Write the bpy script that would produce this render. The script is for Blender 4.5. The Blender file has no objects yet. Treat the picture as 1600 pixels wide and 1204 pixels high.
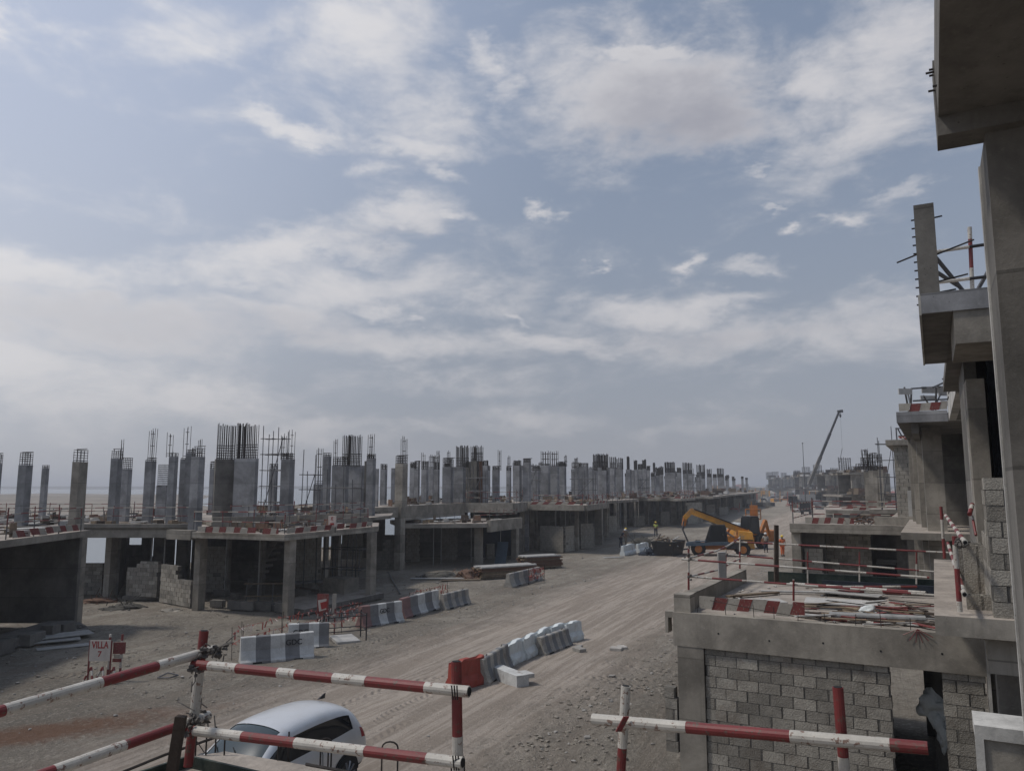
import bpy, math, random
from mathutils import Vector, Matrix, noise
random.seed(7)
R = math.radians
# ------------------------------------------------------------------ camera, sky, sun, exposure
FPX, PITCH, EYE = 1203.0, R(7.39), 6.0
sc = bpy.context.scene
COL = sc.collection
cd = bpy.data.cameras.new('camera'); cam = bpy.data.objects.new('camera', cd); COL.objects.link(cam)
cam.location = (0, 0, EYE); cam.rotation_euler = (R(90)+PITCH, 0, 0)
cd.sensor_width = 36; cd.lens = 36*FPX/1600; cd.clip_start = .05; cd.clip_end = 20000
sc.camera = cam
sc.view_settings.view_transform = 'Standard'; sc.view_settings.look = 'None'
sc.view_settings.exposure = 0.06; sc.view_settings.gamma = 1
SUN_EL, SUN_AZ = R(58), R(-88)      # azimuth measured from +Y towards +X

def ray(px, py):
    a = (px-800)/FPX; b = (602-py)/FPX
    return a, math.cos(PITCH)-b*math.sin(PITCH), math.sin(PITCH)+b*math.cos(PITCH)
def PZ(px, py, z=0.0):
    x, y, w = ray(px, py); t = (z-EYE)/w
    return Vector((x*t, y*t, z))
def PD(px, py, d):
    x, y, w = ray(px, py); t = d/y
    return Vector((x*t, d, EYE+w*t))

wd = bpy.data.worlds.new('World'); sc.world = wd; wd.use_nodes = True
nt = wd.node_tree; nt.nodes.clear()
def N(t, kind, **k):
    n = t.nodes.new(kind)
    for a, b in k.items(): setattr(n, a, b)
    return n
def mth(t, op, a, b=None, c=None, clamp=False):
    n = N(t, 'ShaderNodeMath', operation=op, use_clamp=clamp)
    for i, s in enumerate((a, b, c)):
        if s is None: continue
        if isinstance(s, (int, float)): n.inputs[i].default_value = s
        else: t.links.new(s, n.inputs[i])
    return n.outputs[0]
def mixc(t, f, a, b):
    n = N(t, 'ShaderNodeMix', data_type='RGBA')
    for s, i in ((f, 0), (a, 6), (b, 7)):
        if isinstance(s, (int, float)): n.inputs[i].default_value = s
        elif isinstance(s, tuple): n.inputs[i].default_value = (*s[:3], 1)
        else: t.links.new(s, n.inputs[i])
    return n.outputs[2]
def sstep(t, v, lo, hi):
    n = N(t, 'ShaderNodeMapRange', interpolation_type='SMOOTHSTEP')
    t.links.new(v, n.inputs[0]); n.inputs[1].default_value = lo; n.inputs[2].default_value = hi
    return n.outputs[0]
def wnoise(t, vec, scale, detail=5, rough=.55, dist=0):
    n = N(t, 'ShaderNodeTexNoise'); n.inputs['Scale'].default_value = scale
    n.inputs['Detail'].default_value = detail; n.inputs['Roughness'].default_value = rough
    n.inputs['Distortion'].default_value = dist
    if vec is not None: t.links.new(vec, n.inputs['Vector'])
    return n
def build_sky():
    tc = N(nt, 'ShaderNodeTexCoord').outputs['Generated']
    sep = N(nt, 'ShaderNodeSeparateXYZ'); nt.links.new(tc, sep.inputs[0])
    az = mth(nt, 'ARCTAN2', sep.outputs[0], sep.outputs[1])
    el = mth(nt, 'ARCSINE', sep.outputs[2])
    # the cloud layer: coordinates flatten towards the horizon, as a layer seen from below
    cmb = N(nt, 'ShaderNodeCombineXYZ'); nt.links.new(az, cmb.inputs[0])
    nt.links.new(mth(nt, 'MULTIPLY', el, 2.1), cmb.inputs[1])
    q = cmb.outputs[0]
    w1 = wnoise(nt, q, 3.2, 4, .6); sw = N(nt, 'ShaderNodeSeparateColor'); nt.links.new(w1.outputs['Color'], sw.inputs[0])
    w2 = wnoise(nt, q, 11, 5, .65); sw2 = N(nt, 'ShaderNodeSeparateColor'); nt.links.new(w2.outputs['Color'], sw2.inputs[0])
    az2 = mth(nt, 'ADD', az, mth(nt, 'ADD', mth(nt, 'MULTIPLY_ADD', sw.outputs[0], .18, -.09), mth(nt, 'MULTIPLY_ADD', sw2.outputs[0], .11, -.055)))
    el2 = mth(nt, 'ADD', el, mth(nt, 'ADD', mth(nt, 'MULTIPLY_ADD', sw.outputs[1], .09, -.045), mth(nt, 'MULTIPLY_ADD', sw2.outputs[1], .07, -.035)))
    tot = None
    for (px, py, rx, ry, amp, rot) in CLOUDS:
        x, y, z = ray(px, py); L = math.sqrt(x*x+y*y+z*z)
        a0 = math.atan2(x, y); e0 = math.asin(z/L)
        r = rot*math.pi/180; ca, sa = math.cos(r), math.sin(r)
        da = mth(nt, 'SUBTRACT', az2, a0); de = mth(nt, 'SUBTRACT', el2, e0)
        p = mth(nt, 'ADD', mth(nt, 'MULTIPLY', da, ca*FPX/rx), mth(nt, 'MULTIPLY', de, sa*FPX/rx))
        s = mth(nt, 'ADD', mth(nt, 'MULTIPLY', da, -sa*FPX/ry), mth(nt, 'MULTIPLY', de, ca*FPX/ry))
        d2 = mth(nt, 'ADD', mth(nt, 'MULTIPLY', p, p), mth(nt, 'MULTIPLY', s, s))
        g = mth(nt, 'MULTIPLY', mth(nt, 'EXPONENT', mth(nt, 'MULTIPLY', d2, -1.0)), amp)
        tot = g if tot is None else mth(nt, 'MAXIMUM', tot, g) if amp < 1.5 else mth(nt, 'ADD', tot, g)
    fb = wnoise(nt, q, 7.0, 9, .62, .35).outputs[0]
    fb2 = wnoise(nt, q, 2.2, 5, .55, .2).outputs[0]
    v = mth(nt, 'ADD', tot, mth(nt, 'MULTIPLY_ADD', fb, 2.0, -.97))
    v = mth(nt, 'ADD', v, mth(nt, 'MULTIPLY_ADD', fb2, 1.0, -.5))
    fb3 = wnoise(nt, q, 26, 6, .6, .3).outputs[0]
    v = mth(nt, 'ADD', v, mth(nt, 'MULTIPLY_ADD', fb3, .45, -.22))
    mask = sstep(nt, v, .02, 1.12)
    cr = None
    for (px, py, rx, ry, amp) in CORES:
        x, y, z = ray(px, py); a0 = math.atan2(x, y); e0 = math.asin(z/math.sqrt(x*x+y*y+z*z))
        p = mth(nt, 'MULTIPLY', mth(nt, 'SUBTRACT', az2, a0), FPX/rx); s = mth(nt, 'MULTIPLY', mth(nt, 'SUBTRACT', el2, e0), FPX/ry)
        g = mth(nt, 'MULTIPLY', mth(nt, 'EXPONENT', mth(nt, 'MULTIPLY', mth(nt, 'ADD', mth(nt, 'MULTIPLY', p, p), mth(nt, 'MULTIPLY', s, s)), -1.0)), amp)
        cr = g if cr is None else mth(nt, 'MAXIMUM', cr, g)
    core = mth(nt, 'MAXIMUM', cr, mth(nt, 'MULTIPLY', sstep(nt, v, 1.0, 1.9), .5))
    sky = N(nt, 'ShaderNodeTexSky', sky_type='NISHITA', sun_disc=False)
    sky.sun_elevation = SUN_EL; sky.sun_rotation = SUN_AZ % (2*math.pi)
    sky.air_density = 1.0; sky.dust_density = 2.0; sky.ozone_density = 1.5
    skyc = mixc(nt, .66, sky.outputs[0], SKYVEIL)
    # brighter towards the side of the sun (left)
    ga, ge = SUN_AZ+R(18), SUN_EL-R(20)   # the veil is brightest a little below and beside the sun
    cs = (math.sin(ga)*math.cos(ge), math.cos(ga)*math.cos(ge), math.sin(ge))
    dt = N(nt, 'ShaderNodeVectorMath', operation='DOT_PRODUCT'); nt.links.new(tc, dt.inputs[0]); dt.inputs[1].default_value = cs
    glow = sstep(nt, dt.outputs['Value'], .35, 1.1)
    skyc = mixc(nt, mth(nt, 'MULTIPLY', glow, .55), skyc, (6.9, 7.6, 9.6))
    up1 = mth(nt, 'SUBTRACT', 1.0, mth(nt, 'ABSOLUTE', sep.outputs[2]), clamp=True)
    veil = mixc(nt, mth(nt, 'MINIMUM', mth(nt, 'MULTIPLY', mth(nt, 'POWER', up1, 3.0), 1.2), .7), skyc, mixc(nt, glow, (2.9, 3.2, 3.75), (7.0, 7.2, 7.7)))
    cl = mixc(nt, core, CLOUD_HI, CLOUD_LO)
    cl = mixc(nt, mth(nt, 'MULTIPLY', glow, .75), cl, (9.0, 8.9, 8.9))
    out = mixc(nt, mth(nt, 'MULTIPLY', mask, .9), veil, cl)
    hz = mth(nt, 'POWER', mth(nt, 'SUBTRACT', 1.0, mth(nt, 'ABSOLUTE', sep.outputs[2]), clamp=True), 9.0)
    out = mixc(nt, mth(nt, 'MULTIPLY', hz, .8), out, mixc(nt, glow, HORIZON, (6.4, 6.4, 6.5)))
    bg = N(nt, 'ShaderNodeBackground'); bg.inputs[1].default_value = .1
    nt.links.new(out, bg.inputs[0])
    o = N(nt, 'ShaderNodeOutputWorld'); nt.links.new(bg.outputs[0], o.inputs[0])
SKYVEIL = (2.2, 2.75, 3.75); CLOUD_HI = (6.1, 6.0, 6.2); CLOUD_LO = (3.5, 3.5, 3.95); HORIZON = (3.3, 3.3, 3.5)
CORES = [(1080,180,120,46,1.0),(1000,175,90,42,.85),(120,500,260,34,.8),(640,385,100,20,.6),(430,520,160,26,.5),(1120,530,160,20,.4)]
CLOUDS = [  # a rough map of where the day's clouds stand: column, row, radii, density, tilt
 (590,60,150,110,.85,0),(620,150,120,60,.75,-20),(465,195,85,18,.95,0),(640,215,100,26,.8,-8),(690,275,45,14,.6,-25),(590,265,40,16,.55,0),(330,60,120,40,.5,20),
 (765,85,40,26,.8,0),(790,140,32,26,.6,0),
 (1010,98,120,22,1.49,-4),(1020,145,170,66,1.49,0),(1080,180,140,50,1.4,0),(920,175,70,45,.9,0),(1200,190,80,20,.6,-10),
 (1310,110,70,60,.85,0),(1400,110,90,90,.9,20),(1340,215,130,50,.85,15),(1430,280,40,14,.7,20),
 (560,455,260,40,.75,6),(760,470,150,30,.5,0),(700,600,260,26,.5,0),(200,330,200,30,.45,0),(600,350,120,28,.9,4),(450,385,200,34,.95,12),(300,430,260,30,.8,8),(80,440,200,30,.85,0),(690,350,50,15,.8,5),(560,400,80,22,.8,-5),
 (150,500,260,42,1.05,0),(420,510,200,32,.9,-8),(640,540,200,30,.8,-4),(570,487,60,14,.8,0),(640,490,22,9,.7,0),(40,570,220,40,.9,0),
 (1000,490,110,34,.9,0),(1120,470,90,22,.8,0),(870,535,150,22,.85,0),(1180,530,200,40,.8,0),(1350,500,130,50,.75,0),(1380,450,60,25,.6,0),(930,545,260,20,.7,0),
 (1072,404,24,11,1.0,10),(1160,420,45,17,.85,-15),(1245,346,16,10,.85,0),(1320,340,34,12,.75,0),(848,334,24,9,.8,0),(908,418,14,7,.7,0),(808,488,34,9,.75,-20),(1240,312,20,6,.6,0),(1060,240,50,14,.5,0),(1190,262,30,8,.6,0),
 (310,615,60,34,.95,0),(350,640,90,22,.85,0),(70,610,120,50,.85,0),(480,670,130,22,.7,0),(820,655,200,24,.6,0),(1060,660,130,22,.6,0),(650,665,90,20,.6,0),
 (10,15,40,25,.8,0),(60,30,60,20,.5,0)]
build_sky()
sl = bpy.data.lights.new('sun', 'SUN'); sun = bpy.data.objects.new('sun', sl); COL.objects.link(sun)
sl.energy = 2.0; sl.angle = R(6); sl.color = (1, .95, .88)
sdir = Vector((math.sin(SUN_AZ)*math.cos(SUN_EL), math.cos(SUN_AZ)*math.cos(SUN_EL), math.sin(SUN_EL)))
sun.rotation_euler = sdir.to_track_quat('Z', 'Y').to_euler()
sc.cycles.max_bounces = 6; sc.cycles.use_denoising = True

# ------------------------------------------------------------------ materials
def newmat(name):
    m = bpy.data.materials.new(name); m.use_nodes = True
    t = m.node_tree; b = t.nodes['Principled BSDF']
    return m, t, b
def mat(name, col, rough=.85, var=.25, scale=3.0, metal=0.0, bump=.0, bscale=30, rnd=0.0, stain=None, stain_amt=.5, stain_scale=1.2, spec=.3, world=False):
    m, t, b = newmat(name)
    if world: co = N(t, 'ShaderNodeNewGeometry').outputs['Position']
    else: co = N(t, 'ShaderNodeTexCoord').outputs['Object']
    n1 = wnoise(t, co, scale, 8, .65).outputs[0]
    n2 = wnoise(t, co, scale*9, 4, .6).outputs[0]
    f = mth(t, 'ADD', mth(t, 'MULTIPLY', n1, .65), mth(t, 'MULTIPLY', n2, .35))
    f = sstep(t, f, .3, .7)
    lo = tuple(c*(1-var) for c in col); hi = tuple(min(1, c*(1+var)) for c in col)
    c = mixc(t, f, lo, hi)
    if stain:
        sn = wnoise(t, co, stain_scale, 6, .7, .4).outputs[0]
        c = mixc(t, mth(t, 'MULTIPLY', sstep(t, sn, .5, .68), stain_amt), c, stain)
    if rnd:
        oi = N(t, 'ShaderNodeObjectInfo').outputs['Random']
        hv = N(t, 'ShaderNodeHueSaturation'); t.links.new(mth(t, 'MULTIPLY_ADD', oi, rnd*2, 1-rnd), hv.inputs['Value'])
        t.links.new(c, hv.inputs['Color']); c = hv.outputs[0]
    t.links.new(c, b.inputs['Base Color'])
    b.inputs['Roughness'].default_value = rough; b.inputs['Metallic'].default_value = metal
    b.inputs['Specular IOR Level'].default_value = spec
    if bump:
        bn = wnoise(t, co, bscale, 6, .6).outputs[0]
        bp = N(t, 'ShaderNodeBump'); bp.inputs['Strength'].default_value = bump; bp.inputs['Distance'].default_value = .03
        t.links.new(bn, bp.inputs['Height']); t.links.new(bp.outputs[0], b.inputs['Normal'])
    return m
def concrete(name, col, streak=.35, lines=True):
    m, t, b = newmat(name)
    co = N(t, 'ShaderNodeTexCoord').outputs['Object']
    n1 = wnoise(t, co, .9, 9, .68, .2).outputs[0]; n2 = wnoise(t, co, 22, 5, .7).outputs[0]
    mp = N(t, 'ShaderNodeMapping'); mp.inputs['Scale'].default_value = (5, 5, .35); t.links.new(co, mp.inputs[0])
    st = wnoise(t, mp.outputs[0], 1.0, 6, .7).outputs[0]
    c = mixc(t, sstep(t, n1, .32, .68), tuple(x*.62 for x in col), tuple(x*1.22 for x in col))
    c = mixc(t, mth(t, 'MULTIPLY', sstep(t, st, .5, .75), streak), c, tuple(x*.45 for x in col))
    c = mixc(t, mth(t, 'MULTIPLY', sstep(t, n2, .55, .7), .25), c, tuple(min(1, x*1.5) for x in col))
    vo = N(t, 'ShaderNodeTexVoronoi'); vo.inputs['Scale'].default_value = 9; t.links.new(co, vo.inputs['Vector'])
    c = mixc(t, mth(t, 'MULTIPLY', mth(t, 'LESS_THAN', vo.outputs['Distance'], .07), .55), c, tuple(x*.3 for x in col))
    h = mth(t, 'ADD', mth(t, 'MULTIPLY', n2, .4), n1)
    if lines:
        sp = N(t, 'ShaderNodeSeparateXYZ'); t.links.new(co, sp.inputs[0])
        zz = mth(t, 'FRACT', mth(t, 'MULTIPLY', mth(t, 'ADD', sp.outputs[2], mth(t, 'MULTIPLY', n1, .01)), .82))
        ln = mth(t, 'LESS_THAN', zz, .02)
        fl_ = mth(t, 'FLOOR', mth(t, 'MULTIPLY', sp.outputs[2], .82)); wn_ = N(t, 'ShaderNodeTexWhiteNoise', noise_dimensions='2D'); cb_ = N(t, 'ShaderNodeCombineXYZ'); t.links.new(fl_, cb_.inputs[0]); t.links.new(N(t, 'ShaderNodeObjectInfo').outputs['Random'], cb_.inputs[1]); t.links.new(cb_.outputs[0], wn_.inputs['Vector'])
        hs_ = N(t, 'ShaderNodeHueSaturation'); t.links.new(mth(t, 'MULTIPLY_ADD', wn_.outputs['Value'], .36, .84), hs_.inputs['Value']); t.links.new(c, hs_.inputs['Color']); c = hs_.outputs[0]
        c = mixc(t, mth(t, 'MULTIPLY', ln, .6), c, tuple(x*.4 for x in col))
    t.links.new(c, b.inputs['Base Color']); b.inputs['Roughness'].default_value = .88; b.inputs['Specular IOR Level'].default_value = .25
    bp = N(t, 'ShaderNodeBump'); bp.inputs['Strength'].default_value = .5; bp.inputs['Distance'].default_value = .02
    t.links.new(h, bp.inputs['Height']); t.links.new(bp.outputs[0], b.inputs['Normal'])
    return m
def paint(name, col, under, chip=.62, rough=.5):
    m, t, b = newmat(name)
    co = N(t, 'ShaderNodeNewGeometry').outputs['Position']
    n1 = wnoise(t, co, 26, 6, .7, .3).outputs[0]; n2 = wnoise(t, co, 4, 6, .7).outputs[0]; n3 = wnoise(t, co, 90, 3, .6).outputs[0]
    c = mixc(t, sstep(t, n2, .3, .75), tuple(x*.7 for x in col), col)
    c = mixc(t, mth(t, 'MULTIPLY', sstep(t, n3, .45, .8), .45), c, tuple(x*.55 for x in col))
    c = mixc(t, sstep(t, n1, chip, chip+.03), c, under)
    t.links.new(c, b.inputs['Base Color']); b.inputs['Roughness'].default_value = rough
    bp = N(t, 'ShaderNodeBump'); bp.inputs['Strength'].default_value = .25; bp.inputs['Distance'].default_value = .003
    t.links.new(n1, bp.inputs['Height']); t.links.new(bp.outputs[0], b.inputs['Normal'])
    return m
M = {}
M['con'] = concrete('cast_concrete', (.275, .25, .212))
M['con_cool'] = concrete('cool_and_backlit_concrete', (.245, .245, .25), .25)  # dim cool look of the backlit upper columns is put into the colour
M['con_pale_lit'] = concrete('pale_and_sunlit_concrete', (.50, .485, .45), .3, False)  # sunlight on the left-facing strips is put into this pale tone
M['con_dark'] = concrete('dark_and_shaded_concrete', (.155, .145, .13), .45)  # shade of the bays and turned-away faces is put into this darker tone
M['screed'] = mat('rough_slab_top', (.33, .29, .25), .95, .3, 1.5, bump=.8, bscale=12, stain=(.16, .14, .12))
M['block'] = mat('concrete_block', (.29, .268, .23), .95, .26, 3, bump=.9, bscale=40, rnd=.28, world=True, stain_scale=1.7, stain=(.17, .14, .11), stain_amt=.5)
M['mortar'] = mat('mortar', (.14, .13, .115), .95, .2, 8, bump=.6)
M['rebar'] = mat('rusty_rebar', (.035, .03, .028), .8, .3, 12)
M['steel'] = mat('dull_scaffold_steel', (.10, .10, .105), .6, .3, 6, metal=.3)
M['prop'] = mat('galvanised_prop', (.34, .34, .33), .55, .25, 6, metal=.3)
M['red'] = paint('worn_red_paint', (.20, .028, .027), (.10, .06, .045), .57)
M['white'] = paint('worn_white_paint', (.56, .53, .47), (.2, .13, .10), .565)
M['red_board'] = paint('faded_red_board_paint', (.21, .045, .04), (.2, .16, .13), .58, .8)
M['white_board'] = paint('dirty_white_board_paint', (.42, .385, .33), (.25, .22, .19), .58, .8)
M['wood'] = mat('weathered_timber', (.19, .145, .10), .9, .3, 6, bump=.4, rnd=.25)
M['wood_dark'] = mat('dark_old_timber', (.06, .045, .035), .9, .3, 6, bump=.4)
M['ply'] = mat('pale_plywood_board', (.36, .35, .33), .8, .2, 3, rnd=.2)
M['ply_brown'] = mat('brown_film_plywood', (.13, .07, .045), .6, .25, 4)
M['green'] = mat('dark_green_formwork_board', (.022, .035, .03), .7, .4, 4, stain=(.1, .1, .08), stain_amt=.35, bump=.2)
M['net'] = mat('dark_net_and_bay_sheet', (.022, .028, .04), .95, .3, 3, bump=.5)  # also colours sheets that stand in for deep shade
M['cement'] = mat('cement_clots', (.13, .12, .11), .95, .3, 30, bump=.8)
M['plastic_white'] = mat('dirty_white_plastic', (.60, .63, .62), .5, .15, 3, stain=(.3, .26, .22), stain_amt=.6)
M['plastic_red'] = mat('sun_faded_red_plastic', (.30, .055, .038), .6, .25, 3, stain=(.2, .1, .07), stain_amt=.5)
M['bar_white'] = mat('barrier_white_paint', (.50, .50, .48), .8, .2, 3, stain=(.25, .22, .2), stain_amt=.6)
M['bar_dirty'] = mat('dirty_pale_barrier_concrete', (.33, .31, .275), .9, .3, 3, stain=(.18, .15, .12), stain_amt=.7, bump=.5)
M['bar_grey'] = mat('barrier_grey_concrete', (.18, .18, .182), .9, .2, 3, stain=(.2, .17, .15), stain_amt=.5)
M['bar_red'] = mat('barrier_faded_red_paint', (.22, .13, .12), .85, .2, 3)
M['yellow'] = mat('machine_yellow_paint', (.56, .265, .04), .6, .25, 1.5, stain=(.24, .17, .11), stain_amt=.75)
M['orange'] = mat('machine_orange_paint', (.42, .155, .04), .65, .25, 1.5, stain=(.22, .14, .09), stain_amt=.75)
M['blue'] = mat('dusty_blue_panel', (.07, .10, .13), .5, .2, 2)
M['black'] = mat('black_rubber', (.02, .02, .02), .8, .3, 4)
M['blackmetal'] = mat('black_painted_metal', (.03, .03, .032), .4, .3, 4)
M['hiviz'] = mat('lime_vest', (.42, .5, .12), .8, .1, 8)
M['hiviz_o'] = mat('orange_vest', (.65, .16, .06), .8, .1, 8)
M['cloth_dark'] = mat('navy_work_trousers', (.03, .035, .055), .9, .2, 8)
M['cloth_tan'] = mat('tan_work_clothes', (.24, .2, .15), .9, .2, 8)
M['skin'] = mat('brown_skin', (.2, .11, .07), .6, .1, 8)
M['helmet'] = mat('white_helmet', (.7, .7, .68), .4, .05, 3)
M['helmet_y'] = mat('yellow_helmet', (.7, .5, .06), .4, .05, 3)
M['red_flat'] = mat('red_print', (.33, .04, .035), .7, .2, 6)
M['sign_white'] = mat('sign_white_board', (.56, .50, .44), .6, .12, 5, stain=(.4, .3, .25), stain_amt=.4)
M['clod'] = mat('dried_mud_clods', (.27, .24, .20), .97, .35, 6, bump=.8, rnd=.2)
M['stone'] = mat('pale_rubble_stone', (.34, .32, .29), .95, .3, 4, rnd=.2)
M['sand_dark'] = mat('dark_sand_heap', (.075, .07, .06), .95, .3, 3, bump=1, bscale=8)
M['rust_net'] = mat('tangled_rusty_heap', (.14, .085, .06), .95, .4, 5, bump=1, bscale=10)
M['tape_red'] = mat('faded_red_tape', (.33, .09, .07), .7, .2, 8)
M['tape_white'] = mat('faded_white_tape', (.6, .5, .45), .7, .2, 8)
def carpaint():
    m, t, b = newmat('silver_car_paint')
    co = N(t, 'ShaderNodeTexCoord').outputs['Object']
    n = wnoise(t, co, 2.5, 6, .6).outputs[0]
    c = mixc(t, mth(t, 'MULTIPLY', sstep(t, n, .4, .8), .35), (.60, .61, .62), (.42, .39, .35))
    t.links.new(c, b.inputs['Base Color']); b.inputs['Metallic'].default_value = .35; b.inputs['Roughness'].default_value = .34
    b.inputs['Coat Weight'].default_value = .35; b.inputs['Coat Roughness'].default_value = .2
    return m
M['car'] = carpaint()
def glassmat(name, col, rough=.06):
    m, t, b = newmat(name)
    b.inputs['Base Color'].default_value = (*col, 1); b.inputs['Roughness'].default_value = rough
    b.inputs['Specular IOR Level'].default_value = .6
    return m
M['glass'] = glassmat('tinted_car_glass', (.012, .013, .015))
M['glass_cab'] = glassmat('dark_cab_glass', (.008, .01, .012), .2)
M['glass_shield'] = glassmat('windscreen_glass', (.03, .045, .05), .16)
M['lamp_red'] = glassmat('red_lamp_lens', (.25, .015, .02), .2)
M['alloy'] = mat('grey_alloy_rim', (.35, .36, .38), .4, .1, 5, metal=.8)

def ground_mat(name, base, road=False):   # the trampled yard and, along its middle, the paler wheel-worn track
    m, t, b = newmat(name)
    co = N(t, 'ShaderNodeNewGeometry').outputs['Position']
    a = wnoise(t, co, .09, 8, .62, .5).outputs[0]; n1 = wnoise(t, co, .7, 9, .68, .3).outputs[0]; n2 = wnoise(t, co, 7, 7, .7).outputs[0]
    mp = N(t, 'ShaderNodeMapping'); mp.inputs['Scale'].default_value = (1, .045, 1)
    vr_ = N(t, 'ShaderNodeVectorRotate', rotation_type='Z_AXIS'); vr_.inputs['Angle'].default_value = R(24.5); t.links.new(co, vr_.inputs['Vector']); t.links.new(vr_.outputs[0], mp.inputs[0])
    tr = wnoise(t, mp.outputs[0], 1.3, 6, .65, .25).outputs[0]; tr2 = wnoise(t, mp.outputs[0], 5, 5, .6).outputs[0]
    vd = N(t, 'ShaderNodeVectorMath', operation='DOT_PRODUCT'); t.links.new(co, vd.inputs[0]); vd.inputs[1].default_value = (math.cos(R(24.5)), -math.sin(R(24.5)), 0)
    ev = mth(t, 'ABSOLUTE', mth(t, 'ADD', vd.outputs['Value'], 11.9))
    ev = mth(t, 'ADD', ev, mth(t, 'ADD', mth(t, 'MULTIPLY_ADD', n1, 4.0, -2.0), mth(t, 'MULTIPLY_ADD', a, 5.0, -2.5)))
    worn = mth(t, 'SUBTRACT', 1.0, sstep(t, ev, 2.6, 6.4))
    c = mixc(t, sstep(t, a, .36, .64), tuple(x*.62 for x in base), tuple(x*1.2 for x in base))
    c = mixc(t, mth(t, 'MULTIPLY', sstep(t, n1, .44, .62), .6), c, tuple(x*.6 for x in base))
    c = mixc(t, mth(t, 'MULTIPLY', sstep(t, n2, .5, .66), .6), c, tuple(x*1.5 for x in base))
    n2b = wnoise(t, co, 3.1, 7, .75, .4).outputs[0]; c = mixc(t, mth(t, 'MULTIPLY', sstep(t, n2b, .52, .64), .35 if road else .6), c, tuple(x*.5 for x in base))
    c = mixc(t, mth(t, 'MULTIPLY', sstep(t, tr, .46, .58), .55), c, (base[0]*.74, base[1]*.7, base[2]*.68))
    c = mixc(t, mth(t, 'MULTIPLY', sstep(t, tr2, .55, .66), .35 if road else .15), c, (base[0]*1.25, base[1]*1.2, base[2]*1.15))
    n3a = wnoise(t, co, 19, 5, .75).outputs[0]; c = mixc(t, mth(t, 'MULTIPLY', sstep(t, n3a, .53, .66), .35 if road else .55), c, tuple(x*.42 for x in base)); c = mixc(t, mth(t, 'MULTIPLY', sstep(t, n3a, .47, .36), .3), c, tuple(x*1.5 for x in base))
    vo = N(t, 'ShaderNodeTexVoronoi'); vo.inputs['Scale'].default_value = 6; t.links.new(co, vo.inputs['Vector'])
    c = mixc(t, mth(t, 'MULTIPLY', mth(t, 'LESS_THAN', vo.outputs['Distance'], .13), 0.2 if road else .45), c, tuple(x*1.5 for x in base))
    if not road:  # a spill of red soil by the near left corner
        vm = N(t, 'ShaderNodeVectorMath', operation='SUBTRACT'); t.links.new(co, vm.inputs[0]); vm.inputs[1].default_value = RED_SPOT
        mp2 = N(t, 'ShaderNodeMapping'); mp2.inputs['Rotation'].default_value = (0, 0, R(62)); mp2.vector_type = 'TEXTURE'; mp2.inputs['Scale'].default_value = (1, 4.2, 100)
        mp2.inputs['Rotation'].default_value = (0, 0, R(-58)); t.links.new(vm.outputs[0], mp2.inputs[0])
        ln = N(t, 'ShaderNodeVectorMath', operation='LENGTH'); t.links.new(mp2.outputs[0], ln.inputs[0])
        v = mth(t, 'ADD', ln.outputs['Value'], mth(t, 'MULTIPLY_ADD', n1, 1.8, -.9))
        v = mth(t, 'ADD', v, mth(t, 'MULTIPLY_ADD', n2, 1.2, -.6))
        k = mth(t, 'SUBTRACT', 1.0, sstep(t, v, .3, 1.25))
        c = mixc(t, mth(t, 'MULTIPLY', k, .7), c, (.21, .095, .05))
    rut = mth(t, 'MAXIMUM', sstep(t, tr2, .44, .6), sstep(t, tr, .47, .58))
    rc = mixc(t, rut, (.43, .365, .31), (.29, .242, .2)); rc = mixc(t, mth(t, 'MULTIPLY', sstep(t, n2, .5, .7), .4), rc, (.47, .41, .35))
    c = mixc(t, mth(t, 'MULTIPLY', worn, .72), c, rc)
    t.links.new(c, b.inputs['Base Color']); b.inputs['Roughness'].default_value = .97; b.inputs['Specular IOR Level'].default_value = .15
    h = mth(t, 'ADD', mth(t, 'MULTIPLY', n1, .9), mth(t, 'ADD', mth(t, 'MULTIPLY', n2, .38 if road else .6), mth(t, 'MULTIPLY', tr2, .55)))
    n3 = wnoise(t, co, 28, 4, .7).outputs[0]
    trk = None      # tyre marks: straight runs and turning arcs, each a pair of treaded bands
    wob = wnoise(t, co, .35, 3, .5).outputs[0]
    for (cx, cy, rad, w, treads, amt) in TYRES:
        vs_ = N(t, 'ShaderNodeVectorMath', operation='SUBTRACT'); t.links.new(co, vs_.inputs[0]); vs_.inputs[1].default_value = (cx, cy, 0)
        sp_ = N(t, 'ShaderNodeSeparateXYZ'); t.links.new(vs_.outputs[0], sp_.inputs[0])
        rr_ = mth(t, 'SQRT', mth(t, 'ADD', mth(t, 'MULTIPLY', sp_.outputs[0], sp_.outputs[0]), mth(t, 'MULTIPLY', sp_.outputs[1], sp_.outputs[1])))
        an_ = mth(t, 'ARCTAN2', sp_.outputs[1], sp_.outputs[0])
        e_ = mth(t, 'ABSOLUTE', mth(t, 'SUBTRACT', mth(t, 'ABSOLUTE', mth(t, 'ADD', mth(t, 'SUBTRACT', rr_, rad), mth(t, 'MULTIPLY_ADD', wob, .5, -.25))), .85))
        band = mth(t, 'SUBTRACT', 1.0, sstep(t, e_, w*.7, w))
        wv = mth(t, 'MULTIPLY_ADD', mth(t, 'SINE', mth(t, 'ADD', mth(t, 'MULTIPLY', an_, rad*treads), mth(t, 'MULTIPLY', e_, 14.0))), .5, .5)
        patch = sstep(t, wnoise(t, vs_.outputs[0], .16, 2, .5).outputs[0], .47, .56)
        k_ = mth(t, 'MULTIPLY', mth(t, 'MULTIPLY', band, patch), mth(t, 'MULTIPLY_ADD', wv, amt, -.5*amt-.25))
        trk = k_ if trk is None else mth(t, 'ADD', trk, k_)
    h = mth(t, 'ADD', h, mth(t, 'MULTIPLY', n3, .22 if road else .34))
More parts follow.
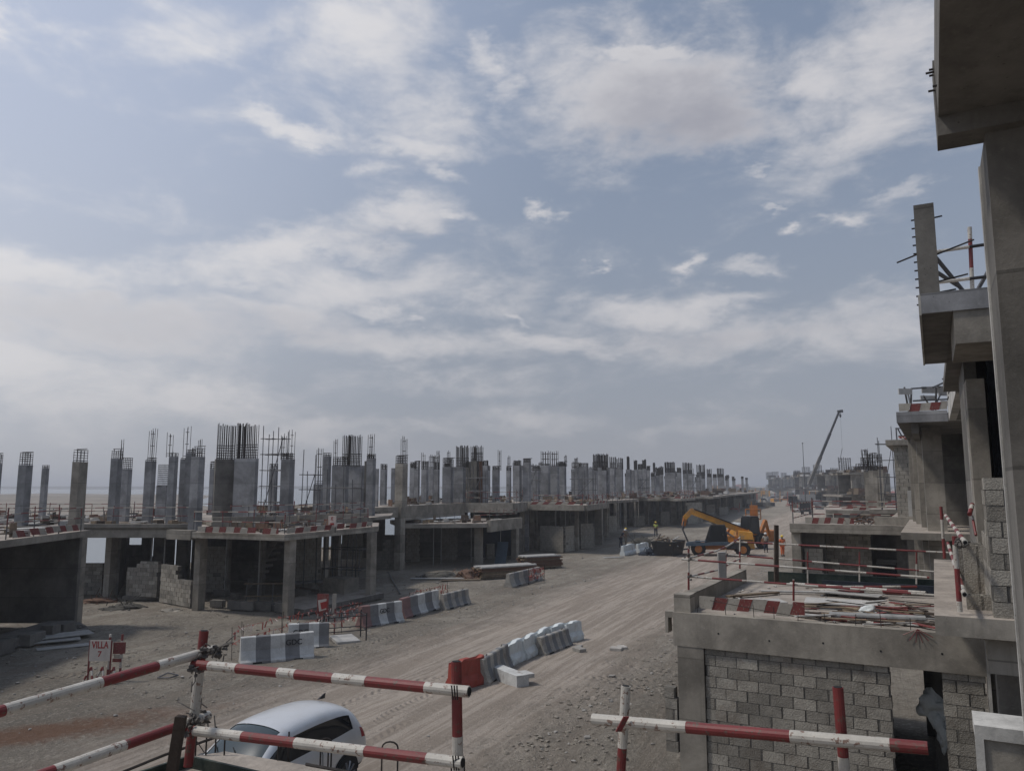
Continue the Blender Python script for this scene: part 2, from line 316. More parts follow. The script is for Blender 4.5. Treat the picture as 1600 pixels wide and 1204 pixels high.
    h = mth(t, 'ADD', h, mth(t, 'MULTIPLY', trk, .5 if road else .6))
    h = mth(t, 'MULTIPLY', h, mth(t, 'MULTIPLY_ADD', worn, -.6, 1.0))
    bp = N(t, 'ShaderNodeBump'); bp.inputs['Strength'].default_value = 1.0; bp.inputs['Distance'].default_value = .26
    t.links.new(h, bp.inputs['Height']); t.links.new(bp.outputs[0], b.inputs['Normal'])
    return m
RED_SPOT = tuple(PZ(60, 1142, 0))
TYRES = [(-16,38,13.5,.19,22,1.0),(-22,30,9.5,.19,22,.9),(-14,24,7.5,.17,24,.9),(2,20,6.2,.19,22,1.1),(5.5,28,5.0,.2,20,1.0),(290,-100,308,.22,20,.7),(-260,150,287,.2,22,.8)]
M['ground'] = ground_mat('trampled_sandy_ground', (.37, .33, .275))
M['road'] = ground_mat('compacted_dirt_track', (.29, .245, .21), True)
M['spit'] = mat('brown_sand_spit', (.22, .19, .155), .95, .3, .02, world=True)
M['shore'] = mat('hazy_far_shore', (.16, .16, .16), .95, .2, .003, world=True)
def watermat():
    m, t, b = newmat('calm_lagoon_water')
    b.inputs['Base Color'].default_value = (.10, .13, .15, 1); b.inputs['Roughness'].default_value = .22
    b.inputs['Specular IOR Level'].default_value = .9
    co = N(t, 'ShaderNodeNewGeometry').outputs['Position']
    n = wnoise(t, co, .8, 4, .6).outputs[0]
    bp = N(t, 'ShaderNodeBump'); bp.inputs['Strength'].default_value = .15; bp.inputs['Distance'].default_value = .1
    t.links.new(n, bp.inputs['Height']); t.links.new(bp.outputs[0], b.inputs['Normal'])
    return m
M['water'] = watermat()
# ------------------------------------------------------------------ mesh helpers
def dirs(az):
    a = R(az); return Vector((math.sin(a), math.cos(a), 0)), Vector((math.cos(a), -math.sin(a), 0))   # forward u, right v
class MB:
    def __init__(s): s.v = []; s.f = []; s.m = []
    def quad(s, a, b, c, d, m=0):
        k = len(s.v); s.v += [tuple(a), tuple(b), tuple(c), tuple(d)]; s.f.append((k, k+1, k+2, k+3)); s.m.append(m); return s
    def hexa(s, P, m=0):      # P: bottom 4 (ccw), top 4
        k = len(s.v); s.v += [tuple(p) for p in P]
        for q in ((3,2,1,0),(4,5,6,7),(0,1,5,4),(1,2,6,5),(2,3,7,6),(3,0,4,7)):
            s.f.append(tuple(k+i for i in q)); s.m.append(m)
        return s
    def box(s, c, size, az=0, m=0):   # size: (across v, along u, height), c centre
        u, v = dirs(az); c = Vector(c); a, b, h = size[0]/2, size[1]/2, size[2]/2
        z = Vector((0, 0, 1))
        P = [c+v*x*a+u*y*b+z*w*h for w in (-1, 1) for x, y in ((-1,-1),(1,-1),(1,1),(-1,1))]
        return s.hexa(P, m)
    def beam(s, A, B, w, h, m=0):     # box from A to B (centre line), width w, height h
        A = Vector(A); B = Vector(B); d = (B-A).normalized()
        up = Vector((0,0,1)) if abs(d.z) < .95 else Vector((0,1,0))
        r = d.cross(up).normalized(); t = r.cross(d).normalized()
        P = []
        for q in (-1, 1):
            for E_, x in ((A,-1),(A,1),(B,1),(B,-1)): P.append(E_+r*x*w/2+t*q*h/2)
        return s.hexa(P, m)
    def prism(s, poly, z0, z1, m=0, mt=None):
        n = len(poly); k = len(s.v)
        ar = sum(poly[i][0]*poly[(i+1)%n][1]-poly[(i+1)%n][0]*poly[i][1] for i in range(n))
        if ar < 0: poly = poly[::-1]
        s.v += [(p[0], p[1], z0) for p in poly]+[(p[0], p[1], z1) for p in poly]
        s.f.append(tuple(k+i for i in range(n))[::-1]); s.m.append(m)
        s.f.append(tuple(k+n+i for i in range(n))); s.m.append(m if mt is None else mt)
        for i in range(n):
            j = (i+1) % n; s.f.append((k+i, k+j, k+n+j, k+n+i)); s.m.append(m)
        return s
    def tube(s, A, B, r, n=6, m=0, r2=None, caps=True):
        A = Vector(A); B = Vector(B); d = B-A
        if d.length < 1e-6: return s
        d.normalize(); up = Vector((0,0,1)) if abs(d.z) < .9 else Vector((1,0,0))
        x = d.cross(up).normalized(); y = d.cross(x); r2 = r if r2 is None else r2
        k = len(s.v)
        for P, q in ((A, r), (B, r2)):
            for i in range(n):
                a = 2*math.pi*i/n; s.v.append(tuple(P+x*math.cos(a)*q+y*math.sin(a)*q))
        for i in range(n):
            j = (i+1) % n; s.f.append((k+i, k+n+i, k+n+j, k+j)); s.m.append(m)
        if caps:
            s.f.append(tuple(k+i for i in range(n))); s.m.append(m); s.f.append(tuple(k+n+i for i in range(n))[::-1]); s.m.append(m)
        return s
    def path(s, pts, r, n=5, m=0):
        for a, b in zip(pts, pts[1:]): s.tube(a, b, r, n, m)
        return s
    def stripes(s, A, B, r, L=.5, n=10, ofs=0.0, seed=0):
        A = Vector(A); B = Vector(B); D = (B-A).length; rg = random.Random(seed); t = -ofs; k = 0
        while t < D:
            w = L*rg.uniform(.8, 1.2); a = max(t, 0); b = min(t+w, D)
            if b > a: s.tube(A.lerp(B, a/D), A.lerp(B, b/D), r*(1 if k % 2 else 1.03), n, k % 2)
            t += w; k += 1
        return s
    def pipe(s, A, B, r, L=.5, n=12, ofs=0, seed=0):   # hollow striped pipe
        s.stripes(A, B, r, L, n, ofs, seed); return s
    def blob(s, c, r, m=0, seed=0, sub=1, sq=(1,1,1), jag=.35):
        import bmesh
        bm = bmesh.new(); bmesh.ops.create_icosphere(bm, subdivisions=sub, radius=1)
        k = len(s.v); rg = random.Random(seed); o = Vector((rg.random()*50, rg.random()*50, 3))
        for v in bm.verts:
            q = 1+jag*noise.noise(v.co*1.3+o)*1.6
            s.v.append((c[0]+v.co.x*q*r*sq[0], c[1]+v.co.y*q*r*sq[1], c[2]+v.co.z*q*r*sq[2]))
        for f in bm.faces: s.f.append(tuple(k+v.index for v in f.verts)); s.m.append(m)
        bm.free(); return s
    def mesh(s, name, mats, org=(0,0,0), smooth=False):
        me = bpy.data.meshes.new(name); o = Vector(org)
        me.from_pydata([(p[0]-o.x, p[1]-o.y, p[2]-o.z) for p in s.v], [], s.f)
        for x in mats: me.materials.append(M[x])
        me.polygons.foreach_set('material_index', s.m)
        if smooth: me.polygons.foreach_set('use_smooth', [True]*len(s.f))
        me.update(); return me
ORG = {}
def tag(o, label=None, cat=None, group=None, kind=None):
    if label: o['label'] = label
    if cat: o['category'] = cat
    if group: o['group'] = group
    if kind: o['kind'] = kind
    return o
def thing(name, loc, label, cat, group=None):
    o = bpy.data.objects.new(name, None); COL.objects.link(o); o.location = loc; o.empty_display_size = .3
    ORG[o.name] = Vector(loc); tag(o, label, cat, group); return o
def part(mb, name, par, mats, label=None, kind=None, smooth=False):
    if isinstance(mats, str): mats = [mats]
    org = ORG[par.name]; me = mb.mesh(name, mats, org, smooth)
    o = bpy.data.objects.new(name, me); COL.objects.link(o); o.parent = par; ORG[o.name] = org
    if label: o['label'] = label
    if kind: o['kind'] = kind
    return o
def solo(mb, name, mats, loc, label, cat, group=None, kind=None, smooth=False):
    if isinstance(mats, str): mats = [mats]
    o = bpy.data.objects.new(name, mb.mesh(name, mats, loc, smooth)); COL.objects.link(o); o.location = loc
    ORG[o.name] = Vector(loc)
    tag(o, label, cat, group, kind); return o
def inst(me, name, par, pos, az=0, scale=None):
    o = bpy.data.objects.new(name, me); COL.objects.link(o); o.parent = par; o.location = Vector(pos)-ORG[par.name]
    o.rotation_euler = (0, 0, -R(az)); ORG[o.name] = Vector(pos)
    if scale: o.scale = scale
    return o
def bevel(o, w=.01, seg=1):
    b = o.modifiers.new('bevel', 'BEVEL'); b.width = w; b.segments = seg; b.limit_method = 'ANGLE'; return o

# ---- blocks laid one by one
_bm = {}
def block_mesh(L, T, H):
    key = (round(L, 2), T, H)
    if key not in _bm:
        rg = random.Random(hash(key) & 255)
        b = MB(); e = .006
        P = [Vector((x*L/2+rg.uniform(-e, e)*.5, y*T/2, z*H/2+rg.uniform(-e, e)*.4)) for z in (-1, 1) for x, y in ((-1,-1),(1,-1),(1,1),(-1,1))]
        b.hexa(P); _bm[key] = b.mesh('block', ['block'])
    return _bm[key]
def block_wall(par, A, B, z0, z1, T=.2, holes=(), top=None, name='block_wall', single=True, L=.4, H=.2, prouds=True, seed=0, jv=.028, jt=.013):
    """wall from A to B; its blocks are pieces of their own under the wall part; returns the wall part (the mortar)"""
    A = Vector((A[0], A[1], 0)); B = Vector((B[0], B[1], 0)); D = (B-A).length; d = (B-A)/D
    az = -math.degrees(math.atan2(d.y, d.x)); rg = random.Random(seed)
    mo = MB(); spans = []; z = z0; row = 0; out = []
    while z+H*.5 < z1:
        h = min(H, z1-z)
        off = (0 if row % 2 == 0 else -(L+jv)/2)+rg.uniform(-.035, .035)
        x = off
        while x < D:
            a, b = max(x, 0), min(x+L, D); x += L+jv*rg.uniform(.6, 1.5)
            if b-a < .06: continue
            c = (a+b)/2
            if top and z+h*.5 > top(c): continue
            if any(h0 < c < h1 and g0 < z+h/2 < g1 for h0, h1, g0, g1 in holes): continue
            out.append((a, b, z, h))
        z += H+jt; row += 1
    for a, b, z, h in out:   # mortar just behind the faces
        P0 = A+d*max(a-.028, 0); P1 = A+d*min(b+.028, D); n = Vector((-d.y, d.x, 0))*(T/2-rg.uniform(.004, .02))
        mo.hexa([P0-n+Vector((0,0,z-.007)), P1-n+Vector((0,0,z-.007)), P1+n+Vector((0,0,z-.007)), P0+n+Vector((0,0,z-.007)),
                 P0-n+Vector((0,0,z+h+.007)), P1-n+Vector((0,0,z+h+.007)), P1+n+Vector((0,0,z+h+.007)), P0+n+Vector((0,0,z+h+.007))])
    w = part(mo, name, par, 'mortar')
    if single:
        for a, b, z, h in out:
            p = A+d*((a+b)/2)+Vector((-d.y, d.x, 0))*rg.uniform(-.004, .004); p.z = z+h/2
            me = block_mesh(round((b-a)/.05)*.05 if b-a < L-.01 else L, T, H)
            o = inst(me, 'block', w, p, az)
            if h < H-.01: o.scale = (1, 1, h/H)
    else:
        bb = MB()
        for a, b, z, h in out:
            p = A+d*((a+b)/2); p.z = z+h/2; e = rg.uniform(-.006, .006)
            u = Vector((-d.y, d.x, 0)); q = (b-a)/2
            bb.hexa([p+d*(x*q)+u*(y*(T/2)+e)+Vector((0,0,w_*h/2)) for w_ in (-1, 1) for x, y in ((-1,-1),(1,-1),(1,1),(-1,1))], 0)
        part(bb, 'block', w, 'block', kind='stuff')
    return w
def striped_board(par, A, B, z0, z1, L=.55, T=.03, name='edge_board', slant=.25, seed=0, outw=None):
    A = Vector(A); B = Vector(B); D = (Vector((B.x-A.x, B.y-A.y, 0))).length; d = (B-A)/D; n = Vector((-d.y, d.x, 0)).normalized()*T/2
    b = MB(); t = 0; k = 0; rg = random.Random(seed); dz = Vector((0, 0, 1))
    while t < D:
        w = L*rg.uniform(.85, 1.15); e = min(t+w, D); s0 = slant if t > 0 else 0; s1 = slant if e < D-.001 else 0
        p0, p1, p2, p3 = A+d*(t-s0/2), A+d*(e-s1/2), A+d*(e+s1/2), A+d*(t+s0/2)
        P = [p0-n, p1-n, p1+n, p0+n, p3-n, p2-n, p2+n, p3+n]
        jz = rg.uniform(-.025, .025); jt_ = rg.uniform(-.02, .02); P = [Vector((p.x+jt_, p.y+jt_, (z0 if i < 4 else z1)+p.z+jz)) for i, p in enumerate(P)]
        if rg.random() > .05: b.hexa(P, k % 2)
        t = e; k += 1
    return part(b, name, par, ['white_board', 'red_board'])
# rebar tufts: upright bars with ties
def rebar_mb(c, wx, wy, z0, z1, nx, ny, az=0, r=.013, ties=.15, tie_to=None, lean=.03, seed=0, wild=0, fill=False):
    b = MB(); u, v = dirs(az); c = Vector((c[0], c[1], 0)); rg = random.Random(seed)
    for i in range(nx):
        for j in range(ny):
            if not fill and 0 < i < nx-1 and 0 < j < ny-1: continue
            x = (i/(max(nx-1, 1))-.5)*wx if nx > 1 else 0; y = (j/(max(ny-1, 1))-.5)*wy if ny > 1 else 0
            p = c+v*x+u*y; top = z1-rg.random()*.12*(1+wild)
            q = p+Vector((rg.uniform(-lean, lean), rg.uniform(-lean, lean), 0))
            b.tube((p.x, p.y, z0-.05), (q.x, q.y, top), r, 4, caps=False)
    z = z0+.06; te = tie_to if tie_to is not None else z1
    while z < te and ties:
        C = [c+v*x*(wx/2+.012)+u*y*(wy/2+.012) for x, y in ((-1,-1),(1,-1),(1,1),(-1,1))]
        for k in range(4):
            a, e = C[k], C[(k+1) % 4]; b.tube((a.x, a.y, z), (e.x, e.y, z+rg.uniform(-.01, .01)), r*.85, 4, caps=False)
        z += ties*rg.uniform(.85, 1.15)
    return b
def scaffold(name, loc, az, nx, ny, bay, lift, n_l, label, group, r=.026, z0=0, extra=.8, mats='steel', brace=True, seed=0):
    t = thing(name, loc, label, 'scaffold', group); u, v = dirs(az); L = Vector(loc); rg = random.Random(seed)
    H = lift*n_l
    for i in range(nx+1):
        for j in range(ny+1):
            p = L+v*(i-nx/2)*bay+u*(j-ny/2)*bay
            part(MB().tube(p, p+Vector((rg.uniform(-.05,.05), 0, H+rg.uniform(.1, extra))), r, 5), 'standard', t, mats)
    for k in range(1, n_l+1):
        z = Vector((0, 0, lift*k))
        for j in range(ny+1):
            p = L-v*(nx/2)*bay+u*(j-ny/2)*bay+z; part(MB().tube(p-v*.2, p+v*(bay*nx+.2)+Vector((0,0,rg.uniform(-.05,.05))), r, 5), 'ledger', t, mats)
        for i in range(nx+1):
            p = L+v*(i-nx/2)*bay-u*(ny/2)*bay+z; part(MB().tube(p-u*.15, p+u*(bay*ny+.15), r, 5), 'transom', t, mats)
    if brace:
        p = L-v*(nx/2)*bay-u*(ny/2)*bay; part(MB().tube(p, p+v*bay*nx+Vector((0,0,H)), r, 5), 'brace', t, mats)
    return t
# ------------------------------------------------------------------ ground, track, water
SAZ = 24.5
SU, SV = dirs(SAZ)
def roadc(u):   # centre of the dirt track, measured across the street
    return -11.9+ (0.0 if u < 30 else 0)
def hgt(x, y):
    p = Vector((x, y, 0)); u = p.dot(SU); v = p.dot(SV); d = math.hypot(x, y)
    h = .07*noise.noise(p*.12)+.045*noise.noise(p*.5+Vector((9, 3, 1)))+.02*noise.noise(p*1.7)
    c = abs(v-roadc(u))
    if c < 9: # wheel ruts along the track
        h += (.022*math.sin(v*3.1+.8*math.sin(u*.05))+.03*noise.noise(Vector((v*1.6, u*.05, 0))))*(1 if c < 6 else (9-c)/3)
    if -8.5 < v-0 < -4.8 or v-roadc(u) > 5:   # churned-up strip between track and garages
        k = min(1, max(0, (v-roadc(u)-4.5)/1.5))*min(1, max(0, (-4.6-v)/1.0)); h += k*(.14*noise.noise(p*.9)+.05+.07*noise.noise(p*2.6)+.035*noise.noise(p*6.5))
    if d < 45 and v < -12 and c > 3: h += .035*noise.noise(p*2.3)+.018*noise.noise(p*6)
    fade = 1 if d < 90 else max(0, 1-(d-90)/120)
    h = h*fade-.05
    if v < -49: h -= min(1.6, (-49-v)*.45)
    return h
def grid(name, us, vs, fn, mats, smooth=True):
    b = MB()
    for u in us:
        for v in vs:
            p = SU*u+SV*v; b.v.append((p.x, p.y, fn(p.x, p.y, u, v)))
    nv = len(vs)
    for i in range(len(us)-1):
        for j in range(nv-1):
            k = i*nv+j; b.f.append((k, k+nv, k+nv+1, k+1)); b.m.append(0)
    me = b.mesh(name, mats, (0,0,0), smooth); o = bpy.data.objects.new(name, me); COL.objects.link(o); ORG[o.name] = Vector(); return o
def steps(a, b, s0, rate, c):
    out = [a]
    while out[-1] < b: out.append(out[-1]+max(s0, rate*abs(out[-1]-c)))
    return out
us = [-40+i*1.3 for i in range(40)]+[12+i*.16 for i in range(150)]+steps(36, 4500, .3, .016, 24)
vs = [-54+i*.5 for i in range(44)]+[-32+i*.26 for i in range(40)]+[-21.6+i*.17 for i in range(100)]+steps(-4.6, 1800, .35, .05, -5)
g = grid('ground', us, vs, lambda x, y, u, v: hgt(x, y), ['ground']); tag(g, kind='structure')
def roadfn(x, y, u, v):
    w = 4.1+1.3*noise.noise(Vector((u*.08, 4, v*.02)))+.9*noise.noise(Vector((u*.3, v*.4, 0)))+.6*noise.noise(Vector((u*1.1, v*1.3, 0)))
    e = abs(v-roadc(u))
    return hgt(x, y)+max(-.08, min(.02, .02-(e-w)*.05)) if e > w else hgt(x, y)+.02
rd = grid('dirt_road', steps(-20, 700, .45, .012, 22), [roadc(0)-5.6+.28*i for i in range(41)], roadfn, ['ground']); tag(rd, kind='structure')
b = MB(); b.prism([(-9000, -300), (9000, -300), (9000, 9000), (-9000, 9000)], -1.3, -.8)
o = part if False else None
def struct(mb, name, mats, smooth=False):
    o = bpy.data.objects.new(name, mb.mesh(name, mats, (0,0,0), smooth)); COL.objects.link(o); tag(o, kind='structure'); return o
struct(b, 'sea', ['water'])
b = MB(); poly = [(-22,118),(-60,104),(-110,112),(-190,140),(-420,240),(-760,420),(-560,600),(-200,530),(-120,300)]
import itertools
c = Vector((-230, 300, 0)); rings = 7
for k in range(rings+1):
    t = 1-k/rings
    for i in range(len(poly)*6):
        a = Vector((*poly[i//6], 0)); e = Vector((*poly[(i//6+1) % len(poly)], 0)); p = a.lerp(e, (i % 6)/6); p = c+(p-c)*max(t, .02)
        b.v.append((p.x, p.y, -1.1+min(1.7, (1-t)*9)+(.7*noise.noise(p*.03)+.5*noise.noise(p*.1) if t < 1 else 0)))
n = len(poly)*6
for k in range(rings):
    for i in range(n):
        j = (i+1) % n; b.f.append((k*n+i, k*n+j, (k+1)*n+j, (k+1)*n+i)); b.m.append(0)
struct(b, 'sand_spit', ['spit'], True)
b = MB(); rg = random.Random(3)   # low hills and buildings across the water
N_ = 160; xs = [-2600+i*5200/N_ for i in range(N_+1)]
for i, x in enumerate(xs):
    y = 1500+60*math.sin(i*.3); h = 4.2+1.8*noise.noise(Vector((i*.17, 0, 0)))
    b.v += [(x, y, -1), (x, y+5, h*.8), (x, y+120, h), (x, y+400, 3)]
for i in range(N_):
    for j in range(3): k = i*4+j; b.f.append((k, k+4, k+5, k+1)); b.m.append(0)
struct(b, 'far_shore', ['shore'], True)
# rubble and grit over the trampled ground
b = MB(); rg = random.Random(11)
for i in range(2600):
    u = rg.uniform(12, 75); v = rg.uniform(-34, -3.5) if rg.random() < .75 else rg.uniform(-8, -3.4)
    p = SU*u+SV*v; road = abs(v-roadc(u)) < 4.5
    if p.y < 11 or (road and rg.random() < .8): continue
    r = .02+.05*rg.random()**3+(0.05 if rg.random() < .03 else 0)
    b.blob((p.x, p.y, hgt(p.x, p.y)+r*.3), r, 0, i, 0 if r < .05 else 1, (1, rg.uniform(.6, 1.2), .6))
so = bpy.data.objects.new('gravel', b.mesh('gravel', ['stone'])); COL.objects.link(so)
tag(so, 'pale gravel and small stones scattered over the sandy ground', 'gravel', kind='stuff')

b = MB(); rg = random.Random(12)   # clods and broken crust on the churned strips
for i in range(3600):
    if rg.random() < .6: u, v = 13+34*rg.random()**1.4, rg.uniform(-8.6, -5.3)
    else: u, v = rg.uniform(15, 42), rg.uniform(-30, -17)
    p = SU*u+SV*v
    if p.y < 12: continue
    k = noise.noise(Vector((u*.35, v*.35, 2)))
    if k < -.05 and rg.random() < .85: continue
    r = .018+.06*rg.random()**2.2
    b.blob((p.x, p.y, hgt(p.x, p.y)+r*.15), r, 0, i, 0 if r < .045 else 1, (1, rg.uniform(.6, 1.4), .55), .6)
so = bpy.data.objects.new('soil_clods', b.mesh('soil_clods', ['clod'])); COL.objects.link(so)
tag(so, 'brown clods of dried mud churned up beside the track and garage', 'soil clods', kind='stuff')
# ------------------------------------------------------------------ unfinished villas on the left
def X(px, py, d): return PD(px, py, d).x
def footprint(x0, x1, d, az, dep=None, sq=.7, yr=750):
    """ground plan of a column whose outline fills columns x0..x1 of the picture at distance d"""
    a = PD(x0, yr, d); c = PD(x1, yr, d); Wd = abs(c.x-a.x); al = math.atan2((a.x+c.x)/2, d); ph = abs(al-R(az))
    Wp = Wd*math.cos(al)
    if dep is None: w = Wp/(math.cos(ph)+math.sin(ph)); dep = min(w, sq); w = (Wp-dep*math.sin(ph))/math.cos(ph)
    else:
        dep = min(dep, .55*Wp/max(.05, math.sin(ph))); w = (Wp-dep*math.sin(ph))/max(.3, math.cos(ph))
    w = max(w, .12); m = Vector(((a.x+c.x)/2, d, 0)); return m+m.normalized()*dep*.5, w, dep
def upcol(vl, x0, x1, ytop, d, cage=None, rb=None, base=3.8, az=12, depth=None, m='con_cool', name='column', seed=0, rb2=None, dense=False):
    c, w, dep = footprint(x0, x1, d, az, depth)
    zt = PD((x0+x1)/2, ytop, d).z
    b = MB().box((c.x, c.y, (base+zt)/2), (w, dep, zt-base), az)
    o = part(b, name, vl, m)
    r = max(.014, d*.00042)
    nx = max(3, min(6, int(w/.13)+1))
    if cage is not None:
        zc = PD(x0, cage, d).z
        part(rebar_mb(c, w*.9, dep*.85, zt, zc, nx, 3, az, r*.9, .12, None, .01, seed+int(x0)), 'rebar_cage', o, 'rebar', kind='stuff')
        if int(x0) % 2: 
            q_ = rebar_mb(c, .01, .01, zt, zt, 1, 1); q_ = MB(); u_, v_ = dirs(az)
            q_.tube(c-v_*w*.6+Vector((0,0,zc)), c+v_*w*.85+Vector((0,0,zc+.02)), r, 4); part(q_, 'top_bar', o, 'rebar')
    for q in (rb, rb2):
        if q is None: continue
        wide = (q[1]-q[0]) > 18 or dense
        cc, ww, dd = footprint(q[0], q[1], d+.05, az, dep if not wide else .3); zc = PD(x0, q[2], d).z
        n = max(4, int(ww/(.06+.0010*d))) if wide else (2 if ww < .25 else 3 if ww < .45 else 4)
        b = rebar_mb(cc, ww*.96, min(dep, dd)*.8, zt, zc, n, 2, az, r if wide else r*.8, .14, zt+(.85 if wide else .3), .02, seed+int(q[0]), 1, True)
        if wide: 
            u_, v_ = dirs(az); rg_ = random.Random(q[0])
            for k in range(n//2): p_ = cc+v_*(rg_.random()-.5)*ww*(.96 if k % 3 else .4)+u_*rg_.uniform(-.3,.3); b.tube((p_.x, p_.y, zt), (p_.x, p_.y, zc-rg_.random()*.15), r*1.1, 4, caps=False)
        if zc-zt > 1.2 and not wide:
            for k in range(2):
                z = zt+(zc-zt)*(.45+.35*k); u_, v_ = dirs(az)
                b.tube(cc-v_*ww*.5+Vector((0,0,z)), cc+v_*ww*.5+Vector((0,0,z)), r, 4)
        part(b, 'starter_bars', o, 'rebar', kind='stuff')
    return o
def gcol(vl, x0, x1, ybase, z1, az=12, dep=None, m='con', d=None, zb=0):
    d = d or PZ((x0+x1)/2, ybase, 0).y
    c, w, dp = footprint(x0, x1, d, az, dep, yr=ybase-50)
    return part(MB().box((c.x, c.y, (zb+z1)/2-.1), (w, dp, z1-zb+.2), az), 'column', vl, m)
def wall_px(vl, x0, x1, d0, d1, z0, z1, T=.2, m='con_dark', name='wall'):
    A = PD(x0, 850, d0); B = PD(x1, 850, d1); A.z = B.z = (z0+z1)/2
    return part(MB().beam(A, B, T, z1-z0), name, vl, m)
def off(poly, z): return [Vector((p[0], p[1], z)) for p in poly]
def prop(vl, px, d, z1=3.5, m='prop', lean=0):
    p = PD(px, 880, d); return part(MB().tube((p.x, p.y, -.05), (p.x+lean, p.y, z1), .035, 6), 'prop', vl, m)
def railing(name, pts, label, group, h=1.0, r=.03, step=2.2, rails=(.55, 1.0), L=.55, seed=0, nseg=6):
    t = thing(name, pts[0], label, 'guard rail', group); rg = random.Random(seed+int(pts[0][0]*10))
    for a, e in zip(pts, pts[1:]):
        a = Vector(a); e = Vector(e); D = (e-a).length; k = max(1, round(D/step))
        for i in range(k+1):
            p = a.lerp(e, i/k); part(MB().stripes(p, p+Vector((rg.uniform(-.06,.06), rg.uniform(-.06,.06), h+rg.uniform(0, .25))), r*.9, L, nseg, 0, i), 'post', t, ['steel', 'red_board'])
        for q in rails:
            part(MB().stripes(a+Vector((0,0,h*q+rg.uniform(-.05,.05))), e+Vector((0,0,h*q+rg.uniform(-.08,.08))), r, L, nseg, rg.uniform(0, L), seed+int(q*10)), 'rail', t, ['white_board', 'red_board'])
    return t
V1 = thing('unfinished_villa', (-20, 36, 0), 'leftmost half built concrete villa cut by the photo edge, striped board on its canopy', 'building', 'half built villas left of the track')
V2 = thing('unfinished_villa', (-10.2, 36.2, 0), 'half built concrete villa with the L shaped striped canopy on three columns behind the barriers', 'building', 'half built villas left of the track')
V3 = thing('unfinished_villa', (-2.5, 59, 0), 'half built concrete villa behind the timber stacks with a deep beam over its dark bays', 'building', 'half built villas left of the track')
V4 = thing('unfinished_villa', (5, 72, 0), 'half built villa with grey block screen wall between slim columns right of the timber', 'building', 'half built villas left of the track')
V5 = thing('unfinished_villa', (20, 114, 0), 'half built concrete villa with striped canopy straight behind the two standing workers', 'building', 'half built villas left of the track')
V6 = thing('unfinished_villa', (34, 140, 0), 'half built villa in the far left row just above the raised yellow boom', 'building', 'half built villas left of the track')
V7 = thing('unfinished_villa', (50, 180, 0), 'farthest half built villa of the left row ending near the open horizon', 'building', 'half built villas left of the track')
# --- villa 1
part(MB().prism([(-18.3,34.1),(-17.9,27.0),(-17.6,21),(-36,21),(-36,35)], 3.82, 4.08, 0, 1), 'canopy_slab', V1, ['con', 'screed'])
part(MB().prism([(-16.3,41.7),(-23,41.7),(-42,42.2),(-42,56),(-19,58),(-14.5,52)], 3.55, 3.83, 0, 1), 'deck_slab', V1, ['con', 'screed'])
part(MB().box((-29.2, 41.82, 3.45), (25.6, .3, .42), 0), 'edge_beam', V1, 'con')
part(MB().box((-20.2, 41.62, 3.87), (7, .2, .2), 0), 'upstand', V1, 'con')
gcol(V1, 108, 131, 978, 3.82, 0, .8); upcol(V1, 111, 136, 721, 33.9, 701, None, 4.08, 0, .8, 'con')
gcol(V1, 163, 183, 932, 3.55, 5, .8); 
for a in [(-9,2,724,45,708,None),(27,50,726,42,706,None),(64,76,731,50,726,None),(171,190,716,43.3,701,(187,189,684)),(190,206,732,47,714,None),
          (225,243,720,45,716,(228,242,667)),(262,277,713,44.5,705,(257,268,673)),(280,300,717,47,714,(283,295,664)),(288,304,707,45,700,None),(327,336,732,52,721,None)]:
    upcol(V1, *a, base=3.83, az=8)
upcol(V1, 245, 263, 758, 49, None, None, base=3.83, name='low_wall', az=8, depth=.2)
pm = PD(246, 758, 49); b = MB()
for i in range(9): b.tube((pm.x+i*.075, 49, 5.9), (pm.x+i*.075, 49, PD(250, 726, 49).z), .014, 4)
for i in range(11): z = 6.0+i*.13; b.tube((pm.x, 49, z), (pm.x+.62, 49, z), .014, 4)
part(b, 'mesh_mat', V1, 'rebar', kind='stuff')
# dark bay behind the canopy, closed with dark-toned walls and blocks
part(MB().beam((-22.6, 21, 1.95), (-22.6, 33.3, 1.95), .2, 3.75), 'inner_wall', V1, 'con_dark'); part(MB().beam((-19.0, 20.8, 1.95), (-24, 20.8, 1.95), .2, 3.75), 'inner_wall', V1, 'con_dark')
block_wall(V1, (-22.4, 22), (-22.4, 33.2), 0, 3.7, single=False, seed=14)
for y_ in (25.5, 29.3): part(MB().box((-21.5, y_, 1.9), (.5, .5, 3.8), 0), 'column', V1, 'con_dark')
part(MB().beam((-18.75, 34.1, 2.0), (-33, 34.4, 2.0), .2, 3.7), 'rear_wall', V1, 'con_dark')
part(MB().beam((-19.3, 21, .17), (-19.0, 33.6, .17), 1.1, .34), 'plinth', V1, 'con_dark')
for k, (y, x, w, h) in enumerate([(28.3,-18.4,1.5,.5),(30.4,-18.35,.9,.42),(31.7,-18.4,.5,.5),(32.8,-18.5,.8,.38)]):
    part(MB().box((x, y, h/2), (.5, w, h), 3), 'kerb_block', V1, 'con_dark')
block_wall(V1, (X(128,900,44), 44), (X(161,900,44), 44), 0, 1.8, seed=1)
block_wall(V1, (X(200,900,42.2), 42.2), (X(248,900,41.6), 41.6), .18, 2.0, seed=2, top=lambda s: 1.75 if s < .8 else 2.0)
part(MB().box((X(224,930,42.1), 42.1, .1), (2.0, .5, .2), 2), 'strip_footing', V1, 'con_dark')
block_wall(V1, (X(254,900,41.3), 41.3), (X(302,900,39.4), 39.4), 0, 1.95, seed=3, top=lambda s: 1.95 if s < 1.7 else 1.2)
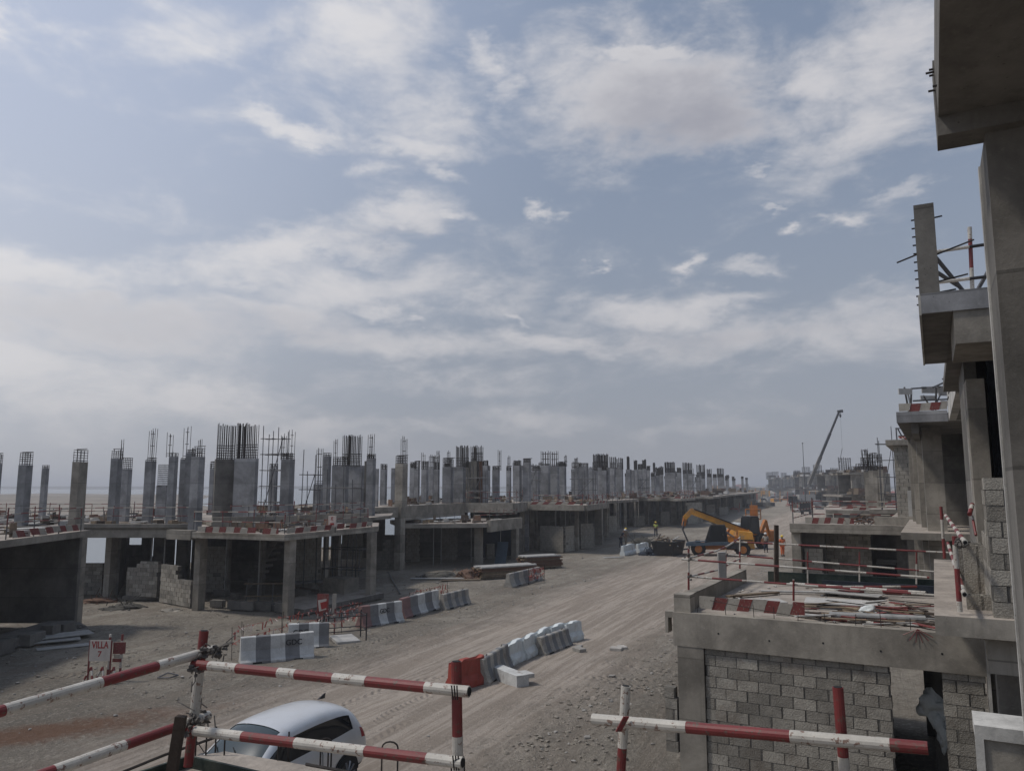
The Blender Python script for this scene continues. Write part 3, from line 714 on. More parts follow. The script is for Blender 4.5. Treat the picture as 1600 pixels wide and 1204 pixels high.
# rear walls with slits of water between
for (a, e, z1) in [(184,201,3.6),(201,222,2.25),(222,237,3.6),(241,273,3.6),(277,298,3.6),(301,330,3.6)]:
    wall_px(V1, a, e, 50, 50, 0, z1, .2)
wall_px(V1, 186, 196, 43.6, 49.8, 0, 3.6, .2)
for (a, d, w) in ((250, 46, .5), (228, 47, .4), (286, 46.5, .5)): part(MB().box((X(a, 880, d), d, 1.75), (w, w, 3.6), 0), 'column', V1, 'con_dark')
for px in (256, 236): prop(V1, px, 43)
part(MB().box((X(222,900,47), 47, .9), (1.6, .2, 1.8), 0), 'low_wall', V1, 'con_dark')
# --- villa 2
C2 = [(-15.9,37.9),(-10.35,35.6),(-7.35,43.0),(-8.0,47),(-15.0,48)]
part(MB().prism(C2, 3.5, 3.78, 0, 1), 'canopy_slab', V2, ['con', 'screed'])
part(MB().prism([(-16.0,41.6),(-12.5,43.2),(-8.9,46.8),(-7.9,51),(-9,60),(-18,64),(-24,56)], 3.86, 4.05, 0, 1), 'deck_slab', V2, ['con', 'screed'])
part(MB().beam((-16.0,41.7,4.0), (-12.0,43.6,4.0), .25, .65), 'edge_beam', V2, 'con')
part(MB().beam((-12.0,43.8,4.05), (-8.7,47.0,4.05), .25, .6), 'edge_beam', V2, 'con')
part(MB().beam((-16.9, 38.6, 3.62), (-15.4, 37.85, 3.62), .35, .46), 'edge_beam', V2, 'con')
gcol(V2, 302, 322, 953, 3.5, 24, .6); gcol(V2, 442, 461, 965, 3.5, 27, .6); gcol(V2, 572, 588, 937, 3.5, 27, .6)
for px in (352, 406): gcol(V2, px, px+9, 930, 3.6, 20, .4, 'con_dark')
gcol(V2, 505, 514, 905, 3.5, 20, .5, 'con'); gcol(V2, 517, 533, 903, 3.5, 20, .3, 'con')
for a in [(297,319,713,38.7,697,(307,313,683)),(420,434,731,52,724,None),(504,517,712,50,706,None),(518,547,727,53,713,(520,526,683)),
          (572,587,716,50,708,(573,584,675)),(586,592,732,58,None,None),(594,605,733,62,724,None),(611,618,731,62,None,None)]:
    upcol(V2, *a, base=4.0 if a[3] > 40 else 3.78, az=15)
upcol(V2, 438, 460, 717, 45, 706, (437,446,676), 4.0, 15, rb2=(449,459,670))
upcol(V2, 490, 505, 756, 49, None, (493,504,697), 4.0, 15, depth=.3)
upcol(V2, 334, 367, 717, 45, None, (336,366,661), 4.0, -30, .35, 'con_dark', 'core_wall', dense=True)  # darker tone paints in the shade of this turned-away face
upcol(V2, 365, 403, 716, 44.6, None, (366,402,660), 4.0, 12, .35, 'con_cool', 'core_wall', dense=True)
upcol(V2, 545, 569, 727, 51, None, (533,565,678), 4.0, 20, .35, 'con_cool', 'core_wall', dense=True)
upcol(V2, 569, 574, 720, 53, None, None, 4.0, 20, .35, 'con_dark', 'core_wall')
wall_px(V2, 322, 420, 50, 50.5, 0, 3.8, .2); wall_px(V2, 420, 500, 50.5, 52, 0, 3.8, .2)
block_wall(V2, (X(322,900,45), 45), (X(352,900,45), 45), 0, 2.6, single=False, seed=4)
block_wall(V2, (X(461,900,48), 48), (X(500,900,49), 49), 0, 2.9, single=False, seed=5)
block_wall(V2, (X(533,900,55), 55), (X(566,900,55), 55), .9, 2.8, single=False, seed=6)
block_wall(V2, (X(588,900,57), 57), (X(616,900,57), 57), 0, 2.1, single=False, seed=7, top=lambda s: 1.2 if s < .5 else 2.1)
for k in range(9): part(MB().box((X(395+k*5, 900, 46.5-k*.05), 46.5, .2+.36*k), (.28, 1.4, .16), 20), 'stair_step', V2, 'con_dark')
part(MB().beam((X(395,900,46.5), 45.7, .1), (X(440,900,46.5), 45.7, 3.2), .2, .25), 'stair_slab', V2, 'con_dark')
for px, d in ((353, 43.5), (494, 46), (405, 43), (475, 45), (520, 46), (556, 45), (541,47)): prop(V2, px, d, 3.5, 'prop' if px in (353, 405) else 'steel', .1 if px == 541 else 0)
part(MB().prism([(-9.7,37.0),(-6.9,42.6),(-9.5,45),(-12.2,38.6)], .0, .26, 0, 1), 'ground_slab', V2, ['con_dark', 'screed'])
for k, (px, py, w, h) in enumerate([(340,948,.7,.35),(378,952,1.5,.4),(410,953,1.2,.4),(440,956,.6,.45),(345,930,.9,.3),(367,935,.5,.3)]):
    p = PZ(px, py, 0); part(MB().box((p.x, p.y, h/2), (w, .3, h), 15+k*3), 'kerb_block', V2, 'con_dark')
# --- villa 3
part(MB().prism([(-8.1,57.2),(-1.95,58.0),(.6,63.8),(-3,68),(-10,64)], 2.9, 3.2, 0, 1), 'canopy_slab', V3, ['con', 'screed'])
part(MB().beam((-1.75,58.3,2.98), (.7,63.9,2.98), .3, .85), 'edge_beam', V3, 'con')
part(MB().prism([(-10.3,53.6),(-8.6,55.9),(-4.2,67.5),(0,66.5),(1.2,72),(-1,86),(-14,86),(-18,64)], 4.15, 4.42, 0, 1), 'deck_slab', V3, ['con', 'screed'])
part(MB().beam((-8.35,56.6,3.98), (-4.2,67.2,3.98), .3, 1.05), 'edge_beam', V3, 'con')
part(MB().beam((-4.1,67.3,4.1), (.1,66.4,4.1), .3, .8), 'edge_beam', V3, 'con'); part(MB().beam((.15,66.4,4.1), (1.3,71.9,4.1), .3, .8), 'edge_beam', V3, 'con')
part(MB().beam((-10.5,53.3,4.1), (-8.3,56.2,4.1), .3, .75), 'edge_beam', V3, 'con')
gcol(V3, 616, 633, 890, 4.42, 20, .7); gcol(V3, 741, 755, 884, 2.9, 20, .6); gcol(V3, 799, 811, 873, 2.7, 22, .6); gcol(V3, 632, 640, 876, 3.0, 22, .5, 'con_dark')
for px in (724, 738): gcol(V3, px, px+7, 862, 3.6, 20, .5, 'con_dark')
for px, d in ((677, 60), (689, 61), (736, 62), (782, 64)): prop(V3, px, d, 3.0)
upcol(V3, 617, 637, 724, 56.6, 711, (625,636,680), 4.42, 20, .8, 'con')
for a in [(647,656,732,68,720,None),(658,670,733,67,719,(658,664,706)),(678,687,733,70,721,(682,686,702)),(691,709,729,68,715,(698,703,702)),
          (709,728,729,69,None,(712,733,695)),(754,763,727,69,718,None),(769,781,734,70,728,(778,783,702))]:
    upcol(V3, *a, base=4.4, az=18)
wall_px(V3, 562, 601, 66, 66, 0, 4.3); wall_px(V3, 735, 818, 82, 84, 0, 4.15)
upcol(V3, 727, 736, 721, 71, None, None, 4.4, 20, .4, 'con_dark', 'core_wall')
upcol(V3, 736, 748, 720, 69.6, None, (735,755,695), 4.4, 25, .4, 'con_dark', 'core_wall', dense=True); upcol(V3, 748, 756, 720, 69.5, None, None, 4.4, 25, .4, 'ply_brown', 'formwork_wall')
wall_px(V3, 632, 760, 66, 67, 0, 3.0, .2); wall_px(V3, 755, 800, 66, 68, 0, 3.0, .2, 'net', 'dark_bay_sheet'); wall_px(V3, 799, 812, 68, 66, 0, 2.9)
wall_px(V3, 575, 618, 64, 64, 0, 2.0)
block_wall(V3, (X(634,870,62), 62), (X(655,870,62.5), 62.5), 0, 2.7, single=False, seed=8)
block_wall(V3, (X(690,870,64), 64), (X(715,870,64), 64), 0, 2.9, single=False, seed=9)
part(MB().beam(PD(780, 885, 61)-Vector((0,0,.3)), PD(786, 846, 62), .9, .03), 'leaning_panel', V3, 'blue')
# --- villa 4
part(MB().prism([(.7,72.5),(6.5,69.8),(9.6,79),(9,84),(3,86)], 3.85, 4.12, 0, 1), 'canopy_slab', V4, ['con', 'screed'])
part(MB().prism([(1.4,73),(9.4,83.6),(16,98),(12,104),(-4,108),(-4,86)], 4.0, 4.3, 0, 1), 'deck_slab', V4, ['con', 'screed'])
part(MB().beam((.5,72.6,4.0), (6.5,69.7,4.0), .3, .5), 'edge_beam', V4, 'con'); part(MB().beam((6.6,69.7,4.0), (9.7,79,4.0), .3, .5), 'edge_beam', V4, 'con')
for px0, px1, py in ((898,905,859),(929,942,850),(828,835,856),(861,868,852),(812,820,860),(944,950,838),(963,967,826)): gcol(V4, px0, px1, py, 3.85, 20, .5)
block_wall(V4, (X(845,850,72.5), 72.5), (X(881,850,71), 71), 0, 2.3, single=False, seed=10); block_wall(V4, (X(882,850,71.2), 71.2), (X(896,850,73), 73), 0, 2.3, single=False, seed=11)
wall_px(V4, 904, 928, 76, 77, 0, 1.9, .2, 'con', 'low_wall'); wall_px(V4, 812, 945, 93, 97, 0, 3.9)
for px in (869, 884): prop(V4, px, 73, 3.9)
for a in [(791,799,735,80,728,(793,797,711)),(802,815,727,76,718,None),(817,830,722,76,716,None),(832,843,735,82,727,None),(845,860,727,85,None,(845,860,704)),(860,874,728,86,None,(860,873,704)),
          (873,885,728,88,721,(882,886,709)),(897,904,731,90,None,(898,903,714)),(904,920,729,88,723,None),(920,928,733,92,None,None),(927,953,730,98,None,(927,951,708)),(837,842,733,84,None,None)]:
    upcol(V4, *a, base=4.2, az=22)
# --- villas 5-7
part(MB().prism([(17.2,116),(24.4,112.5),(28.5,121),(30,140),(20,146),(12,124)], 3.75, 4.1, 0, 1), 'canopy_slab', V5, ['con', 'screed'])
part(MB().prism([(11.5,100),(17.0,115.5),(12.5,124),(20,146),(6,150),(-2,112)], 4.0, 4.3, 0, 1), 'deck_slab', V5, ['con', 'screed'])
for px0, px1, py in ((982,988,820),(1023,1032,814),(1047,1055,818),(1067,1071,818),(1008,1016,812),(990,994,822)): gcol(V5, px0, px1, py, 3.8, 22, .6)
wall_px(V5, 945, 1100, 138, 146, 0, 3.9); wall_px(V5, 990, 1008, 122, 124, 0, 1.6, .2, 'con_dark', 'low_wall'); wall_px(V5, 1072, 1098, 122, 126, 0, 3.3, .2, 'con')
for a in [(952,962,731,108,None,(953,963,713)),(963,974,732,110,None,(964,974,714)),(978,986,733,112,None,(980,984,712)),(987,992,734,116,None,None),(991,997,733,118,None,(991,996,718)),(997,1004,733,120,725,None),(1004,1011,732,122,None,(1004,1010,717)),(1011,1016,734,126,728,None)]:
    upcol(V5, *a, base=4.2, az=24, dense=a[5] is not None)
part(MB().prism([(27,132),(33,128),(40,146),(44,157),(34,176),(24,150)], 3.8, 4.15, 0, 1), 'deck_slab', V6, ['con', 'screed'])
for px, py in ((1098,806),(1122,802),(1131,800),(1110,803)): gcol(V6, px-3, px+3, py, 3.8, 24, .6)
wall_px(V6, 1075, 1140, 172, 178, 0, 3.8)
for a in [(1018,1024,737,140,None,(1021,1024,722)),(1026,1036,738,142,732,None),(1039,1056,738,146,None,(1039,1055,721)),(1058,1065,738,150,730,None),(1067,1083,740,156,None,(1067,1082,722)),(1046,1052,736,149,None,None)]:
    upcol(V6, *a, base=4.1, az=24, dense=True)
part(MB().prism([(36,160),(44,158),(66,210),(80,250),(66,255),(30,178)], 3.8, 4.15, 0, 1), 'deck_slab', V7, ['con', 'screed'])
for px, py in ((1142,792),(1158,790),(1170,787),(1184,784),(1196,781)): gcol(V7, px-2, px+3, py, 3.8, 24, .8)
wall_px(V7, 1130, 1184, 215, 250, 0, 3.8)
for a in [(1089,1102,743,180,None,(1089,1102,725)),(1104,1113,745,190,None,(1105,1112,732)),(1114,1120,746,195,740,None),(1121,1132,745,205,None,(1121,1131,731)),(1135,1139,749,215,745,None),(1146,1149,750,230,747,None)]:
    upcol(V7, *a, base=4.1, az=24, dense=True)
# slim posts and props along the front edges of the farther decks
rg = random.Random(17)
for vl, pa, ya, pb, yb, n_, zt in ((V4, 815, 862, 940, 848, 7, 3.85), (V5, 945, 836, 985, 824, 4, 3.9), (V5, 990, 823, 1098, 811, 11, 3.8), (V6, 1100, 808, 1138, 799, 7, 3.8), (V7, 1140, 796, 1188, 783, 9, 3.8)):
    for k in range(n_):
        f_ = (k+rg.uniform(.1, .8))/n_; px = pa+(pb-pa)*f_; py = ya+(yb-ya)*f_-rg.choice((0, 1.5, 4)); w_ = rg.choice((.16, .3, .42, .55)); d = PZ(px, py, 0).y; w_ = w_*FPX/d
        gcol(vl, px-w_/2, px+w_/2, py, zt, 22, None, rg.choice(('con', 'con', 'con_cool', 'con_dark')))
# pale block infill, part laid, in the bays of the farther villas
for vl, a, e, d0, d1, zt, sd in ((V4, 906, 926, 75, 76, 2.4, 61), (V4, 815, 826, 74, 74, 1.4, 62), (V5, 1032, 1046, 120, 122, 2.0, 63), (V5, 992, 1007, 117, 118, 1.5, 64), (V5, 1074, 1096, 122, 126, 2.8, 65), (V5, 950, 962, 100, 102, 2.2, 66), (V6, 1104, 1118, 150, 153, 2.4, 67), (V6, 1124, 1138, 158, 164, 1.7, 68), (V7, 1146, 1160, 200, 210, 2.6, 69), (V7, 1168, 1180, 226, 236, 2.0, 70), (V3, 760, 772, 65, 65.3, 1.2, 71)):
    block_wall(vl, (X(a, 830, d0), d0), (X(e, 830, d1), d1), 0, zt, single=False, seed=sd, T=.25, L=.5, H=.25)
# columns standing farther back on the same decks
rg = random.Random(91)
for vl, pa, pb, d0, d1, n_, bz in ((V3, 642, 765, 74, 83, 7, 4.4), (V4, 800, 950, 93, 103, 12, 4.2), (V5, 945, 1040, 124, 144, 10, 4.2), (V6, 1020, 1100, 155, 172, 9, 4.1), (V7, 1085, 1170, 200, 240, 10, 4.1)):
    for k in range(n_):
        px = pa+(pb-pa)*(k+rg.uniform(.1, .9))/n_; d = rg.uniform(d0, d1); w_ = .62*FPX/d; zt = rg.uniform(7.3, 7.9); yt = 758-(zt-6)/d*FPX
        q = rg.random(); upcol(vl, px-w_/2, px+w_/2, yt, d, yt-.55*FPX/d if q < .4 else None, (px-w_/2, px+w_/2, yt-rg.uniform(.9, 1.7)*FPX/d) if q > .35 else None, bz, 20, seed=k)
# striped edge boards
for vl, A, B, z, L, sl in [(V1,(-18.35,33.5,0),(-18.0,28.2,0),4.12,.5,.2),(V2,(-15.0,37.35,0),(-10.6,35.55,0),3.8,.42,.06),(V2,(-10.3,35.8,0),(-7.6,42.4,0),3.8,.55,.1),(V4,(1.2,72.2,0),(6.3,69.8,0),4.27,.6,.3),(V4,(6.7,70,0),(9.6,78.8,0),4.27,.8,.4),(V5,(17.2,116,0),(24.4,112.5,0),4.12,1.0,.3),(V5,(24.6,112.7,0),(28.5,121,0),4.12,1.0,.3)]:
    striped_board(vl, A, B, z, z+.25, L, slant=sl)
# low clutter: planks, rails and sheets lying over the decks
def clutter(vl, poly, z, n, seed, s=1.0, mats=('wood', 'ply', 'steel', 'wood_dark', 'rust_net')):
    rg = random.Random(seed); b = MB(); xs = [p[0] for p in poly]; ys = [p[1] for p in poly]
    def inside(x, y):
        c = False
        for i in range(len(poly)):
            a, e = poly[i], poly[i-1]
            if (a[1] > y) != (e[1] > y) and x < (e[0]-a[0])*(y-a[1])/(e[1]-a[1])+a[0]: c = not c
        return c
    k = 0
    while k < n:
        x, y = rg.uniform(min(xs), max(xs)), rg.uniform(min(ys), max(ys))
        if not inside(x, y): continue
        k += 1; t = rg.random(); a = rg.uniform(0, 180); L = rg.uniform(.6, 2.4)*s
        if t < .5: b.box((x, y, z+.04+rg.random()*.1), (.1*s, L, .04), a, rg.randrange(5))
        elif t < .62: b.box((x, y, z+.05+rg.random()*.1), (.9*s, L*.8, .02), a, 1)
        elif t < .68: b.beam((x, y, z+.25*s), (x+rg.uniform(-1,1)*s, y+.4, z+.28*s), .04, .5*s, rg.choice((0,3,4)))
        elif t < .8: b.tube((x, y, z), (x+rg.uniform(-.2,.2), y+rg.uniform(-.2,.2), z+rg.uniform(.3, 1.0)), .02, 4, 2)
        else: b.box((x, y, z+.12*s), (.35*s, .4*s, .24*s), a, rg.choice((0, 3, 1)))
    return part(b, 'loose_timber', vl, list(mats), kind='stuff')
clutter(V1, [(-18.6,33),(-18.2,22),(-30,22),(-30,33)], 4.08, 154, 1); clutter(V1, [(-17,42),(-38,42.5),(-38,55),(-20,56)], 3.83, 352, 2)
clutter(V2, [(-15,38.2),(-10.6,36.3),(-8,43),(-14,43)], 3.78, 132, 3, .8); clutter(V2, [(-15.5,43),(-9.5,47),(-10,59),(-21,58)], 4.05, 264, 4)
clutter(V3, [(-7.5,58),(-2.5,58.5),(-1,63),(-6,63)], 3.2, 57, 5, .9); clutter(V3, [(-9,57),(-4.5,68),(0,67.5),(-1,84),(-12,84)], 4.42, 264, 6)
clutter(V4, [(1.5,73.5),(9,82),(14,98),(0,104)], 4.3, 352, 7, 1.1); clutter(V5, [(12.5,102),(24,114),(29,138),(8,146)], 4.25, 352, 8, 1.4)
clutter(V6, [(28,132),(33,129),(43,156),(34,172)], 4.15, 198, 9, 1.7); clutter(V7, [(36,162),(43,159),(78,246),(68,250)], 4.15, 242, 10, 2.2)
G = 'thin guard rails on the left decks'
railing('guard_rail', [(-18.3,33.2,4.08), (-18.1,28,4.08), (-18.0,22,4.08)], 'thin guard rail over the striped board of the leftmost canopy', G, .95, .022, 1.6)
railing('guard_rail', [(-17.2,41.9,3.83), (-30,42.2,3.83)], 'thin striped guard rail along the leftmost deck behind the canopy', G, .95, .022, 2.0)
railing('guard_rail', [(-17,52,3.83), (-38,50,3.83)], 'long pale guard rail farther back on the leftmost deck', G, 1.0, .022, 2.6)
railing('guard_rail', [(-15.6,38.3,3.78), (-10.5,36.1,3.78), (-7.8,42.4,3.78)], 'thin guard rail following the corner of the canopy behind the barriers', G, .95, .022, 2.0)
railing('guard_rail', [(-15.3,42.3,4.1), (-12.3,43.9,4.1), (-9,47.3,4.1)], 'thin guard rail on the raised deck edge left of the sign board', G, .8, .022, 2.0)
railing('guard_rail', [(-4.0,67.6,4.42), (-.2,66.8,4.42), (1.0,71.6,4.42)], 'thin guard rail on the deck corner above the timber stacks', G, 1.0, .025, 2.0)
railing('guard_rail', [(-2.9,59.6,3.35), (-1.7,59.0,3.35), (.4,63.6,3.35)], 'low rail on the deep beam of the canopy above the timber stacks', G, .7, .022, 2.4)
railing('guard_rail', [(2,73,4.12), (6.4,70.5,4.12), (9.2,79,4.12), (15,96,4.3)], 'rail above the striped edge of the canopy with the block screen', G, 1.0, .03, 2.5)
railing('guard_rail', [(17.6,116,4.1), (24.4,113,4.1), (28.2,121,4.1), (30,138,4.2)], 'red and white rail on the striped canopy behind the workers', G, 1.0, .035, 3)
# scaffold towers standing on villa 2's deck
p = PD(420, 795, 46); scaffold('scaffold_tower', (p.x, 46.8, 4.05), 10, 2, 1, .62, .95, 5, 'dark tube scaffold tower between the rebar crowned core and the next column', 'scaffold towers on the left decks', extra=.9, seed=1)
p = PD(488, 795, 48); scaffold('scaffold_tower', (p.x, 47.5, 3.95), 10, 1, 1, .8, .9, 3, 'low dark scaffold tower left of the second core', 'scaffold towers on the left decks', extra=1.6, seed=2)
p = PD(530, 795, 46); scaffold('scaffold_tower', (p.x, 46.0, 3.85), 14, 2, 1, 1.1, 1.0, 2, 'wide scaffold frame standing before the second core wall', 'scaffold towers on the left decks', extra=1.8, seed=3, brace=False)
p = PD(540, 850, 44); scaffold('scaffold_tower', (p.x, 44.5, .26), 20, 2, 1, 1.1, 1.1, 2, 'dark scaffold frame on the ground slab under the corner canopy', 'scaffold towers on the left decks', extra=.6, seed=4, brace=False)

for (px, d, z, w_, n_, h_, lb) in ((832, 79, 4.3, 1, 3, 1.1, 'slim scaffold tower on the deck above the block screen wall'), (912, 86, 4.3, 2, 2, 1.2, 'scaffold frame behind the rails over the striped canopy edge'), (1000, 119, 4.3, 2, 2, 1.3, 'scaffold frame on the deck straight above the standing workers'), (1085, 150, 4.15, 2, 3, 1.3, 'distant scaffold tower between rebar crowned columns near the boom'), (745, 68, 4.42, 1, 2, 1.1, 'short scaffold frame by the brown formwork strip')):
    p = PD(px, 780, d); scaffold('scaffold_tower', (p.x, d, z), 20, w_, 1, 1.2, h_, n_, lb, 'scaffold towers on the left decks', r=.02+d*.0002, extra=1.2, seed=px)
# ------------------------------------------------------------------ right hand row
RAZ = 28.5
U, V = dirs(RAZ)
def W(u, v, z): p = U*u+V*v; return Vector((p.x, p.y, z))
def PU(px, py, u):      # where a sight line meets the wall plane at distance u along the row
    x, y, w = ray(px, py); t = u/(x*U.x+y*U.y); p = Vector((x*t, y*t, EYE+w*t)); return p.dot(V), p.z
def rbox(par, name, u0, u1, v0, v1, z0, z1, m='con', mt=None):
    P = [W(u0, v0, 0), W(u0, v1, 0), W(u1, v1, 0), W(u1, v0, 0)]
    return part(MB().prism([(p.x, p.y) for p in P], z0, z1, 0, 1 if mt else None), name, par, [m, mt] if mt else m)
GR = 'half built houses right of the track'
H0 = thing('unfinished_house', W(4, 1, 0), 'nearest half built house, its slab soffit and tall column filling the upper right corner', 'building', GR)
H1 = thing('unfinished_house', W(14, 2, 0), 'half built house with jutting balcony slab and tall stub pillar beyond the nearest column', 'building', GR)
H2 = thing('unfinished_house', W(36, 2, 0), 'second half built house along the right row with short striped board under a parapet', 'building', GR)
H3 = thing('unfinished_house', W(52, 2, 0), 'third house on the right, with grey block upper wall and small square window', 'building', GR)
H4 = thing('unfinished_house', W(75, 0, 0), 'half built house with leaning starter bars left of the tall scaffold', 'building', GR)
# house 0: the slab we stand on, the slab overhead, the column
z0 = 4.2
cor = PZ(297, 1183, z0); cu, cv = cor.dot(U), cor.dot(V)
Q = [PZ(300,1181,z0), PZ(352,1173,z0), PZ(540,1205,z0)]; dd_ = (Q[2]-Q[1]); Q.append(Q[2]+dd_*2.2); Q += [Vector((3.4, 1.2, 0)), Vector((3.0, -4, 0)), Vector((-4.2, -4, 0)), Q[0]+(PZ(225,1206,z0)-Q[0])*4]
part(MB().prism([(p.x, p.y) for p in Q], z0-.28, z0, 0, 1), 'floor_slab', H0, ['con', 'screed'])
F = [PZ(222,1206,z0+.06), PZ(295,1182,z0+.06), PZ(400,1206,z0+.06)]; F[0] = F[1]+(F[0]-F[1])*3; F[2] = F[1]+(F[2]-F[1])*3
for a_, e_ in ((F[0], F[1]), (F[1], F[2])): part(MB().beam(a_+Vector((0,0,-.06)), e_+Vector((0,0,-.06)), .02, .14), 'formwork_board', H0, 'green')
_e = PD(1467, 200, 4.75); ue = _e.dot(U); ve = _e.dot(V)
ZB = PD(1467, 214, _e.y).z
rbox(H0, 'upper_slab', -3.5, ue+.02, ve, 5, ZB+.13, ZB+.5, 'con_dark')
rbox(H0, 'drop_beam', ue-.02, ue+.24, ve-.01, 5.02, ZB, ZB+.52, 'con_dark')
pc = PD(1568, 560, 4.7); u1 = pc.dot(U); v1 = pc.dot(V)
rbox(H0, 'column', u1, u1+.62, v1, v1+1.4, 0, ZB, 'con_dark')
rbox(H0, 'sunlit_edge_strip', u1+.56, u1+.625, v1-.012, v1+.02, 0, ZB-.01, 'con_pale_lit')  # pale strip paints the sunlit left edge of the column
b = MB(); rg = random.Random(5)
for k in range(14):
    p = W(rg.uniform(1.5, ue), ve-.01, rg.uniform(ZB+.02, ZB+.45)); b.tube(p, p-V*rg.uniform(.015, .05), .008, 4)
p = W(3.35, ve, ZB+.2); b.tube(p, p-V*.16-Vector((0,0,.1)), .012, 5)
part(b, 'cut_tie_wire', H0, 'rebar', kind='stuff')
for k, (px, py, h, w_) in enumerate([(305,1184,.17,.07),(336,1180,.19,0),(350,1184,.17,0),(434,1192,.15,0),(450,1192,.2,0),(500,1202,.17,.07),(512,1206,.14,0),(596,1214,.18,.1),(705,1226,.15,.08)]):
    p = PZ(px, py, z0-.02); b = MB(); q = p+Vector((0, 0, h)); b.tube(p, q, .0055, 6)
    if w_: b.path([q]+[q+Vector((w_*(1-math.cos(a))/2*1.0, 0, w_*.35*math.sin(a))) for a in (.5, 1.0, 1.57, 2.1, 2.6, 3.14)]+[p+Vector((w_, 0, 0))], .0055, 6)
    part(b, 'rebar_hook', H0, 'rebar')
b = MB(); p = PD(190, 1204, 5.0); b.path([PD(150, 1222, 4.9), PD(258, 1178, 5.1), PD(340, 1150, 5.25)], .009, 5); part(b, 'edge_bar', H0, 'rebar')
b = MB().path([W(cu-.3, cv+1.3, z0+.26), W(cu-.25, cv+2.3, z0+.27), W(cu-.3, cv+3.3, z0+.1)], .009, 5); part(b, 'edge_bar', H0, 'rebar')
# lower right: lip of a wall with a pale cast edge
a = PD(1531, 1152, 7.6); ua = a.dot(U); va = a.dot(V)
rbox(H0, 'window_upstand', ua, ua+.5, va, va+2.5, 0, a.z, 'con'); rbox(H0, 'pale_lip', ua-.03, ua+.5, va-.04, va+2.5, a.z, a.z+.12, 'con_pale_lit')
rbox(H0, 'pale_lip', ua-.03, ua+.02, va-.04, va+.03, 0, a.z, 'con_pale_lit')

# house 1 with its garage
zs = 4.24
rbox(H1, 'floor_slab', 12.3, 21.5, -.1, 7, zs-.26, zs, 'con', 'screed')
rbox(H1, 'edge_beam', 12.55, 12.85, .5, 7, zs-.75, zs-.26, 'con')
for v0_, u0_ in ((.62, 13.2), (1.3, 12.8)): rbox(H1, 'column', u0_, u0_+.45, v0_, v0_+.5, 0, zs-.26, 'con_dark')
rbox(H1, 'lower_wall', 13.0, 13.2, 1.8, 6, 0, zs-.26, 'con'); rbox(H1, 'white_shutter_strip', 13.1, 13.14, 1.12, 1.24, 0, zs-.3, 'con_pale_lit')
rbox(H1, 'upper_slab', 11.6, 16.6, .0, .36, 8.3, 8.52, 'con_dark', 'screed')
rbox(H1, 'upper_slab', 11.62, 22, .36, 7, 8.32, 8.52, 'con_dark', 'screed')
rbox(H1, 'front_lip', 11.55, 11.6, .0, 6.9, 8.29, 8.56, 'con_cool')
rbox(H1, 'edge_beam', 11.58, 13.4, .37, 6.8, 7.85, 8.315, 'con')
rbox(H1, 'stub_pillar', 11.6, 11.95, -.01, .235, 8.56, 9.82, 'con_dark')
rbox(H1, 'sunlit_slab_strip', 11.6, 16.6, -.03, .0, 8.28, 8.56, 'con_pale_lit')  # pale strip paints the lit outer face of the slab
b = MB()
for k in range(11):
    z = 8.45+k*.12; p = W(11.72, -.01, z); b.tube(p, p-V*.04, .012, 5)
for (z, L, dz) in ((9.15, .25, -.08), (9.35, .0, 0)): p = W(11.7, -.01, z); b.tube(p, p-V*L+Vector((0,0,dz)), .012, 5) if L else None
for z, L, dz in ((9.85,.1,.01),(9.33,.45,.14),(8.95,.35,.06),(8.8,.2,.02)): p = W(11.75, .23, z-.2); b.tube(p, p+V*L+Vector((0,0,dz)), .012, 5)
part(b, 'tie_bolt', H1, 'rebar', kind='stuff')
v_, z_ = PU(1517, 700, 15.6); v2_, _ = PU(1546, 700, 15.6)
rbox(H1, 'column', 15.6, 16.3, v_, v2_, zs, 7.85, 'con'); rbox(H1, 'sunlit_edge_strip', 16.26, 16.31, v_-.014, v_+.02, zs, 7.84, 'con_pale_lit')
rbox(H1, 'inner_wall', 19.5, 19.7, .8, 7, zs, 8.3, 'con_dark'); rbox(H1, 'side_wall', 16.4, 19.4, .62, .82, zs, 8.3, 'con_dark'); rbox(H1, 'dark_bay_sheet', 16.32, 16.36, .97, 4.9, zs, 8.3, 'net'); rbox(H1, 'inner_wall', 12, 19.5, 5.0, 5.2, zs, 8.3, 'con_dark'); rbox(H1, 'inner_wall', 12.2, 19.5, 3.2, 3.4, zs, 8.3, 'con_dark')  # black sheet added to paint the dark void between the columns
v_, z_ = PU(1546, 860, 12.5)
A = W(12.55, v_, 0); B = W(12.55, v_+1.2, 0); block_wall(H1, A, B, zs, 6.1, seed=21, name='block_pier')
A = W(12.7, v_+.1, 0); B = W(15.3, v_+.1, 0); block_wall(H1, A, B, zs, 6.1, seed=22, name='block_return', top=lambda s: 6.1 if s < .6 else 5.2 if s < 1.6 else 4.7)
def hollow_block(par, c, az, tilt=0, seed=0):
    b = MB(); u_, v__ = dirs(az); c = Vector(c)
    for s in (-1, 0, 1): b.box(c+v__*s*.18, (.035, .2, .2), az)
    for s in (-1, 1): b.box(c+u_*s*.085, (.325, .03, .199), az)
    return b
HB = 'spare hollow blocks on the ledge'
v_, z_ = PU(1535, 940, 13.2)
solo(hollow_block(None, W(13.2, v_, zs+.1), RAZ), 'concrete_block', 'block', W(13.2, v_, zs), 'dark hollow block lying on the ledge in front of the block pier', 'block', HB)
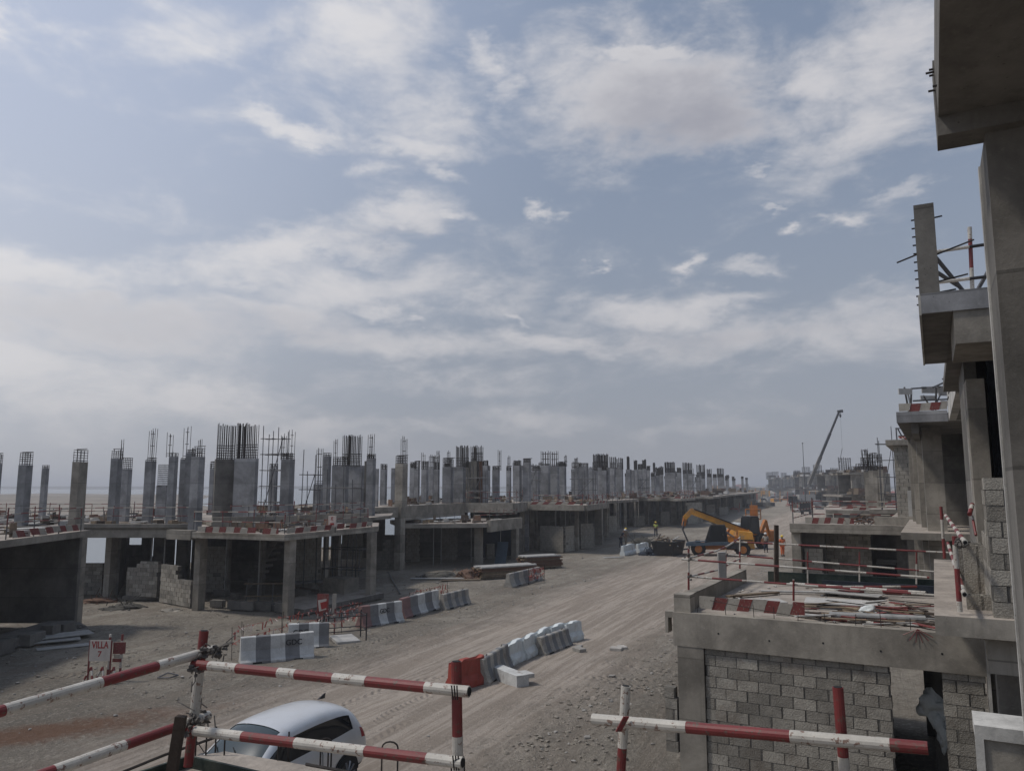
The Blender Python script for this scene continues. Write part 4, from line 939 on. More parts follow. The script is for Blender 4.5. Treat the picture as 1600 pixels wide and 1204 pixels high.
for k, (px, py, u_) in enumerate([(1514, 905, 15.0), (1527, 868, 14.8), (1512, 862, 15.2)]):
    v_, z_ = PU(px, py, u_); z_ = zs+.1 if k == 0 else max(zs+.3, z_)
    b = hollow_block(None, W(u_, v_, zs+.1), RAZ)
    for j in range(1, 1+int((z_-zs)/.2)): b2 = hollow_block(None, W(u_, v_, zs+.1+.2*j), RAZ); k0 = len(b.v); b.v += b2.v; b.f += [tuple(i+k0 for i in f) for f in b2.f]; b.m += b2.m
    solo(b, 'block_stack', 'block', W(u_, v_, zs), ['low stack of hollow blocks beside the leaning pipes', 'taller stack of hollow blocks with an open square end', 'stack of hollow blocks right behind the open one'][k], 'block', HB)
GA = thing('garage', W(16.3, -2.5, 0), 'nearest block garage with concrete beam, its flat roof littered with planks and pipes', 'building', 'garages along the right side')
gf, gb, gl = 16.3, 22.5, -4.95
rbox(GA, 'roof_slab', gf+.2, gb, gl, -.12, 3.08, 3.33, 'con', 'screed')
rbox(GA, 'front_beam', gf, gf+.25, gl-.05, .62, 2.68, 3.36, 'con')
rbox(GA, 'corner_column', gf+.01, gf+.55, gl+.03, gl+.58, 0, 2.68, 'con')
rbox(GA, 'corner_upstand', gf+.05, gf+.4, gl-.03, gl+.32, 3.36, 3.72, 'con')
rbox(GA, 'side_parapet', gf+.4, gb-.1, gl, gl+.22, 3.33, 3.68, 'con')
rbox(GA, 'rear_form_board', gb-.12, gb-.06, gl+.8, -.12, 3.33, 3.66, 'green'); rbox(GA, 'rear_form_board', gb-.28, gb-.2, gl+2.2, -.12, 3.33, 3.52, 'net')
rbox(GA, 'bracket', gf+.02, gf+.3, gl-.22, gl-.052, 3.24, 3.36, 'con'); rbox(GA, 'bracket', gf+.02, gf+.3, gl-.22, gl-.16, 2.92, 3.24, 'con')
A = W(gf+.16, gl+.6, 0); B = W(gf+.16, -.92, 0)
block_wall(GA, A, B, .0, 2.67, seed=31, holes=((.2,.35,2.55,2.7),))
block_wall(GA, W(gf+.16, -.07, 0), W(gf+.16, .6, 0), .0, 2.67, seed=32, name='block_pier')
block_wall(GA, W(gf+.1, gl-.26, 0), W(gf+.1, gl+.0, 0), .55, 1.85, seed=33, name='block_stub')
rbox(GA, 'side_wall', gf+.6, gb, gl+.1, gl+.3, 0, 3.08, 'con_dark'); rbox(GA, 'rear_column', gb-.5, gb, -.5, -.1, 0, 3.08, 'con_dark'); rbox(GA, 'rear_column', gb-.5, gb-.1, -2.6, -2.1, 0, 3.08, 'con_dark')
rbox(GA, 'rear_wall', gb-.15, gb, gl+.3, -1.4, 0, 3.08, 'con_dark'); rbox(GA, 'inner_wall', gf+2.4, gf+6, -.28, -.08, 0, 3.08, 'con_dark')
rbox(GA, 'pale_corner_strip', gf-.02, gf+.3, .62, .67, 0, 3.3, 'con_pale_lit'); rbox(GA, 'side_pier', gf+.1, gf+.5, .67, .95, 0, 3.3, 'con_dark')
striped_board(GA, W(gf+.3, gl+.45, 0), W(gf+.3, gl+2.55, 0), 3.42, 3.67, .26, slant=.09, T=.02)
b = MB(); rg = random.Random(8)
for k in range(9):
    v = gl+.5+k*.5+rg.uniform(-.1, .1)
    if v > -.3: break
    p = W(gf+.12, v, 3.3); b.tube(p, p+Vector((rg.uniform(-.02,.02), 0, rg.uniform(.2, .38))), .007, 5)
p = W(gf+.15, gl+.6, 3.4); b.path([W(gf+.2, gl+.7, 3.62), W(gf+.15, gl+1.8, 3.5), W(gf+.15, gl+3.2, 3.36)], .006, 4)
part(b, 'starter_bars', GA, 'rebar', kind='stuff')
b = MB()   # fan of red painted wires over the beam
for a in (-60, -30, -8, 15, 38, 60): p = W(gf-.01, -.42, 3.4); b.tube(p, p+V*math.sin(R(a))*.28-Vector((0,0,math.cos(R(a))*.24))-U*.02, .006, 4)
part(b, 'red_wire', GA, 'red', kind='stuff')
for k in range(5):  # tie holes in the beam
    v = gl+.9+k*1.0; o = part(MB().tube(W(gf-.004, v, 3.0-.05*(k % 2)), W(gf+.01, v, 3.0-.05*(k % 2)), .02, 8), 'tie_hole', GA, 'black')
# roof clutter, piece by piece
rg = random.Random(13); GC = 'things left lying on the garage roof'
desc = ['long bent plank near the front edge', 'weathered plank beside the striped board', 'split plank across the pipes', 'pale plank by the rear board', 'dark plank under the white bag', 'short plank beside the parapet']
for k, (u_, v_, L, a, m) in enumerate([(17.2,-1.3,2.6,96,'wood_dark'),(18.3,-2.3,1.7,80,'wood'),(18.8,-1.2,2.4,112,'wood_dark'),(20.6,-3.0,2.0,70,'ply'),(17.9,-.9,1.6,100,'wood_dark'),(19.6,-4.0,1.6,35,'wood')]):
    solo(MB().box(W(u_, v_, 3.39), (.14, L, .04), RAZ+a), 'plank', m, W(u_, v_, 3.33), desc[k]+', on the nearest garage roof', 'plank', GC)
for k, (u_, v_, w, L, a) in enumerate([(19.2,-2.0,.9,1.5,85),(20.8,-1.9,.8,1.4,100),(18.2,-3.6,.6,1.1,60)]):
    solo(MB().box(W(u_, v_, 3.40+.02*k), (w, L, .02), RAZ+a), 'board', 'ply', W(u_, v_, 3.33), ['wide pale board in the middle of the nearest garage roof', 'pale board near the rear edge of the nearest garage roof', 'small pale board by the side parapet of the nearest roof'][k], 'board', GC)
for k, (a, e, z1_, z2_, s) in enumerate([((21.3,-3.4),(20.0,-.3),3.5,3.62,1),((20.9,-2.8),(20.7,-.4),3.42,3.5,2),((17.0,-2.6),(16.8,-1.0),3.36,3.37,3),((20.3,-2.9),(21.2,-.5),3.55,3.6,4)]):
    solo(MB().stripes(W(*a, z1_), W(*e, z2_), .03, .5, 10, 0, s), 'painted_pipe', ['white', 'red'], W(*a, 3.33), ['longest loose red and white pipe across the garage roof', 'loose pipe parallel to the rear edge of the roof', 'short rusty red pipe by the front edge of the roof', 'loose pipe lying on top of the roof heap'][k], 'pipe', GC)
solo(MB().tube(W(17.05, -2.0, 3.42), W(17.4, -.3, 3.42), .07, 12), 'plastic_pipe', 'prop', W(17, -1, 3.33), 'thick grey pipe lying near the front right of the garage roof', 'pipe')
solo(MB().blob(W(17.9, -1.35, 3.42), .13, 0, 3, 3, (1.3, 1, .7), .8), 'plastic_bag', 'plastic_white', W(17.9, -1.35, 3.33), 'crumpled white bag on the planks of the garage roof', 'bag', smooth=True)
b = MB()
for k in range(70):
    u_, v_ = 16.8+abs(rg.gauss(0, 1.6)), -.4-abs(rg.gauss(0, 1.2))
    if u_ > 22 or v_ < -3.2: continue
    b.box(W(u_, v_, 3.36+rg.random()*.08), (rg.uniform(.03, .12), rg.uniform(.3, 1.6), .02), RAZ+rg.gauss(90, 35), rg.randrange(5))
for k in range(50):
    u_, v_ = rg.uniform(16.6, 22), rg.uniform(-4.5, -.3); b.blob(W(u_, v_, 3.35), rg.uniform(.015, .05), 1, k, 0, (1,1,.5))
so = solo(b, 'timber_scraps', ['wood', 'ply', 'wood_dark', 'rebar', 'red_board'], W(18, -1.5, 3.33), 'heap of splintered scraps and offcuts spread over the nearest garage roof', 'scrap heap', kind='stuff')
# grey plastic sheet hanging in the garage door
bm_ = MB().blob(W(17.5, -.28, 1.75), .26, 0, 5, 3, (.9, .5, 1.0), .7); bm_.blob(W(17.5, -.12, 1.3), .2, 0, 8, 3, (.6, .4, 1.5), .7)
solo(bm_, 'plastic_sheet', 'plastic_white', W(18.5, -.4, 1.0), 'crumpled grey plastic sheet hanging inside the garage doorway', 'plastic sheet', smooth=True)
# garage 2
g2 = PZ(1235, 818, 3.9); g2u, g2v = g2.dot(U), g2.dot(V)
GB = thing('garage', W(g2u, g2v+3, 0), 'second block garage beyond the littered roof, striped board and a pipe heap on top', 'building', 'garages along the right side')
rbox(GB, 'roof_slab', g2u+.1, g2u+8, g2v, -.7, 3.55, 3.88, 'con', 'screed'); rbox(GB, 'front_beam', g2u, g2u+.3, g2v-.05, .4, 3.45, 3.92, 'con')
for a, e in ((1238, 1252), (1419, 1447), (1452, 1458)):
    v0_, _ = PU(a, 870, g2u+.3); v1_, _ = PU(e, 870, g2u+.3); rbox(GB, 'column', g2u+.3, g2u+.75, v0_, v1_, 0, 3.5, 'con')
for a, e, du, m_ in ((1252,1290,1.3,'con_dark'),(1286,1362,2.4,None),(1366,1420,5,'con_dark')):
    v0_, _ = PU(a, 870, g2u+du); v1_, _ = PU(e, 870, g2u+du)
    if m_: rbox(GB, 'wall', g2u+du, g2u+du+.2, v0_, v1_, 0, 3.55, m_)
    else: block_wall(GB, W(g2u+du, v0_, 0), W(g2u+du, v1_, 0), .0, 3.5, seed=40, single=True)
v0_, _ = PU(1258, 870, g2u+1.0); v1_, _ = PU(1286, 870, g2u+1.0); block_wall(GB, W(g2u+1.0, v0_, 0), W(g2u+1.0, v1_, 0), 0, 2.6, seed=41, single=False)
v0_, _ = PU(1458, 870, g2u+.9); rbox(GB, 'wall', g2u+.9, g2u+1.1, v0_, v0_+2, 0, 3.5, 'con_dark')
rbox(GB, 'side_wall', g2u+1, g2u+8, g2v+.1, g2v+.3, 0, 3.55, 'con_dark'); rbox(GB, 'rear_wall', g2u+8, g2u+8.2, g2v, 0, 0, 3.55, 'con_dark')
v0_, _ = PU(1366, 820, g2u+.6); rbox(GB, 'upstand', g2u+.5, g2u+.8, v0_, .2, 3.92, 4.36, 'con')
v0_, _ = PU(1258, 810, g2u+.3); v1_, _ = PU(1334, 810, g2u+.3); striped_board(GB, W(g2u+.35, v0_, 0), W(g2u+.35, v1_, 0), 3.93, 4.25, .32, slant=.1)
v0_, _ = PU(1384, 870, g2u+4.6)
solo(MB().box(W(g2u+4.4, v0_, 1.6), (1.0, .3, .12), RAZ).box(W(g2u+4.4, v0_+.1, 1.75), (1.1, .4, .14), RAZ+4).box(W(g2u+4.4, v0_, .75), (1.0, .4, 1.5), RAZ, 1), 'sack_pile', ['ply', 'net'], W(g2u+4.4, v0_, 0), 'pale sacks piled inside the dark bay of the second garage', 'sack pile')
b = MB(); v0_, _ = PU(1350, 815, g2u+1)
for k in range(60): c = W(g2u+rg.uniform(.3, 2.2), v0_+rg.gauss(0, .35), 4.0+abs(rg.gauss(0, .14))); d_ = Vector((rg.uniform(-1,1), rg.uniform(-1,1), rg.uniform(-.3,.3))).normalized()*rg.uniform(.15, .4); b.tube(c-d_, c+d_, .022, 5, rg.randrange(2))
solo(b, 'coupler_heap', ['steel', 'rust_net'], W(g2u+1, v0_, 3.9), 'round heap of tangled steel couplers on the second garage roof', 'scrap heap', kind='stuff')
# house 2
rbox(H2, 'floor_slab', 33, 46, -1.2, 6, 3.98, 4.24, 'con', 'screed')
for u_, v0_, v1_ in ((34.5,-.3,.38),(37.5,-.55,.05),(40.5,-.8,-.3),(43.3,-1.0,-.5)): rbox(H2, 'column', u_, u_+.7, v0_, v1_, 0, 8.28, 'con'); rbox(H2, 'sunlit_edge_strip', u_+.66, u_+.71, v0_-.02, v0_+.03, 0, 8.27, 'con_pale_lit')
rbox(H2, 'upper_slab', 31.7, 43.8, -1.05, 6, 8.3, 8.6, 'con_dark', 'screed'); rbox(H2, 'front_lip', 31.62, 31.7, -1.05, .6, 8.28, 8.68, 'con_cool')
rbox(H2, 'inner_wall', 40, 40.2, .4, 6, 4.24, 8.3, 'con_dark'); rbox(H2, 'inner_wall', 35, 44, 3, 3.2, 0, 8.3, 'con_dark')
_v, _z = PU(1492, 645, 31.5)
rbox(H2, 'parapet_wall', 22, 31.4, .62, .84, 8.28, 9.6, 'con_pale_lit'); rbox(H2, 'side_slab', 22, 31.4, .84, 6, 8.3, 8.6, 'con_dark')  # parapet tone has the light on its left face painted in
b = MB()
for k in range(8): p = W(23+k*1.05, .61, 8.9+.05*(k % 2)); b.box(p, (.02, .45, .05), RAZ)
part(b, 'tie_slot', H2, 'black', kind='stuff')
striped_board(H2, W(31.75, -.95, 0), W(31.75, .6, 0), 8.7, 8.98, .33, slant=.08)
rbox(H2, 'drop_beam', 31.9, 43.6, -.6, -.35, 7.9, 8.3, 'con_dark')
# house 3
rbox(H3, 'upper_slab', 47.5, 58, -2.2, 6, 8.2, 8.5, 'con', 'screed'); rbox(H3, 'floor_slab', 47, 58, -2.2, 6, 3.98, 4.24, 'con', 'screed')
def v_at(px, py, u): return PU(px, py, u)[0]
block_wall(H3, W(48, v_at(1398,730,48), 0), W(48, v_at(1434,730,48), 0), 4.24, 8.18, seed=50, single=False, name='upper_block_wall')
va, vb = v_at(1440,730,48), v_at(1466,730,48)
block_wall(H3, W(47.8, va, 0), W(47.8, vb, 0), 4.24, 8.18, seed=51, single=False, name='window_block_wall', holes=((v_at(1450,740,47.8)-va, v_at(1462,740,47.8)-va, 6.1, 6.7),))
rbox(H3, 'sunlit_edge_strip', 47.7, 47.76, va-.25, va-.2, 4.24, 8.2, 'con_pale_lit'); rbox(H3, 'inner_wall', 52, 52.2, -1.5, 6, 4.24, 8.2, 'con_dark')
rbox(H3, 'lower_wall', 47.5, 47.7, -2, 6, 0, 3.98, 'con_dark'); rbox(H3, 'column', 47.4, 47.9, v_at(1433,730,47.4), v_at(1440,730,47.4), 4.24, 8.2, 'con_dark')
for k, (px0, px1, y0, y1, m_, nm) in enumerate([(1420,1447,766,806,'ply','grey_sheet'),(1448,1470,775,808,'blackmetal','black_panel'),(1432,1456,750,770,'blackmetal','black_panel')]):
    uu = 45.9-k*.05; a0, z0_ = PU(px0, y1, uu); a1, z1_ = PU(px1, y0, uu); rbox(H3, nm, uu, uu+.06, a0, a1, z0_, z1_, m_)
# houses further along
rbox(H4, 'deck_slab', 62, 78, -4.2, 5, 4.0, 4.3, 'con', 'screed')
for px, y0, y1 in ((1354,737,700),(1361,735,706),(1368,735,706),(1376,733,708)):
    a0, z0_ = PU(px-3, 760, 66); a1, z1_ = PU(px+3, y0, 66); c_ = rbox(H4, 'column', 66, 66.5, a0, a1, 4.3, z1_, 'con')
    _, zz = PU(px, y1, 66); b = rebar_mb(W(66.25, (a0+a1)/2, 0), abs(a1-a0)*.9, .4, z1_, zz, 4, 3, RAZ, .02, .3, None, .12, px, 1); part(b, 'starter_bars', c_, 'rebar', kind='stuff')
rbox(H4, 'wall', 68, 68.2, v_at(1350,760,68), v_at(1385,760,68), 0, 4.0, 'con_dark'); a0, z0_ = PU(1352, 745, 65); a1, _ = PU(1370, 745, 65); rbox(H4, 'wall', 65, 65.2, a0, a1, 4.3, 6.6, 'con')
p = W(60.5, v_at(1388, 770, 60.5), 4.3); scaffold('scaffold_tower', tuple(p), RAZ, 1, 1, .9, 1.15, 4, 'tall dark scaffold tower against the grey block house on the right', 'scaffold towers on the right', extra=2.4, seed=7)
# garage 3 roof and pad with red pipes
GCc = thing('garage', W(66, -7.5, 0), 'third garage roof down the right side, a heap of red pipes on it', 'building', 'garages along the right side')
q = PZ(1290, 796, 3.9); qu, qv = q.dot(U), q.dot(V)
rbox(GCc, 'roof_slab', qu, qu+9, qv, qv+7.2, 3.6, 3.9, 'con', 'screed'); rbox(GCc, 'wall', qu+.6, qu+.8, qv+2.4, qv+7, 0, 3.6, 'con_dark'); rbox(GCc, 'wall', qu+.3, qu+.5, qv+.6, qv+1.2, 0, 3.6, 'con')
for k in range(4): rbox(GCc, 'column', qu+.1, qu+.6, qv+k*1.9, qv+k*1.9+.5, 0, 3.6, 'con')
striped_board(GCc, W(qu, qv+2.2, 0), W(qu, qv+6, 0), 3.92, 4.3, .5, slant=.2)
b = MB()
for k in range(48):
    c = W(qu+1+rg.random()*4, qv+2+rg.random()*4.6, 4.0+.022*k*rg.random()); a_ = R(rg.gauss(90, 12)+RAZ); d_ = Vector((math.sin(a_), math.cos(a_), rg.uniform(-.02,.02)))*rg.uniform(.8, 1.9); b.stripes(c-d_, c+d_, .035, .6, 5, 0, k)
solo(b, 'pipe_heap', ['red_board', 'steel'], W(qu+3, qv+4, 3.9), 'large heap of faded red pipes on the third garage roof', 'pipe heap', kind='stuff')
railing('guard_rail', [W(g2u+.3, g2v+.1, 3.9), W(g2u+7.5, g2v+.2, 3.9)], 'rail on the road side of the second garage roof', 'rails on the garage roofs', 1.2, .03, 7, (.25, .6, .95))
railing('guard_rail', [W(g2u+7.4, g2v+.2, 3.9), W(g2u+7.2, -1.0, 3.9)], 'rail across the rear of the second garage roof', 'rails on the garage roofs', 1.15, .03, 4, (.3, .65, 1.0), seed=3)
# far end of the right row, near the horizon
for k, (px0, px1, yt, d, lab) in enumerate([(1335,1392,738,140,'half built house in haze just left of the leaning starter bars'),(1290,1340,741,250,'half built house under the crane boom with bare columns'),(1250,1296,744,370,'half built block with thin columns behind the crane base'),(1206,1256,748,520,'farthest half built block of the right row at the end of the track')]):
    a = PD(px0, 745, d); e = PD(px1, 745, d); t = thing('unfinished_house', ((a.x+e.x)/2, d, 0), lab, 'building', GR); zt = PD(px0, yt, d).z; rgk = random.Random(k)
    n_ = 9
    part(MB().box(((a.x+e.x)/2, d+6, zt-.15), (e.x-a.x, 12, .35), 8), 'roof_slab', t, 'con'); part(MB().box(((a.x+e.x)/2, d+6, 4.1), (e.x-a.x+3, 14, .35), 8), 'floor_slab', t, 'con')
    for i in range(n_):
        x = a.x+(e.x-a.x)*(i+.5)/n_; part(MB().box((x, d+rgk.uniform(0, 1.5), zt/2-.15), (.55+d/500, .55, zt), 8), 'column', t, 'con')
    part(MB().box(((a.x+e.x)/2, d+8, zt/2-.2), (e.x-a.x-1, .3, zt-.3), 8), 'wall', t, 'con_dark')
    for i in range(6):
        x = a.x+(e.x-a.x)*rgk.random(); b = rebar_mb((x, d+3+rgk.random()*5, 0), .7+rgk.random()+d/200, .5, zt, zt+rgk.uniform(.5, 2.2)*(1+d/300), 6, 2, 10, .03+d/9000, .4, None, .15, i, 1); part(b, 'starter_bars', t, 'rebar', kind='stuff')
    clutter(t, [(a.x, d+.5), (e.x, d+.5), (e.x, d+10), (a.x, d+10)], zt, 150, 60+k, 1.4+d/150)
    clutter(t, [(a.x-1, d-2), (e.x, d-2), (e.x, d+2), (a.x-1, d+2)], 4.3, 90, 70+k, 1.4+d/150)

# site clutter far down the track, too small and thick to count
b = MB(); rg = random.Random(77)
for k in range(420):
    px = rg.uniform(1120, 1262) if rg.random() < .75 else rg.uniform(1245, 1400); py = rg.uniform(764, 800) if px < 1262 else rg.uniform(764, 790)
    if 1195 < px < 1245 and py > 778 and rg.random() < .8: continue
    if px < 1180 and py > 790 and rg.random() < .7: continue
    g_ = PZ(px, py, 0); s_ = rg.uniform(.3, 1.5)*(g_.y/150); a_ = rg.uniform(0, 180)
    t_ = rg.random(); m_ = rg.choice((0, 0, 1, 2, 3, 4, 5, 6))
    if t_ < .6: b.box(g_+Vector((0,0,s_*.3)), (s_, s_*rg.uniform(.5, 2.5), s_*rg.uniform(.3, 1.1)), a_, m_)
    elif t_ < .85: b.tube(g_, g_+Vector((rg.uniform(-.4,.4), 0, rg.uniform(1.5, 4.5))), .05+.03*g_.y/150, 4, rg.choice((3, 5, 4)))
    else: b.blob(g_, s_*.8, m_, k, 1, (1, 1, .6))
solo(b, 'site_debris', ['con', 'ply', 'wood', 'steel', 'tape_red', 'yellow', 'sand_dark'], (45, 170, 0), 'thick jumble of materials, poles and bins along the far end of the track', 'site clutter', kind='stuff')
# ------------------------------------------------------------------ painted guard rails
def pseq(par, name, pts, d0, d1, cols, r, n=14, hollow=True, steel=False):
    """pts: list of (px, py) break points along one straight pipe, cols: w/r for each span; depth runs from d0 to d1"""
    P = []; (xa, ya), (xb, yb) = pts[0], pts[-1]; L = math.hypot(xb-xa, yb-ya)
    A = PD(xa, ya, d0); B = PD(xb, yb, d1); b = MB()
    for (x, y) in pts:
        t = math.hypot(x-xa, y-ya)/L; inv = (1-t)/d0+t/d1; s = (t/d1)/inv; P.append(A.lerp(B, s))
    for a, e, c in zip(P, P[1:], cols): b.tube(a, e, r*(1.04 if c == 'w' else 1.0), n, 0 if c == 'w' else 1)
    o = part(b, name, par, ['white', 'red'])
    if hollow:
        D = (B-A).normalized()
        for q, s in ((A, -1), (B, 1)): part(MB().tube(q+D*s*.001, q+D*s*.003, r*.8, n), 'open_end', o, 'black')
    return o
def clot(par, px, py, d, seed, s=1.0):
    b = MB(); c = PD(px, py, d); rg = random.Random(seed)
    for k in range(16): b.blob(c+Vector((rg.gauss(0, .035), rg.gauss(0, .02), rg.gauss(0, .03)))*s, rg.uniform(.012, .03)*s, 0, seed*30+k, 1, jag=.7)
    for k in range(7):
        a = c+Vector((rg.gauss(0, .03), rg.gauss(0,.02), rg.gauss(0, .03))); b.tube(a, a+Vector((rg.gauss(0, .05), rg.gauss(0, .02), rg.gauss(0, .05))), .004, 4)
    return part(b, 'cement_caked_coupler', par, 'cement', kind='stuff')
ra = PD(297, 1183, 5.0)
RA = thing('guard_rail', tuple(ra), 'red and white pipe rail round the lower left slab corner above the silver car', 'guard rail', 'painted pipe guard rails')
r = .0285
pseq(RA, 'post', [(319,985),(316,1022),(315,1050),(304,1118),(301,1137),(294,1196)], 5.05, 5.05, 'rrwwr', r)
pseq(RA, 'rail', [(-60,1128),(4,1106),(156,1065),(244,1040),(336,1014)], 3.75, 5.15, 'rwrw', r)
pseq(RA, 'rail', [(20,1226),(82,1201),(192,1160),(272,1138),(326,1117)], 4.0, 5.15, 'rwrw', r)
pseq(RA, 'rail', [(302,1037),(328,1040),(371,1046),(436,1053),(463,1056),(522,1063),(573,1068),(665,1077),(733,1080)], 4.98, 4.25, 'rwrwrwrw', r)
pseq(RA, 'rail', [(288,1139),(305,1142),(380,1150),(463,1160),(572,1174),(668,1187),(723,1191)], 4.98, 4.2, 'rwrwrw', r)
pseq(RA, 'post', [(713,1033),(717,1150),(716,1240)], 4.32, 4.32, 'rw', r)
for k, (px, py, d) in enumerate([(322,1018,5.0),(304,1043,4.95),(340,1014,5.1),(303,1125,4.98),(296,1140,4.95),(316,1124,5.1)]): clot(RA, px, py, d, k, .62)
for px, py, d in ((712,1079,4.24),(714,1188,4.22)):
    p = PD(px, py, d); b = MB()
    for k in range(3): b.tube(p+Vector((-.012+k*.012, -.03, -.036)), p+Vector((-.02+k*.014, -.03, .036)), .004, 5)
    part(b, 'wire_tie', RA, 'rebar', kind='stuff')
RB = thing('guard_rail', tuple(PD(1140, 1145, 4.2)), 'red and white pipe rail on two posts before the nearest block garage wall', 'guard rail', 'painted pipe guard rails')
pseq(RB, 'rail', [(926,1123),(1073,1138),(1235,1153),(1391,1163),(1450,1168)], 4.55, 3.75, 'wrwr', .0295)
pseq(RB, 'post', [(978,1071),(972,1168),(967,1260)], 4.6, 4.6, 'wr', .026)
pseq(RB, 'post', [(1309,1073),(1318,1182),(1324,1260)], 4.0, 4.0, 'rw', .026)
b = MB(); c = PD(971, 1127, 4.45)
for k in range(4): b.tube(c+Vector((-.035+.008*k, -.035, -.04)), c+Vector((.01+.008*k, -.04, .04)), .005, 5)
part(b, 'wire_tie', RB, 'red', kind='stuff')
b = MB(); A_ = PD(283, 1118, 4.75); B_ = PD(263, 1240, 4.75); b.beam(A_, B_, .055, .05); solo(b, 'timber_post', 'wood_dark', tuple(B_), 'dark square timber post in front of the corner of the red and white rail', 'post')
# rails on the nearest garage roof
def PVp(px, py, v): x, y, w = ray(px, py); t = v/(x*V.x+y*V.y); return Vector((x*t, y*t, EYE+w*t))
def PUp(px, py, u): x, y, w = ray(px, py); t = u/(x*U.x+y*U.y); return Vector((x*t, y*t, EYE+w*t))
GG = 'rails on the garage roofs'
t = thing('guard_rail', tuple(W(17.2, -4.8, 3.35)), 'double red and white rail along the front of the littered garage roof', 'guard rail', GG)
for (a, e, s) in (((1065,873),(1452,902),1),((1074,900),(1468,930),2)): part(MB().stripes(PUp(*a, 17.3), PUp(*e, 17.3), .021, .55, 8, .1, s), 'rail', t, ['white', 'red'])
for px, y0, y1 in ((1076,857,921),(1240,905,938)): part(MB().stripes(PUp(px, y1, 17.25), PUp(px, y0, 17.25), .022, .4, 8, 0, px), 'post', t, ['red', 'white'])
b = MB()
for k in range(12):
    c = PUp(1077, 871+(k % 2)*29, 17.2)+Vector((rg.gauss(0,.04), 0, rg.gauss(0,.04))); b.blob(c, .025, 0, k, 0)
part(b, 'coupler', t, 'cement', kind='stuff')
t = thing('guard_rail', tuple(W(20, -4.8, 3.35)), 'sagging rails along the road side parapet of the littered garage roof', 'guard rail', GG)
for pts in ([(1078,871),(1118,861),(1138,852),(1156,840)],[(1079,900),(1122,890),(1156,872)]):
    Q = [PVp(*q, -4.85) for q in pts]
    for k, (a, e) in enumerate(zip(Q, Q[1:])): part(MB().stripes(a, e, .022, .5, 8, 0, k), 'rail', t, ['white', 'red'])
for px, y0, y1 in ((1134,858,900),(1156,838,888)): part(MB().stripes(PVp(px, y1, -4.85), PVp(px, y0, -4.85), .022, .45, 8, 0, px), 'post', t, ['red', 'white'])
t = thing('guard_rail', tuple(W(22.2, -3, 3.35)), 'double red and white rail along the rear of the littered garage roof', 'guard rail', GG)
for (a, e, s) in (((1150,846),(1482,863),1),((1138,866),(1462,893),2)): part(MB().stripes(PUp(*a, 22.3), PUp(*e, 22.3), .022, .6, 8, .2, s), 'rail', t, ['white', 'red'])
for px in (1262, 1343, 1432): part(MB().stripes(PUp(px, 912, 22.3), PUp(px, 862, 22.3), .02, .5, 8, 0, px), 'post', t, ['white', 'red'])
a = PUp(1213, 908, 22.0); e = PUp(1213, 820, 22.0); solo(MB().beam(a, e, .1, .1), 'timber_post', 'wood_dark', tuple(a), 'black timber post standing at the rear of the littered garage roof', 'post')
a = PVp(1129, 905, -4.4); e = PVp(1127, 862, -4.4); solo(MB().beam(a, e, .17, .1), 'timber_post', 'ply', tuple(a), 'short grey plank post beside the sagging side rails of the garage roof', 'post')
# rails and leaning pipes on house 1
t = thing('guard_rail', tuple(W(12.5, .05, 4.24)), 'thick red and white pipe rail on posts, on the ledge left of the block pier', 'guard rail', 'painted pipe guard rails')
rr = .034
q = PD(1500, 955, 10.9); part(MB().tube(q, q+Vector((0,0,.14)), rr, 12, 0).tube(q+Vector((0,0,.14)), q+Vector((0,0,.58)), rr, 12, 1).tube(q+Vector((0,0,.58)), q+Vector((0,0,.9)), rr, 12, 0).tube(q+Vector((0,0,.9)), q+Vector((0,0,1.02)), rr, 12, 1), 'post', t, ['white', 'red'])
q = PD(1476, 872, 18.4); part(MB().stripes(q, q+Vector((0,0,1.2)), rr, .4, 10), 'post', t, ['red', 'white'])
part(MB().stripes(PD(1508, 847, 10.6), PD(1477, 804, 18.4), rr, .8, 12, .1, 4), 'rail', t, ['white', 'red']); part(MB().stripes(PD(1507, 928, 10.6), PD(1481, 848, 18.0), rr, .8, 12, .1, 5), 'rail', t, ['white', 'red'])
for a, e in ((PD(1508.5, 847.5, 10.59), PD(1508, 847, 10.6)), (PD(1507.5, 928.5, 10.59), PD(1507, 928, 10.6))): part(MB().tube(a, e, rr*.8, 12), 'open_end', t, 'black')
b = MB()
for k in range(16): c = PD(1499, 848, 10.8)+Vector((rg.gauss(0,.04), rg.gauss(0,.04), rg.gauss(0,.03))); b.blob(c, .025, 0, k, 1, jag=.6)
part(b, 'coupler', t, 'cement', kind='stuff')
solo(MB().stripes(PD(1515, 803, 12.8), PD(1519, 788, 13.2), .035, .2, 10).stripes(PD(1525, 836, 12.6), PD(1519, 806, 12.9), .02, .3, 8), 'painted_pipe', ['red', 'white'], tuple(PD(1519, 830, 12.8)), 'short broken pipe leaning on the tall column right of the pipe rail', 'pipe')
